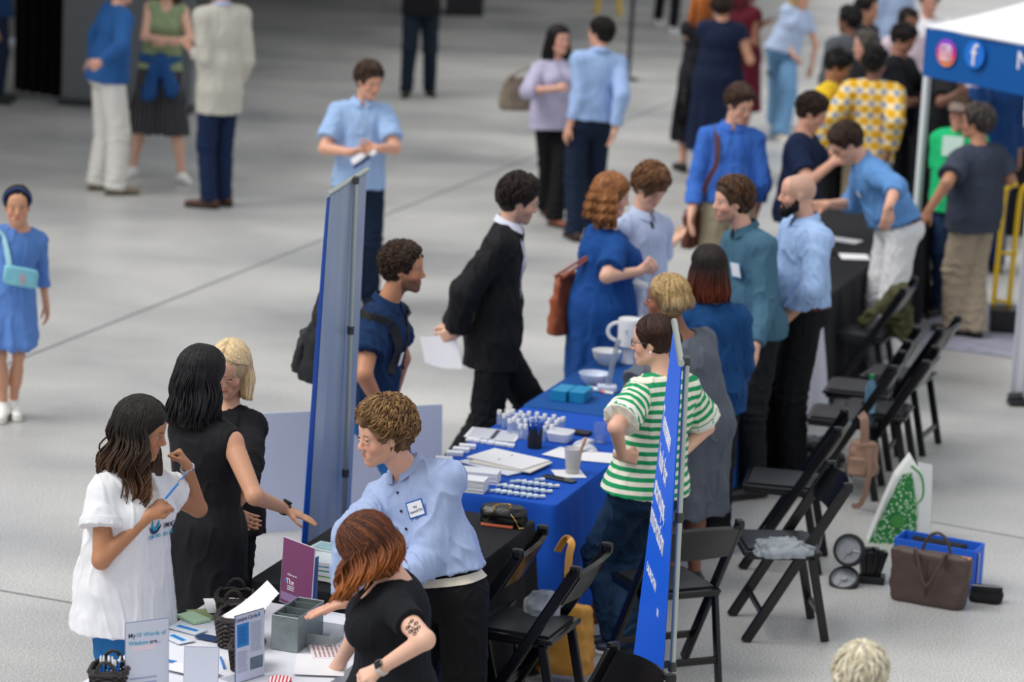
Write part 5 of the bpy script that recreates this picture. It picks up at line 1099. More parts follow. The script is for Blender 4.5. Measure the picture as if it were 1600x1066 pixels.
# ---- papers on the white table
for k_, (px, py, sz, an, mt, lb) in enumerate([(302, 968, (.13, .085, .012), 62, PAPG, 'pale green booklet fanned on the white table'), (313, 962, (.13, .085, .006), 40, M('olive_print', '#9fb07c', .6), 'green and black printed leaflet under the booklet'), (293, 985, (.15, .08, .005), 75, M('white_blue_leaflet', '#dfe9f4', .5), 'white folded leaflet with blue print'), (278, 1000, (.13, .08, .004), 60, M('white_blue_leaflet', '#dfe9f4', .5), 'second white folded leaflet near the sign holder'), (326, 999, (.10, .06, .003), 85, M('navy_card', '#22406e', .5), 'small navy card lying near the wicker baskets'), (500, 1042, (.26, .20, .002), 20, PAPER, 'white sheet of paper at the near side of the caddy'), (512, 1022, (.17, .14, .004), 28, M('sticker_sheet', '#f0e8ea', .5), 'sheet of small dark red stickers by the black dress'), (345, 950, (.2, .13, .002), 30, PAPER, 'white paper under the back wicker basket'), (300, 1052, (.22, .10, .002), 80, PAPER, 'white paper strip under the small card holder')]):
    o, ax_, cc = flatbox(lb, 'leaflet' if k_ not in (5, 7, 8) else 'paper_sheet', 'leaflet' if k_ not in (5, 7, 8) else 'paper', on_white(px, py), sz, an, mt, z=.0012*k_)
    if k_ in (2, 3): MB().box(cc+ax_[2]*(sz[2]/2+.0005), (sz[0]*.7, sz[1]*.3, .0005), ax_).link('print', M('cyan_print', '#1f86d6', .6), o)
    if k_ == 6:
        m = MB()
        for i in range(9):
            for j in range(7): m.box(cc+ax_[0]*(i-4)*.017+ax_[1]*(j-3)*.018+ax_[2]*(sz[2]/2+.0006), (.008, .008, .0006), ax_)
        m.link('dots', M('crimson_print', '#8e1a34', .5), o)
for px, py, a in ((276, 1037, 85), (350, 1046, 30)):
    q = on_white(px, py); d = TD*math.cos(math.radians(a))+TE*math.sin(math.radians(a)); o = MB().tube([q+V(0, 0, .006), q+d*.13+V(0, 0, .006)], .005, 8).link('pen', M('blue_pen', '#2f7fd0', .3), None, True, base=q); tagp(o, 'blue pen lying ' + ('by the pale acrylic sign' if px < 300 else 'beside the small blank card holder'), 'pen')
c = on_white(502, 1003); root = thing('plastic_tray', 'shallow clear plastic tray beside the galvanised caddy', 'tray', c); m = MB(); m.box(c+V(0, 0, .004), (.17, .13, .004), TAX, .001)
for s_ in (-1, 1): m.box(c+TE*s_*.065+V(0, 0, .03), (.17, .003, .055), TAX); m.box(c+TD*s_*.085+V(0, 0, .03), (.003, .13, .055), TAX)
m.link('tray_walls', M('grey_clear_plastic', '#b9c0c4', .08, trans=.5, alpha=.6), root)
def cup(label, c, r0, r1, h, mat, name='plastic_cup', cat='cup', ribs=True, liquid=None, group=None):
    root = thing(name, label, cat, c, group); MB().lathe(c, [(0.0001, .002), (r0, .002), (r1, h), (r1+.003, h+.001), (r1, h+.003), (r1-.003, h), (r0-.003, .006), (.0001, .005)], 28).link('cup_wall', mat, root, True)
    if liquid: MB().lathe(c, [(.0001, .007), (r0-.004, .007), (r0+(r1-r0)*.35-.004, h*.35), (.0001, h*.35)], 20).link('contents', liquid, root, True)
    return root
cup('clear plastic cup on the white table behind the black dress', on_white(551, 978), .027, .036, .12, CLEAR)
GH = ramp_pat('red_gingham', 0, 70, ('#f3eaea', '#d0344a'), .5, .4)
c = on_white(438, 1075); root = thing('round_tin', 'round red and white checked tin lid at the bottom edge of the table', 'tin', c); MB().lathe(c, [(.0001, 0), (.045, 0), (.048, .02), (.045, .038), (.0001, .040)], 28).link('lid', GH, root, True)
# ---- black table: books, box, purse
cB = on_black(516, 902)
for k_, (h, col, w) in enumerate(((.022, '#7fb04a', 1.), (.026, '#1b9c98', .98), (.018, '#2a7aa8', .97), (.020, '#dfe9ea', .93))):
    z = sum([.022, .026, .018, .020][:k_]); o, ax_, cc = flatbox(['green bottom book of the stack beside the plum sign', 'teal book second from the bottom of the stack', 'blue book third in the stack on the black table', 'top book with a white cover on the stack beside the plum sign'][k_], 'book', 'book', cB, (.23*w, .165*w, h), 82+3*k_, M('book_'+col[1:], col, .4), z=z, bev=.002)
    MB().box(cc, (.222*w, .169*w, h*.7), ax_).link('pages', PAPER, o)
q, a_, cc = flatbox('white laminated leaflet box standing behind the stack of books', 'leaflet_box', 'box', on_black(520, 868), (.20, .14, .035), 85, M('pale_teal_box', '#cfe4e6', .3), bev=.003)
MB().box(cc+a_[2]*.019, (.16, .09, .001), a_).link('print', M('pale_lines', '#9cc4cc', .5, var=.4, vs=90), q)
c = on_black(787, 820); root = thing('quilted_purse', 'small black leather purse with a gold chain on the black table', 'purse', c); PA = axes(V(.97, -.22, 0)); vs, f = soft(c+V(0, 0, .006), PA, (.215, .11, .082), (.92, .8), 3.2, bulge=.05, amp=.004, seed=4); link('purse_body', vs, f, BLKL, root)
vs, f = soft(c+V(0, 0, .05)-PA[1]*.008, PA, (.212, .12, .045), (.9, .75), 2.6, bulge=.1, amp=.004, seed=9); link('flap', vs, f, BLKL, root)
m = MB(); pts = []
for i in range(61): u = i/60; pts.append(c+PA[0]*(-.07+.17*u+.015*math.sin(u*15))-PA[1]*(.050+.024*math.sin(u*9))+V(0, 0, .012+.098*max(0, math.sin(math.pi*min(u*1.15, 1)))**.5))
for i in range(60):
    a_, b_ = V(pts[i]), V(pts[i+1]); m.tube([a_, (a_+b_)/2+V(0, 0, .0015*(-1)**i), b_], .0028, 5)
m.link('chain', GOLD, root, True)
q, a_, cc = flatbox('slim coral wallet lying under the black purse', 'wallet', 'wallet', c-PA[1]*.052-PA[0]*.02, (.02, .155, .012), 5, M('coral_leather', '#c8694a', .4), bev=.003)
# ---- near blue table
WC = M('white_cap', '#f2f3f4', .35); VC = M('vial_clear', '#cfe0f6', .08, trans=.6, alpha=.75)
first = None
def vial(p, group, label, lying=False, ang=0):
    global first
    if first is None:
        root = empty('vial', label, 'vial', (0, 0, 0), group); MB().lathe((0, 0, 0), [(.0001, .001), (.012, .001), (.0125, .004), (.0125, .050), (.009, .056), (.009, .060), (.0001, .060)], 14).link('vial_glass', VC, root, True); MB().lathe((0, 0, 0), [(.0001, .056), (.0115, .056), (.0120, .059), (.0120, .078), (.0108, .080), (.0001, .080)], 14).link('cap', WC, root, True); first = root; r = root
    else:
        r = first.copy(); COL.objects.link(r); r['label'] = label; r['group'] = group
        for ch in first.children: c_ = ch.copy(); COL.objects.link(c_); c_.parent = r
    r.location = V(p)+(V(0, 0, .0135) if lying else 0); r.rotation_euler = (0, 0, 0) if not lying else (0, math.radians(90), ang); return r
for x, y in [(428, 360), (455, 380), (478, 368), (503, 357), (524, 380), (547, 366), (486, 408), (510, 398), (534, 410), (563, 382), (592, 368), (574, 410), (546, 438), (605, 402), (637, 372), (621, 400), (654, 398), (680, 382), (662, 425), (706, 405), (731, 387), (694, 425), (719, 440), (745, 418), (760, 405), (782, 398), (600, 440), (640, 440), (676, 450), (575, 440)]:
    vial(V(*G(*crop(x, y), .83)[:2], .752), 'upright white-capped vials on the blue table', 'upright clear vial with white cap in the cluster on the blue table')
for x, y in [(402, 803), (440, 773), (478, 780), (436, 808), (465, 812), (508, 785), (515, 752), (548, 752), (503, 818), (541, 790), (582, 760), (543, 822), (577, 795), (617, 763), (577, 827), (613, 798), (652, 768), (609, 833), (650, 803), (690, 773), (651, 836), (691, 808), (731, 778), (650, 742)]:
    q = G(*crop(x, y), .765); o = empty('lip_balm', 'small white capped balm tube lying in rows on the blue table', 'balm', (0, 0, 0), 'balm tubes in rows on the blue table') if not bpy.data.objects.get('lip_balm') else None
    if o is not None: B0 = o; MB().lathe((0, 0, 0), [(.0001, -.026), (.0085, -.026), (.0085, .006), (.0001, .006)], 12).link('tube', M('pale_blue_label', '#b8cdd8', .4), o, True); MB().lathe((0, 0, 0), [(.0001, .005), (.0092, .005), (.0095, .024), (.0085, .027), (.0001, .027)], 12).link('cap', WC, o, True)
    else:
        o = B0.copy(); COL.objects.link(o)
        for ch in B0.children: c_ = ch.copy(); COL.objects.link(c_); c_.parent = o
    o.location = V(q[0], q[1], .7625); o.rotation_euler = (math.radians(90), 0, math.radians(112+((x*7) % 9-4)))
def cw(x, y, z=.752): return G(*crop(x, y), z)
c = cw(622, 566); root = thing('pen_cup', 'black mesh cup full of blue pens on the blue table', 'cup', c); MB().lathe(c, [(.0001, .001), (.037, .001), (.039, .10), (.041, .102), (.037, .102), (.035, .004), (.0001, .004)], 24).link('cup_wall', M('black_mesh', '#101218', .5, bump=.4, bs=400), root, True)
for i in range(13):
    a = i*2.4; r_ = .026*((i+1)/13)**.5; q = c+V(math.cos(a)*r_, math.sin(a)*r_, .01); d = nrm(V(math.cos(a)*.16, math.sin(a)*.16, 1)); o = MB().tube([q, q+d*.135], .0042, 7).link('pen', M('blue_pen_dark', '#1d58c0', .3), None, True, base=q); tagp(o, 'blue pen standing in the black mesh cup', 'pen', 'pens in the black mesh cup'); MB().tube([q+d*.135, q+d*.142], .0045, 7).link('pen_end', M('blue_pen_light', '#8fb6f0', .3), o, True)
c = cw(765, 530); root = thing('square_bowl', 'small square white bowl behind the pen cup', 'bowl', c); vs, f = soft(c, TAX, (.105, .105, .055), (1.3, 1.3), 5., bulge=0, amp=0); link('bowl_wall', vs, f, M('white_ceramic', '#eef0f4', .25), root); MB().box(c+V(0, 0, .0555), (.11, .11, .002), TAX, .001).link('bowl_inside', M('white_ceramic_inner', '#cfd4de', .4), root)
flatbox('black wallet lying right of the square bowl', 'wallet', 'wallet', cw(875, 492), (.075, .11, .016), -4, M('black_wallet', '#15161c', .5, bump=.2), bev=.004)
cup('clear glass tumbler at the right edge of the blue table', cw(985, 540), .030, .036, .10, CLEAR, 'glass_tumbler', 'glass', liquid=M('water', '#dfeaf8', .05, trans=.9, alpha=.5))
c = cw(832, 712); flatbox('white napkin under the plastic cup with a wooden spoon', 'napkin', 'napkin', cw(812, 716), (.15, .15, .004), 30, PAPER); cup('large frosted plastic cup holding a wooden spoon on the blue table', c+V(0, 0, .005), .034, .046, .125, M('frosted_plastic', '#e4e2e2', .25, trans=.35, alpha=.7), liquid=M('yellow_slime', '#d8cc96', .4))
WD = M('pale_wood', '#e0a878', .6, var=.15, vs=30); q = c+V(0, 0, .02); e = G(*crop(908, 512), .95); o = MB().tube([q, q+(e-q)*.5, q+(e-q)*.93, e], [.007, .0075, .0085, .006], 8).link('wooden_spoon', WD, None, True, base=q); tagp(o, 'pale wooden spoon leaning in the frosted plastic cup', 'spoon')
vs, f = soft(cw(905, 580)+V(0, 0, .001), TAX, (.12, .11, .05), (.4, .4), 2.2, bulge=.2, amp=.012, seed=8); tagp(link('crumpled_napkin', vs, f, M('translucent_wrap', '#dfe4ee', .3, alpha=.8), None, base=cw(905, 580)), 'crumpled white napkin behind the frosted plastic cup', 'napkin')
flatbox('dark phone lying in front of the frosted plastic cup', 'phone', 'phone', cw(760, 745), (.055, .175, .009), -14, M('phone_glass', '#2a2c30', .1, coat=.5), bev=.003)
for k_, (x, y, sz, an, lb) in enumerate([(475, 655, (.245, .34, .006), -16, 'large white folder fanned on top of the folders'), (490, 665, (.25, .345, .006), -8, 'cream folder in the middle of the fan of folders'), (430, 670, (.25, .34, .006), -24, 'lowest white folder of the fan with a blue edge'), (335, 490, (.22, .16, .002), 8, 'white printed sheet left of the vials'), (462, 505, (.22, .14, .002), 8, 'second white printed sheet nearer the vials'), (785, 600, (.20, .15, .002), -10, 'white paper behind the frosted cup'), (970, 622, (.20, .22, .002), 10, 'white paper at the right edge of the blue table')]):
    o, ax_, cc = flatbox(lb, 'folder' if k_ < 3 else 'paper_sheet', 'folder' if k_ < 3 else 'paper', cw(x, y), sz, an, [PAPER, CARD, M('folder_blue_edge', '#dfe4ee', .6)][k_] if k_ < 3 else PAPER, z=.02-.008*k_ if k_ < 3 else .001)
    if k_ == 0:
        for xx in (-.05, .06): text('iii', cc+ax_[0]*xx+ax_[1]*.02+ax_[2]*(sz[2]/2+.0004), [-ax_[1], ax_[0], ax_[2]], .02, NB, o)
    if k_ in (3, 4): 
        m = MB()
        for i in range(12): m.box(cc+ax_[0]*(i-5.5)*.017+ax_[2]*.0016, (.004, sz[1]*.8, .0005), ax_)
        m.link('print', M('grey_print', '#9fa9c4', .6), o)
for i, (x, y) in enumerate([(262, 528), (300, 534), (340, 540), (380, 546), (420, 552), (455, 556), (492, 562), (250, 570), (215, 588), (180, 608), (120, 640), (105, 668)]):
    flatbox('small white folded card in the row along the left of the blue table', 'folded_card', 'card', cw(x, y), (.05, .085 if i > 6 else .035, .018 if i > 6 else .012), 8+((i*5) % 13), M('white_card', '#eceef4', .6), group='small white cards on the blue table', z=0)
for lb, x, y, n_, ang in (('tall stack of white envelopes on the near edge of the blue table', 228, 800, 9, 6), ('second stack of white envelopes beside the balm tubes', 300, 752, 8, 8)):
    c = cw(x, y); root = thing('envelope_stack', lb, 'stack of envelopes', c); a = math.radians(ang)
    for i in range(n_):
        aa = a+.02*math.sin(i*2.3); xx = TD*math.cos(aa)+TE*math.sin(aa); yy = np.cross([0, 0, 1.], xx); MB().box(c+V(0, 0, .0035+i*.0073)+xx*.003*math.sin(i*3.1), (.105, .225, .0062), np.array([xx, yy, [0, 0, 1.]]), .001).link('envelope', M('envelope_white', '#e6e8f0', .6), root)
# ---- far blue table
for i, (x, y) in enumerate(((782, 292), (878, 300))):
    for j in range(4): flatbox('teal notebook in the %s stack on the darker blue table' % ('left' if i == 0 else 'right'), 'notebook', 'notebook', cw(x, y), (.17, .088, .013), -2+i*2, M('teal_cover', '#1f8fc0', .35), group='teal notebooks in the %s stack' % ('left' if i == 0 else 'right'), z=.0148*j, bev=.001)
def bowl(label, c, r, h, mat):
    root = thing('bowl', label, 'bowl', c); MB().lathe(c, [(.0001, .001), (r*.5, .001), (r*.55, .008), (r*.86, h*.5), (r, h), (r-.005, h), (r*.8, h*.5), (r*.45, .014), (.0001, .012)], 32).link('bowl_wall', mat, root, True); return root
WP = M('white_plastic', '#eef0f2', .4)
bowl('white round bowl on the darker blue table near the notebooks', G(928, 602, .752), .088, .07, M('milky_plastic', '#cdd6ea', .3)); bowl('white bowl behind the jug on the darker blue table', G(947, 570, .752), .085, .085, WP)
c = G(981, 567, .752); root = thing('jug', 'tall white jug with a side handle on the darker blue table', 'jug', c); MB().lathe(c, [(.0001, .001), (.042, .001), (.034, .03), (.034, .085), (.066, .105), (.070, .25), (.066, .262), (.0001, .264)], 30).link('jug_body', WP, root, True); MB().tube(arc(c+V(-.066, 0, .235), c+V(-.066, 0, .13), .0, side=V(-.06, 0, 0)), .011, 8).link('handle', WP, root, True); text('T', c+V(-.02, -.071, .19), [[1, 0, 0], [0, 0, 1], [0, -1, 0]], .04, M('grey_print', '#9fa9c4', .6), root, 'logo')
c = G(948, 612, .752); root = thing('hand_blender', 'slim clear paddle standing upright beside the white bowl', 'utensil', c); MB().tube([c+V(0, 0, .02), c+V(.05, 0, .30)], .016, 10).link('shaft', M('grey_clear_plastic', '#b9c0c4', .08, trans=.5, alpha=.6), root, True); MB().box(c+V(0, 0, .02), (.11, .08, .035), None, .01).link('paddle_foot', M('milky_plastic', '#cdd6ea', .3), root)
c = G(990, 520, .752); root = thing('blender_jug', 'clear blender jug on a white base behind the tall jug', 'blender', c); MB().lathe(c, [(.0001, .0), (.075, 0), (.07, .10), (.05, .115), (.0001, .115)], 28).link('blender_base', WP, root, True); MB().lathe(c, [(.0001, .115), (.05, .116), (.07, .29), (.066, .292), (.046, .122), (.0001, .121)], 28).link('jug_wall', CLEAR, root, True); MB().lathe(c, [(.0001, .290), (.072, .290), (.070, .31), (.02, .325), (.0001, .335)], 24).link('lid', WP, root, True)
for i, (px, py, col) in enumerate(((922, 606, '#35c060'), (931, 609, '#e8eaf0'), (938, 606, '#e0566a'), (944, 613, '#f07a6a'))): 
    q = G(px, py, .76); o = MB().tube([q, q+V(.05, -.02, 0)], .009, 8).link('marker', WP, None, True, base=q); tagp(o, ['marker with a green cap', 'marker with a white cap', 'marker with a crimson cap', 'marker with a coral cap'][i]+' beside the teal notebooks', 'marker'); MB().tube([q-V(.012, -.005, 0), q+V(.004, -.002, 0)], .0098, 8).link('cap', M('cap_'+col[1:], col, .4), o, True)
flatbox('loose white papers on the black table by the bald man', 'paper_sheet', 'paper', G(1335, 402, .752), (.2, .2, .004), 20, PAPER); flatbox("folded white leaflets on the black table under the bending man's outstretched arm", 'paper_sheet', 'paper', G(1318, 376, .752), (.16, .24, .004), -10, PAPER)
# ------------------------------------------------------------------ things people wear and hold
def strap(pts, w, th, mat, name, parent, up=None, **k):
    pts = [V(p) for p in pts]; n = len(pts); T = np.gradient(np.array(pts), axis=0); g = []
    for i in range(n):
        t = nrm(T[i]); u = V(up[i]) if up is not None else V(0, -1, 0); s_ = nrm(np.cross(t, u)); g.append([pts[i]-s_*w/2, pts[i], pts[i]+s_*w/2])
    return MB().sheet(np.array(g), th).link(name, mat, parent, True, **k)
def spline(P, n=24):
    P = [V(p) for p in P]; P = [2*P[0]-P[1]]+P+[2*P[-1]-P[-2]]; out = []
    for i in range(1, len(P)-2):
        for j in range(n):
            t = j/n; a, b, c, d = P[i-1:i+3]; out.append(.5*((2*b)+(-a+c)*t+(2*a-5*b+4*c-d)*t*t+(-a+3*b-3*c+d)*t**3))
    return out+[P[-2]]
def bvh_of(p): return BVHTree.FromPolygons([Vector(q) for q in p.sv], [tuple(int(i) for i in f) for f in p.sf])
def drape(p, P, off=.006, n=10):
    """run a path over the person's shirt: points pushed out to the surface from the spine"""
    bv = bvh_of(p); out, ups = [], []
    for q in spline(P, n):
        t = (q-p.P)@p.tv; c = p.P+p.tv*t; d = nrm(q-c); h = bv.ray_cast(Vector(c+d*.6), Vector(-d)); s_ = V(h[0]) if h[0] else q; out.append(s_+d*off); ups.append(d)
    return out, ups
def tag_on(p, x, z, w, h, mat, name='name_tag', border=None, txt=None, ts=.018, sub=None):
    c, n = p.on_chest(x, z, .014); up = nrm(p.tv-n*(p.tv@n)); r = np.cross(up, n); ax_ = np.array([r, up, n]); par = p.shirt
    if border: MB().box(c, (w+.012, h+.012, .0015), ax_).link('tag_border', border, par)
    o = MB().box(c+n*.0012, (w, h, .0015), ax_).link(name, mat, par)
    if txt:
        for i, t_ in enumerate(txt): text(t_, c+n*.0024+up*(ts*.6-ts*1.2*i), ax_, ts, NB, par)
    return o
P = PEOPLE
STEEL = M('watch_steel', '#b9bec4', .25, metal=1.); BLKP = M('black_band', '#14151a', .5)
# white tee woman: print, watch, pen
p = P['tee']; p.wristband(1, STEEL, w=.018, r=.031)
def print_on(p, items):
    for (t_, x, z, sz, mat, sx) in items:
        c, n = p.on_chest(x, z, .006); up = nrm(p.tv-n*(p.tv@n)); r = np.cross(up, n); text(t_, c, [r, up, n], sz, mat, p.shirt, sx=sx)
def curved_print(p, t_, x0, z, sz, mat, dx):
    for i, ch in enumerate(t_):
        if ch != ' ': print_on(p, [(ch, x0+dx*i, z, sz, mat, 1.)])
curved_print(p, 'IMAGI', .030, .245, .030, DKP, .020); curved_print(p, 'CARING RELIABLE', -.055, .205, .021, TL, .0135)
c, n = p.on_chest(-.03, .265, .004); up = nrm(p.tv-n*(p.tv@n)); r = np.cross(up, n)
for rr, mt, a0, a1 in ((.040, M('navy_print', '#1b2c5e'), 3.4, 6.0), (.026, TL, 2.6, 6.6)):
    pts = []
    for i in range(21):
        a = a0+(a1-a0)*i/20; q, nn = p.on_chest(-.03+rr*math.cos(a), .265+rr*math.sin(a), .004); pts.append(q)
    MB().tube(pts, [.001+.006*math.sin(math.pi*i/20) for i in range(21)], 6).link('printed_ring', mt, p.shirt, True)
h_ = p.W[-1]+p.hd[-1]*.085; d = nrm(AY(291, 741, h_[1]-.02)-AY(262, 776, h_[1]-.03)); a_ = AY(258, 780, h_[1]-.035); o = MB().tube([a_, a_+d*.10, a_+d*.125, a_+d*.14], [.0048, .0048, .003, .001], 8).link('pen', M('blue_pen', '#2f7fd0', .3), None, True, base=a_); tagp(o, 'blue pen held in the hand of the woman in the white tee', 'pen'); MB().tube([a_+d*.085, a_+d*.105], .0056, 8).link('grip', CHROME, o, True)
p = P['bdress']; p.wristband(-1, M('bead_band', '#2c1c16', .4, bump=.3), 'bracelet', w=.018, back=.006, r=.031, face=BLKP)
p = P['curly']; tag_on(p, .075, .335, .072, .058, PAPER, border=M('blue_border', '#2a5fb8', .5), txt=['my', 'LaunchTN'], ts=.0155)
for z in (.42, .345, .27, .19, .12): c, n = p.on_chest(0, z, .003); MB().lathe(c, [(.0001, 0), (.006, 0), (.006, .002), (.0001, .003)], 12, axes(n)[[1, 2, 0]]).link('button', M('dark_button', '#20242c', .3), p.shirt, True)
p.wristband(-1, BLKP, w=.02, face=M('watch_dial_dark', '#101216', .1), r=.034)
p = P['tattoo']; p.wristband(1, M('cream_band', '#cfc4b8', .5), w=.024, face=M('watch_dial_dark', '#101216', .1), r=.032)
tag_on(p, .0, .40, .075, .035, PAPER)
# tattoo: a small branch of round buds on the upper arm
bv = BVHTree.FromPolygons([v.co.copy() for v in p.bodyo.data.vertices], [tuple(f.vertices) for f in p.bodyo.data.polygons]); off = _OFF[p.bodyo.name]; INK = M('tattoo_ink', '#3b3a42', .6)
mid = p.S[1]+(p.E[1]-p.S[1])*.62; ad = nrm(p.E[1]-p.S[1]); vw = nrm(EYE-mid); sd_ = nrm(np.cross(ad, vw))
def onarm(a, b):
    q = mid+ad*a+sd_*b; h = bv.ray_cast(Vector(q+vw*.2-off), Vector(-vw)); return (V(h[0])+off+vw*.0012) if h[0] else q+vw*.04
m = MB(); m.tube([onarm(-.040+.08*i/10, .006*math.sin(i*.6)) for i in range(11)], .0018, 5)
for (a, b) in ((-.034, -.012), (-.022, .016), (-.006, -.018), (.006, .018), (.022, -.014), (.034, .012), (.020, .006)): m.tube([onarm(a+.0075*math.cos(t), b+.0075*math.sin(t)) for t in np.linspace(0, 6.28, 13)], .0020, 5); m.tube([onarm(a, b), onarm(a*.8, b*.2)], .0018, 4)
m.link('tattoo', INK, p.bodyo, True)
# striped top woman: glasses and earring
def glasses(p, mat, lens=None):
    m = MB(); hw = p.H2W
    for sd in (1, -1): m.tube([hw(.032*sd+.024*math.cos(a), .098-.004*abs(math.cos(a)), .000+.018*math.sin(a)) for a in np.linspace(0, 6.283, 17)], .0022*p.hs, 6); m.tube([hw(.056*sd, .094, .006), hw(.073*sd, .06, .008), hw(.077*sd, -.005, .004)], .002*p.hs, 6)
    m.tube([hw(-.008, .101, .002), hw(.008, .101, .002)], .002, 6); m.link('glasses', mat, p.root, True)
glasses(P['striped'], M('black_frame', '#121216', .3)); glasses(P['pink'], M('black_frame', '#121216', .3)); glasses(P['green'], M('black_frame', '#121216', .3)); glasses(P['greyshirt'], M('black_frame', '#121216', .3)); glasses(P['leaner'], M('black_frame', '#121216', .3))
for k_ in ('striped', 'dreads'):
    p = P[k_]; q = p.H2W(.079, -.004, -.038); MB().lathe(q, [(.0001, -.008), (.006, -.004), (.0065, .003), (.0001, .008)], 12).link('earring', M('pearl', '#f0ece4', .2), p.root, True)
# suit man papers
p = P['suit']; c = AY(690, 538, p.W[-1][1]-.01); g = [[c+V(-.115, -.02, .01)*u*1.0+V(.02, -.03, -.075)*v*2*(1-.3*u)+V(.05, 0, .025)*(1-u)+V(0, 0, -.012*math.sin(u*3)) for v in np.linspace(-.3, 1, 6)] for u in np.linspace(-.2, 1, 8)]
o = MB().sheet(g, .003).link('paper_sheet', PAPER, None, True, base=c); tagp(o, 'white papers held behind the back of the man in the black suit', 'paper')
# polo man leaflet and watch
p = P['polo']; c = AY(568, 244, p.W[-1][1]-.07); ax_ = axes(V(.75, -.2, .6), V(0, -1, .5)); root = thing('leaflet', 'folded leaflet held by the man in the light blue polo', 'leaflet', c); MB().box(c, (.20, .07, .002), ax_).link('sheet', PAPER, root); MB().box(c-ax_[1]*.028-ax_[0]*.03+V(0, -.004, 0), (.15, .03, .006), ax_).link('phone_back', NB, root); p.wristband(1, BLKP, w=.02)
# name tags
tag_on(P['teal'], .06, .34, .10, .075, PAPER, border=M('pale_blue_border', '#9fc8e8', .5)); tag_on(P['backpacker'], -.05, .28, .06, .07, PAPER); tag_on(P['green'], .0, .36, .16, .15, M('tee_print', '#cfe8de', .6), 'chest_print'); tag_on(P['leaner'], .06, .33, .03, .04, PAPER)
P['leaner'].wristband(1, STEEL, w=.02, face=M('watch_dial_dark', '#101216', .1)); P['leaner'].wristband(-1, BLKP, w=.02)
# backpack
def backpack(p, label, mat, size=(.34, .20, .46), z=.10, drop=0.):
    ax_ = np.array([p.cl, p.cf, p.tv]); c = p.P+p.tv*z-p.cf*(.115*p.g+size[1]/2+.02); root = thing('backpack', label, 'backpack', c); vs, f = soft(c, ax_, size, (.82, .6), 3., bulge=.08, amp=.008, seed=3); link('bag_body', vs, f, mat, root)
    vs, f = soft(c-p.cf*size[1]*.45+p.tv*.03, ax_, (size[0]*.75, .08, size[2]*.45), (.9, .7), 3., bulge=.1, amp=.005, seed=6); link('front_pocket', vs, f, mat, root)
    for sd in (1, -1): 
        pts, ups = drape(p, [p.P+p.tv*.2+p.cl*sd*.11+p.cf*.12, p.N-p.tv*.2+p.cl*sd*.10+p.cf*.15, p.N-p.tv*.06+p.cl*sd*.11+p.cf*.06, p.N-p.tv*.03+p.cl*sd*.11-p.cf*.04, p.N-p.tv*.12+p.cl*sd*.10-p.cf*.14]); strap(pts, .055, .010, mat, 'shoulder_strap', root, ups)
    return root
backpack(P['backpacker'], 'black backpack on the bearded man in the navy shirt', M('black_nylon', '#15171b', .55, bump=.2), (.36, .24, .50), .06)
# girl: headband, waist bag with strap
p = P['girl']; m = []
g = []
for i in range(25):
    a = math.radians(-92+184*i/24); row = []
    for yy in (-.004, .022): q = p.H2W(.089*math.sin(a), .030+yy*1.0-.0, .030+.095*math.cos(a)); row.append(q)
    g.append(row)
MB().sheet(np.array(g), .006).link('headband', M('navy_satin', '#1c4590', .4), p.root, True)
c = AY(32, 432, p.P[1]-.16); root = thing('waist_bag', 'small turquoise waist bag on the young girl, with a pink E', 'bag', c); TQ = M('turquoise_nylon', '#7fc4d4', .5, bump=.1); A_ = np.array([p.cl, p.cf, V(0, 0, 1.)]); vs, f = soft(c-V(0, 0, .06), A_, (.20, .07, .115), (1.0, .8), 3., bulge=.08, amp=.003); link('bag_body', vs, f, TQ, root); text('E', c+V(.02, -.042, -.01), [p.cl, [0, 0, 1], -p.cl[[1, 0, 2]]*0+V(.2, -.97, 0)], .075, M('pink_patch', '#e89aa8', .6), root, 'letter_patch', ext=.002)
pts, ups = drape(p, [c+V(-.09, .02, .05), p.N-p.tv*.15-p.cl*.07+p.cf*.1, p.N-p.tv*.03-p.cl*.075+p.cf*.03, p.N-p.tv*.02-p.cl*.075-p.cf*.05]); strap(pts, .035, .004, M('turquoise_webbing', '#a9dbe6', .6), 'strap', root, ups)
# satchel
p = P['satchel']; c = AY(1082, 352, p.P[1]-.02); root = thing('satchel', 'brown leather satchel hanging at the side of the man in bright blue', 'bag', c); LB = M('chestnut_leather', '#5a2a1e', .4, bump=.1); vs, f = soft(c-V(0, 0, .15), yaw_ax(70), (.30, .10, .27), (.95, .8), 3.5); link('bag_body', vs, f, LB, root); MB().box(c+V(-.02, -.10, .0), (.05, .02, .05), None, .008).link('clasp', GOLD, root)
pts = spline([c+V(.02, -.04, .10), p.P-p.cl*.17+p.tv*.15+p.cf*.13, p.N-p.tv*.25-p.cl*.12+p.cf*.15, p.N-p.tv*.08-p.cl*.115+p.cf*.10, p.N+p.tv*.012-p.cl*.115+p.cf*.0, p.N-p.tv*.08-p.cl*.115-p.cf*.10], 8); ups = [p.cf*.8+p.tv*.3]*len(pts); strap(pts, .035, .006, LB, 'strap', root, ups)
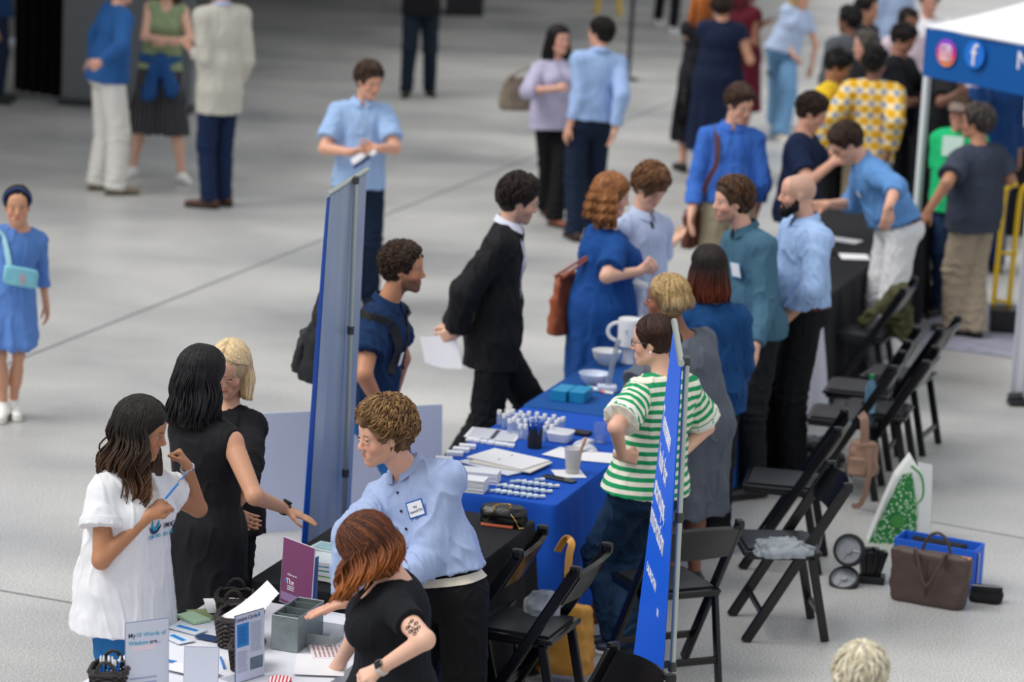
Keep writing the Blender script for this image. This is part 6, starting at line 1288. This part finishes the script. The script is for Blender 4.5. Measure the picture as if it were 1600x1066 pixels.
# lavender woman's shoulder bag
def hang_bag(label, c, yaw, size, mat, hp0, hp1, name='shoulder_bag', top=(.7, .4), handle=True, hm=None, **k):
    root = thing(name, label, 'bag', c); ax_ = yaw_ax(yaw); vs, f = soft(c, ax_, size, top, 3.2, bulge=.08, amp=.008, **k); link('bag_body', vs, f, mat, root)
    if handle:
        for o_ in (-.03, .03): q0, q1 = c+V(-size[0]*.3, o_, size[2]*.97)@ax_, c+V(size[0]*.3, o_, size[2]*.97)@ax_; pk = V(hp0); pts = spline([q0, (q0+pk)/2+ax_[0]*-.02, pk, (q1+pk)/2+ax_[0]*.02, q1], 8); MB().tube(pts, .008, 6).link('handle', hm or mat, root, True)
    return root
p = P['lavender']; c = G(803, 172, .86); c = AY(812, 172, p.Y0+.02); hang_bag('tan shoulder bag on the laughing woman in lavender', c, 10, (.36, .14, .28), M('taupe_leather', '#7d7060', .5), p.S[-1]+p.cl*-.02+V(0, 0, .06), None)
p = P['reddress']; c = AY(880, 519, p.Y0+.05); hang_bag('chestnut brown shoulder bag on the red haired woman in blue', c, 60, (.30, .12, .36), M('rust_leather', '#9a4e2c', .45), p.S[-1]+V(-.02, 0, .05), None, top=(.65, .4))
p = P['orangehair']; c = AY(1082, 165, p.Y0-.15); hang_bag('black handbag carried by the woman with orange hair', c, 20, (.26, .12, .26), BLKL, p.W[1]+V(0, 0, .02), None)
root = thing('hat', 'round black hat carried below the black handbag', 'hat', AY(1078, 178, p.Y0-.2)); MB().lathe(AY(1078, 178, p.Y0-.2), [(.0001, .05), (.08, .045), (.09, 0), (.16, -.01), (.16, -.016), (.0001, -.012)], 24, head_ax(20, 70)).link('hat_body', C_('#101013'), root, True)
p = P['jeanswoman']; c = AY(1212, 118, p.Y0+.05); hang_bag('small black bag hanging behind the blonde woman in jeans', c, 10, (.18, .08, .18), BLKL, p.E[-1]+V(0, .05, .1), None)
# green tee cap
p = P['green']; hw = p.H2W; CM = C_('#8a7a70'); v = Vol(); v.el(hw(0, -.01, .045), p.HA, V(.092, .105, .082)*p.hs, k=.01); v.rc(hw(-.03, .10, .045), hw(.03, .10, .045), .045*p.hs, n=p.HA[2], sq=.25, k=.01); vs, f = v.mesh(.008, [(hw(0, 0, .035), -p.HA[2])]); link('cap', vs, f, CM, p.root)
# greentop: denim jacket tied around the waist, skirt remains visible
p = P['greentop']; v = Vol(); k_ = p.k; v.el(p.P+V(0, 0, .10), np.array([p.l, p.f, V(0, 0, 1.)]), V(.190, .165, .06), k=.02); v.rc(p.P+p.f*.16-p.l*.02+V(0, 0, .10), p.P+p.f*.19-p.l*.09+V(0, 0, -.20), .05, .065, k=.03); v.rc(p.P+p.f*.16+p.l*.02+V(0, 0, .10), p.P+p.f*.18+p.l*.11+V(0, 0, -.16), .05, .065, k=.03); v.rc(p.P-p.f*.1+V(0, 0, .1), p.P-p.f*.12+V(0, 0, -.35), .12, .15, k=.04, n=p.f, sq=.3); vs, f = v.mesh(.01); vs = p.fold(vs, f, .008, 5); o = link('denim_jacket', vs, f, C_('#27548e'), None, base=p.P); tagp(o, 'blue denim jacket tied around the waist of the woman in olive', 'jacket')
# ------------------------------------------------------------------ bags and things on the floor at the right
c = G(1443, 948, 0); ax_ = axes(G(1503, 962, 0)-G(1378, 940, 0)); root = thing('handbag', 'dark brown leather handbag on the floor beside the blue box', 'bag', c+ax_[1]*.07); cc = c+ax_[1]*.08
vs, f = soft(cc, ax_, (.40, .15, .275), (1.10, .45), 5., bulge=.0, amp=.004, seed=2); link('bag_body', vs, f, BRL, root)
MB().box(cc-ax_[1]*.070+V(0, 0, .13), (.004, .006, .24), ax_).link('front_seam', M('seam_brown', '#3a2d29', .6), root)
for o_, hgt in ((-.045, .0), (.045, .04)):
    a_, b_ = cc+ax_[0]*-.07+ax_[1]*o_+V(0, 0, .22), cc+ax_[0]*.09+ax_[1]*o_+V(0, 0, .22)
    pts = arc(a_, b_, .11+hgt) if o_ > 0 else spline([a_+V(0, 0, .0), a_+V(0, 0, .075)-ax_[1]*.02, (a_+b_)/2-ax_[1]*.06+V(0, 0, -.10), b_+V(0, 0, .075)-ax_[1]*.02, b_], 8); MB().tube(pts, .0085, 8).link('handle', BRL, root, True)
MB().box(cc+ax_[0]*.18+V(0, 0, .265), (.06, .05, .02), ax_, .006).link('lining_edge', M('orange_lining', '#c07a4a', .6), root)
c = G(1445, 925, 0)+ax_[1]*.20; root = thing('storage_box', 'bright blue fabric box behind the dark brown handbag', 'box', c); m = MB(); S_ = (.44, .18, .235)
for s_ in (-1, 1): m.box(c+ax_[1]*s_*S_[1]/2+V(0, 0, S_[2]/2), (S_[0], .008, S_[2]), ax_, .002); m.box(c+ax_[0]*s_*S_[0]/2+V(0, 0, S_[2]/2), (.008, S_[1], S_[2]), ax_, .002)
m.box(c+V(0, 0, .006), (S_[0], S_[1], .008), ax_); m.link('box_walls', M('bright_blue_fabric', '#1d62d8', .6), root); vs, f = soft(c+V(0, 0, .03), ax_, (.36, .14, .20), (.8, .6), 3., amp=.012, seed=12); link('contents', vs, f, C_('#20222a'), root)
c = G(1540, 940, 0); vs, f = soft(c, yaw_ax(-12), (.17, .10, .085), (.9, .5), 4., amp=.003, seed=7); root = thing('pouch', 'small black pouch on the floor right of the brown handbag', 'pouch', c); link('pouch_body', vs, f, C_('#15161a'), root); MB().tube([c+V(-.08, 0, .086), c+V(.08, -.02, .086)], .003, 5).link('zip', STEEL, root, True)
c = G(1524, 925, 0)+V(0, .03, 0); ax2 = axes(V(.2, -1, 0)); root = thing('price_tag', 'white swing tag standing between the blue box and black pouch', 'tag', c); MB().box(c+V(0, 0, .11), (.07, .003, .20), ax2).link('tag_card', PAPER, root); MB().box(c+V(-.01, 0, .02), (.05, .05, .04), None, .005).link('clip', BLKP, root)
# folded luggage cart
RUB = M('black_rubber', '#141518', .6); GRP = M('grey_plastic', '#8e9398', .4)
c0 = G(1330, 918, 0)+V(.12, .12, 0); root = thing('luggage_cart', 'folded luggage cart with two spoked wheels beside the padded chair', 'cart', c0)
def wheel(c, r, w, n):
    ax_ = axes(n)[[1, 2, 0]]; t_ = MB().lathe(c, [(r*.80, -w/2), (r*.96, -w/2), (r, -w*.3), (r, w*.3), (r*.96, w/2), (r*.80, w/2), (r*.80, -w/2)], 36, ax_).link('tyre', RUB, root, True); m = MB(); m.lathe(c, [(.0001, -w*.4), (r*.2, -w*.4), (r*.2, w*.4), (.0001, w*.4)], 20, ax_)
    for i in range(3):
        a = 2.1*i; d = V(math.cos(a), math.sin(a), 0)@ax_; m.tube([c+d*r*.15, c+d*r*.82], r*.09, 6)
    m.lathe(c, [(r*.72, -w*.3), (r*.81, -w*.3), (r*.81, w*.3), (r*.72, w*.3), (r*.72, -w*.3)], 36, ax_); m.lathe(c, [(.0001, w*.05), (r*.74, w*.05), (r*.74, -w*.05), (.0001, -w*.05)], 36, ax_); m.link('wheel_hub', GRP, t_, True)
w1 = AY(1327, 860, c0[1]-.06); w2 = AY(1319, 906, c0[1]-.09); wheel(w1, .088, .035, V(-.45, -.85, .25)); wheel(w2, .082, .04, V(-.2, -.55, .8))
m = MB()
for k_ in range(4): q = AY(1348+9*k_, 880+4*(k_ % 2), c0[1]+.0); m.box(q+V(0, 0, 0), (.03, .05, .17), head_ax(10, 5, 8*k_-10), .006)
m.box(AY(1362, 905, c0[1]), (.14, .10, .05), yaw_ax(-10), .01); m.link('folded_frame', M('black_plastic', '#101216', .35), root); MB().tube([w1, AY(1365, 858, c0[1]+.02)], .014, 8).link('axle', M('black_plastic', '#101216', .35), root, True)
# green and white carrier bag, white board
c = G(1408, 852, 0)+V(.0, .12, 0); A_ = np.array([V(.97, -.2, 0), V(.2, .97, 0), [0, 0, 1.]])
gm = M('green_leaf_print', '#1f7a34', .6); nt = gm.node_tree; L_ = nt.links; vo = nt.nodes.new('ShaderNodeTexVoronoi'); vo.inputs['Scale'].default_value = 62; tc = nt.nodes.new('ShaderNodeTexCoord'); L_.new(tc.outputs['Object'], vo.inputs[0]); rr = nt.nodes.new('ShaderNodeValToRGB'); rr.color_ramp.elements[0].position = .30; rr.color_ramp.elements[0].color = (*lin('#cfe6cc'), 1); rr.color_ramp.elements[1].position = .36; rr.color_ramp.elements[1].color = (*lin('#1c7a34'), 1); L_.new(vo.outputs[0], rr.inputs[0]); L_.new(rr.outputs[0], nt.nodes['Principled BSDF'].inputs[0])
root = thing('carrier_bag', 'white carrier bag with a green leaf burst print, slumped to one side', 'bag', c); v3 = lambda px, py, dy: AY(px, py, c[1]+dy)
def prism(pts, th, mt, nm):
    n = len(pts); a = [V(q) for q in pts]; b = [q+V(.0, th, 0) for q in a]; return link(nm, a+b, [tuple(range(n))[::-1], tuple(range(n, 2*n))]+[(i, (i+1) % n, n+(i+1) % n, n+i) for i in range(n)], mt, root, False)
prism([v3(1356, 850, -.10), v3(1432, 852, -.10), v3(1436, 800, -.09), v3(1440, 742, -.07), v3(1424, 714, -.05), v3(1400, 745, -.07), v3(1382, 785, -.09)], .11, M('white_bag_plastic', '#e8ece8', .35), 'bag_body')
prism([v3(1356, 851, -.106), v3(1431, 853, -.106), v3(1433, 800, -.098), v3(1425, 738, -.08), v3(1410, 742, -.08), v3(1385, 792, -.098)], .004, gm, 'leaf_print')
MB().tube(spline([v3(1424, 728, -.09), v3(1440, 745, -.10), v3(1442, 775, -.1), v3(1430, 790, -.11)], 8), .007, 6).link('handle', M('green_handle', '#3f8a3e', .5), root, True); MB().lathe(v3(1403, 815, -.109), [(.0001, 0), (.038, 0), (.038, .002), (.0001, .002)], 20, axes(V(0, -1, 0))[[1, 2, 0]]).link('round_print', M('green_handle', '#3f8a3e', .5), root)
c = G(1446, 848, 0)+V(0, .10, 0); g = [[AY(1433+3*v+20*u, 848-126*v-4*u*(1-2*v), c[1]+.06*u+.05*v) for v in np.linspace(0, 1, 6)] for u in np.linspace(0, 1, 4)]; root = thing('foam_board', 'narrow white board with a thin green edge behind the carrier bag', 'board', c); MB().sheet(g, .012).link('board_panel', M('white_board', '#dfe2e2', .5), root); MB().tube([q for q in [g[-1][0], g[-1][2], g[-1][5]]], .006, 6).link('edge_strip', M('green_handle', '#3f8a3e', .5), root, True)
# tan backpack over a chair, jacket, bottles, plastic bags
TN = M('tan_cloth_bag', '#8a6c5c', .6, bump=.2); c = AY(1346, 742, G(1250, 790, 0)[1]-.05); root = thing('backpack', 'small tan backpack hanging from a black chair near the carrier bag', 'bag', c); vs, f = soft(c, yaw_ax(-15), (.17, .13, .20), (.9, .6), 3., amp=.005, seed=31); link('bag_body', vs, f, TN, root); vs, f = soft(c+V(-.035, -.08, .02), yaw_ax(-15), (.11, .06, .10), (.9, .8), 3., amp=.003, seed=32); link('pocket', vs, f, TN, root); strap(spline([c+V(.0, -.04, .18), c+V(-.01, -.03, .33), c+V(-.03, 0, .36)], 6), .05, .008, TN, 'hanging_strap', root); strap(spline([c+V(.02, -.09, .18), c+V(.03, -.11, .02), c+V(.0, -.10, -.14), c+V(-.05, -.08, -.17)], 6), .03, .006, TN, 'loose_strap', root)
OL = C_('#4a4a32'); v = Vol(); jy = G(1352, 520, .46)[1]+.1; q = lambda px, py, dy=0: AY(px, py, jy+dy); v.rc(q(1350, 500), q(1408, 455), .035, .04, k=.05); v.rc(q(1405, 462), q(1412, 520, .04), .07, .06, k=.05); v.rc(q(1385, 480, .05), q(1398, 515, .08), .06, .05, k=.05); vs, f = v.mesh(.01); n_ = vnormals(vs, f); vs = vs+n_*(wave(vs, 5, 30)*.012)[:, None]; o = link('jacket', vs, f, OL, None, base=q(1400, 480)); tagp(o, 'olive jacket slung over the back of a black folding chair', 'jacket')
def bottle(label, c, r, h, mat, capm, ax_=None):
    root = thing('water_bottle', label, 'bottle', c); MB().lathe(c, [(.0001, 0), (r, .003), (r, h*.62), (r*.8, h*.75), (r*.4, h*.86), (r*.4, h*.92), (.0001, h*.92)], 20, ax_).link('bottle_body', mat, root, True); MB().lathe(c, [(.0001, h*.9), (r*.48, h*.9), (r*.48, h), (.0001, h)], 16, ax_).link('bottle_cap', capm, root, True); return root
bottle('water bottle with a green cap on a folding chair seat', seat_at(1358, 650)+V(0, 0, .02), .034, .23, M('blue_bottle', '#8fc4e8', .1, trans=.5, alpha=.8), M('cap_green', '#2a9c5c', .4))
def crumple(label, name, cat, c, size, mat, seed, amp=.03): vs, f = soft(c, yaw_ax(20), size, (.6, .6), 2.4, bulge=.2, amp=amp, seed=seed, n=60, rows=24); o = link(name, vs, f, mat, None, base=c); tagp(o, label, cat)
PB = M('clear_film', '#c4ccd4', .12, trans=.3, alpha=.65, bump=.6, bs=25); crumple('clear plastic bag crumpled on the seat of the chair left of the handbag', 'plastic_bag', 'bag', G(1222, 866, .475), (.30, .20, .07), PB, 3, .011); crumple('clear plastic bag on the chair with the tan strap', 'plastic_bag', 'bag', G(848, 958, .475), (.16, .14, .10), PB, 5, .008)
crumple('black plastic bag heaped beside the feet of the bald man', 'plastic_bag', 'bag', G(1262, 725, .0), (.42, .30, .16), M('black_film', '#16181c', .2, bump=.6, bs=25), 9, .012)
# bags near the blue banner
c = G(890, 1078, 0); TT = M('tan_tote_leather', '#c08a3a', .45, bump=.1); c = V(c[0]-.03, c[1]+.1, .05); root = thing('tote_bag', 'tan leather tote on the floor with its long strap hooked on a chair', 'bag', c); A_ = yaw_ax(-10); vs, f = soft(c, A_, (.26, .12, .34), (.85, .55), 3.6, amp=.008, seed=14); link('bag_body', vs, f, TT, root); strap(spline([AY(884, 985, c[1]-.03), AY(886, 930, c[1]-.02), AY(889, 872, c[1]-.02), AY(893, 850, c[1]), AY(884, 842, c[1]+.04), AY(871, 862, c[1]+.08)], 8), .035, .006, TT, 'strap', root, [V(.3, -1, 0)]*41); MB().box(AY(887, 905, c[1]-.02), (.045, .014, .06), None, .004).link('buckle', GOLD, root)
c = G(918, 968, 0); root = thing('handbag', 'reddish brown leather bag on the floor under the blue table', 'bag', c); A_ = yaw_ax(10); vs, f = soft(c, A_, (.27, .17, .24), (.85, .4), 3., amp=.006, seed=15); RB = M('red_brown_leather', '#5a2a1c', .4, bump=.15); link('bag_body', vs, f, RB, root); MB().tube(arc(c+V(-.08, 0, .22), c+V(.08, 0, .22), .10), .009, 8).link('handle', RB, root, True)
# ------------------------------------------------------------------ canopy, drape and equipment at the upper right
TW = C_('#eceef4', 'canopy_white', rough=.6); TB = C_('#0f5aa6', 'canopy_blue', rough=.6); PW = M('white_pole', '#dfe4ea', .35)
k0 = G(1443, 118, 1.76); k1 = AY(1605, 132, k0[1]-.9); d = nrm(k1-k0); d = V(d[0], d[1], 0); d = nrm(d); bk_ = V(-d[1], d[0], 0); root = thing('canopy_tent', 'white pop-up canopy with a blue valance and two round logos', 'canopy', V(k0[0], k0[1], 0)); W_, ht = 3.0, 2.25
def vz(px, py): return AY(px, py, k0[1])
b0 = k0.copy(); t0 = k0+V(0, 0, .0); hval = vz(1451, 42)[2]-k0[2]
corn = [b0, b0+d*W_, b0+d*W_+bk_*W_, b0+bk_*W_]
m = MB()
for i in range(4):
    a, b = corn[i], corn[(i+1) % 4]; nn = np.cross(nrm(b-a), [0, 0, 1.]); g = [[a+(b-a)*u+V(0, 0, hval*v)+nn*.012*math.sin(u*20) for v in np.linspace(0, 1, 5)] for u in np.linspace(0, 1, 30)]; m.sheet(g, .006)
m.link('valance', TB, root, True)
apex = sum(corn)/4+V(0, 0, hval+.95); m = MB(); f = []; T_ = [q+V(0, 0, hval) for q in corn]
for i in range(4): a, b = T_[i], T_[(i+1) % 4]; g = [[(a+(b-a)*u)*(1-v)+apex*v-V(0, 0, .10*math.sin(math.pi*v)) for v in np.linspace(0, .995, 10)] for u in np.linspace(0, 1, 14)]; m.sheet(g, .006)
m.link('canopy_roof', TW, root, True)
edge = MB()
for i in range(4): edge.tube([T_[i]+V(0, 0, .004), T_[(i+1) % 4]+V(0, 0, .004)], .016, 6)
edge.link('roof_edge', TW, root, True)
for i, q in enumerate(corn): MB().box(V(q[0], q[1], k0[2]/2+.1)+(d+bk_)*(.02 if i == 0 else -.0), (.045, .045, k0[2]+.2), np.array([d, bk_, [0, 0, 1.]]), .006).link('pole', PW, root)
fx = np.array([d, V(0, 0, 1.), -bk_]); L1 = b0+d*.28+V(0, 0, hval*.50)-bk_*.02
def disc(c, r, mt, name, off=0): MB().lathe(c-bk_*off, [(.0001, 0), (r, 0), (r, .003), (.0001, .003)], 32, np.array([d, V(0, 0, 1.), -bk_])).link(name, mt, root)
def at_(px, py): 
    q = AY(px, py, k0[1]); 
    for _ in range(6): t = (q-b0)@d; Y_ = (b0+d*t)[1]; q = AY(px, py, Y_)
    return q-bk_*.034
IG = M('logo_gradient', '#e0407a', .5); nt = IG.node_tree; gn = nt.nodes.new('ShaderNodeTexCoord'); sx_ = nt.nodes.new('ShaderNodeSeparateXYZ'); mr_ = nt.nodes.new('ShaderNodeMapRange'); cr2 = nt.nodes.new('ShaderNodeValToRGB'); q1_ = at_(1484, 82); mr_.inputs[1].default_value = q1_[2]-.11; mr_.inputs[2].default_value = q1_[2]+.11; nt.links.new(gn.outputs['Object'], sx_.inputs[0]); nt.links.new(sx_.outputs['Z'], mr_.inputs[0]); nt.links.new(mr_.outputs[0], cr2.inputs[0]); nt.links.new(cr2.outputs[0], nt.nodes['Principled BSDF'].inputs[0]); cr2.color_ramp.elements[0].color = (*lin('#f5a04a'), 1); cr2.color_ramp.elements[1].color = (*lin('#6a4ae0'), 1); e_ = cr2.color_ramp.elements.new(.45); e_.color = (*lin('#e83a80'), 1)
q = at_(1484, 82); R_ = .105; disc(q, R_, IG, 'logo_disc'); WP2 = M('logo_white', '#f6f2f8', .5)
m = MB(); pts = [q-bk_*.008+d*(.052*math.copysign(abs(math.cos(a))**.4, math.cos(a)))+V(0, 0, .052*math.copysign(abs(math.sin(a))**.4, math.sin(a))) for a in np.linspace(0, 2*math.pi, 41)]; m.tube(pts, .007, 6); m.tube([q-bk_*.008+d*.024*math.cos(a)+V(0, 0, .024*math.sin(a)) for a in np.linspace(0, 2*math.pi, 25)], .007, 6); m.box(q-bk_*.008+d*.031+V(0, 0, .031), (.012, .012, .006), fx); m.link('camera_glyph', WP2, root, True)
q = at_(1528, 85); disc(q, R_, M('logo_blue', '#1877e0', .5), 'logo_disc'); text('f', q-bk_*.008-V(0, 0, .01), fx, .23, WP2, root, 'letter_f', ext=.002)
text('N', at_(1600, 96)+d*.03, fx, .19, WP2, root, 'letter_n', ext=.002)
# drape at the right edge on its own stand
c = G(1577, 628, 0); root = thing('drape_panel', 'tall white fabric drape panel on a black foot at the right edge', 'drape', c); g = [[c+V(.0+.62*u, .10*u+.018*math.sin(u*38), 0)+V(.0, 0, .02+2.02*v) for v in np.linspace(0, 1, 12)] for u in np.linspace(0, 1, 60)]; MB().sheet(g, .006).link('fabric', C_('#c9cad2', 'drape_white', bump=.05), root, True); m = MB(); m.box(c+V(.35, -.05, .02), (.75, .12, .04), yaw_ax(6), .015); m.tube([c+V(-.02, -.05, .035), c+V(.08, -.06, .05)], .035, 10); m.link('foot', M('black_plastic', '#101216', .35), root, True); MB().tube([c+V(.3, .08, 0), c+V(.3, .08, 2.05)], .018, 8).link('pole', POL, root, True)
# yellow hand truck
YL = M('yellow_paint', '#e8c020', .35); c = G(1556, 515, 0); root = thing('hand_truck', 'yellow tubular hand truck behind the white drape', 'cart', c); y0 = c[1]; q = lambda px, py: AY(px, py, y0+.05)
for dx in (0, 24): MB().tube(spline([q(1549+dx, 508), q(1560+dx, 400), q(1570+dx, 310), q(1577+dx, 292), q(1590+dx, 288)], 6), .020, 8).link('upright', YL, root, True)
for py in (470, 395): MB().tube([q(1553+(508-py)*.1, py), q(1578+(508-py)*.1, py+3)], .015, 8).link('crossbar', YL, root, True)
MB().box(c+V(.12, -.05, .09), (.36, .24, .18), yaw_ax(-4), .01).link('base_box', M('black_plastic', '#101216', .35), root)
# rug
RG = M('faded_rug', '#9a9aac', .9, var=.55, vs=9, bump=.3); c = G(1490, 520, 0); a_, b_, c_, d_ = G(1440, 540, .006), G(1590, 560, .006), G(1600, 478, .006), G(1462, 468, .006); g = [[(a_*(1-u)+b_*u)*(1-v)+(d_*(1-u)+c_*u)*v for v in np.linspace(0, 1, 4)] for u in np.linspace(0, 1, 6)]; o = MB().sheet(g, .008).link('rug', RG, None, False, base=c); tagp(o, 'faded patterned mat on the floor under the man in the charcoal shirt', 'rug')
# equipment tables under the canopy
far_table('black clothed table of equipment under the canopy', (3.98, 27.78), (1.35, 1.9), BLK, 8)
rng = np.random.default_rng(11); MT = [M('steel_pot', '#a8acb0', .2, metal=1.), M('black_enamel', '#15161a', .25), M('white_ceramic', '#eef0f4', .25), M('brass', '#b08d4a', .3, metal=1.)]
for i in range(14):
    px = 1452+(i % 7)*20+rng.uniform(-4, 4); py = 196+(i//7)*24+rng.uniform(-5, 5); q = G(px, py, .752); s_ = rng.uniform(.05, .09); root = thing('pot' if i % 2 else 'jar', 'small %s among the equipment on the canopy table' % ('metal pot' if i % 2 else 'dark jar'), 'pot' if i % 2 else 'jar', q, 'pots on the canopy table' if i % 2 else 'jars on the canopy table'); MB().lathe(q, [(.0001, 0), (s_*.8, 0), (s_, s_*.6), (s_*.9, s_*1.6), (.0001, s_*1.6)], 20).link('vessel', MT[i % 4], root, True); MB().lathe(q, [(.0001, s_*1.6), (s_*.95, s_*1.6), (s_*.5, s_*1.85), (.014, s_*1.9), (.014, s_*2.1), (.0001, s_*2.1)], 16).link('lid', MT[(i+1) % 4], root, True)
# ------------------------------------------------------------------ far left and top
BC = C_('#0c0c10', 'black_drape', bump=.05); c = G(66, 152, 0); g = []
for i in range(90): u = i/89; g.append([V(-5.32+.66*u, 32.5-.45*u+.05*math.sin(u*34), 0)+V(0, 0, .02+3.2*v) for v in np.linspace(0, 1, 6)])
o = MB().sheet(g, .02).link('curtain', BC, None, True, base=V(-5, 32.2, 0)); tagp(o, 'tall black pleated curtain at the top left beside the grey panel', 'curtain')
o = MB().box(V(-4.05, 31.75, .98), (1.35, .10, 1.90), yaw_ax(-8), .01).link('equipment_crate', M('grey_panel', '#63676b', .6, var=.08, vs=3), None, base=V(-4.05, 31.75, 0)); tagp(o, 'wide grey panel standing beside the black curtain', 'panel'); MB().box(V(-4.05, 31.75, .035), (1.40, .24, .07), yaw_ax(-8), .01).link('panel_foot', M('dark_metal', '#26282b', .5), o); MB().box(V(-4.05, 31.74, 1.82), (1.37, .13, .04), yaw_ax(-8), .01).link('top_trim', M('light_grey_metal', '#7c8084', .5), o)
c = AY(20, 65, 32.9); root = thing('barrier_pipe', 'white horizontal pipe on a black clamp at the far left', 'pipe', V(c[0], c[1], 0)); MB().tube([c-V(.8, 0, 0), c+V(.28, 0, -.02)], .055, 12).link('pipe', PW, root, True); MB().tube([V(c[0]+.3, c[1], 0), V(c[0]+.3, c[1], 1.1)], .03, 8).link('post', M('dark_metal', '#26282b', .5), root, True); MB().box(c+V(.3, 0, 0), (.1, .1, .14), None, .02).link('clamp', M('dark_metal', '#26282b', .5), root)
c = G(725, 26, 0); root = thing('speaker_case', 'large black case at the top edge, left of the yellow trestle', 'case', c); MB().box(c+V(0, .3, .45), (.50, .5, .9), None, .02).link('case_body', M('black_enamel', '#15161a', .25), root); MB().box(c+V(0, .04, .5), (.3, .02, .05), None, .008).link('handle', GRP, root)
c = G(950, 22, 0); root = thing('floor_trestle', 'yellow folding trestle at the top edge of the hall', 'trestle', c)
for dx in (-.16, .16): MB().tube([c+V(dx, 0, 0), c+V(dx*.3, .1, .9)], .035, 8).link('leg', YL, root, True)
MB().tube([c+V(-.12, .02, .35), c+V(.12, .02, .35)], .02, 8).link('crossbar', YL, root, True)
c = G(981, 125, 0); root = thing('stanchion', 'slim dark pole with a round base right of the yellow trestle', 'post', c); MB().tube([c+V(0, 0, .02), c+V(.02, 0, 2.2)], .028, 10).link('pole', M('dark_metal', '#26282b', .5), root, True); MB().lathe(c, [(.0001, 0), (.13, 0), (.12, .02), (.03, .03), (.0001, .03)], 24).link('base', M('dark_metal', '#26282b', .5), root, True)
MT2 = M('brown_mat', '#4f4a46', .8, var=.1, vs=3)
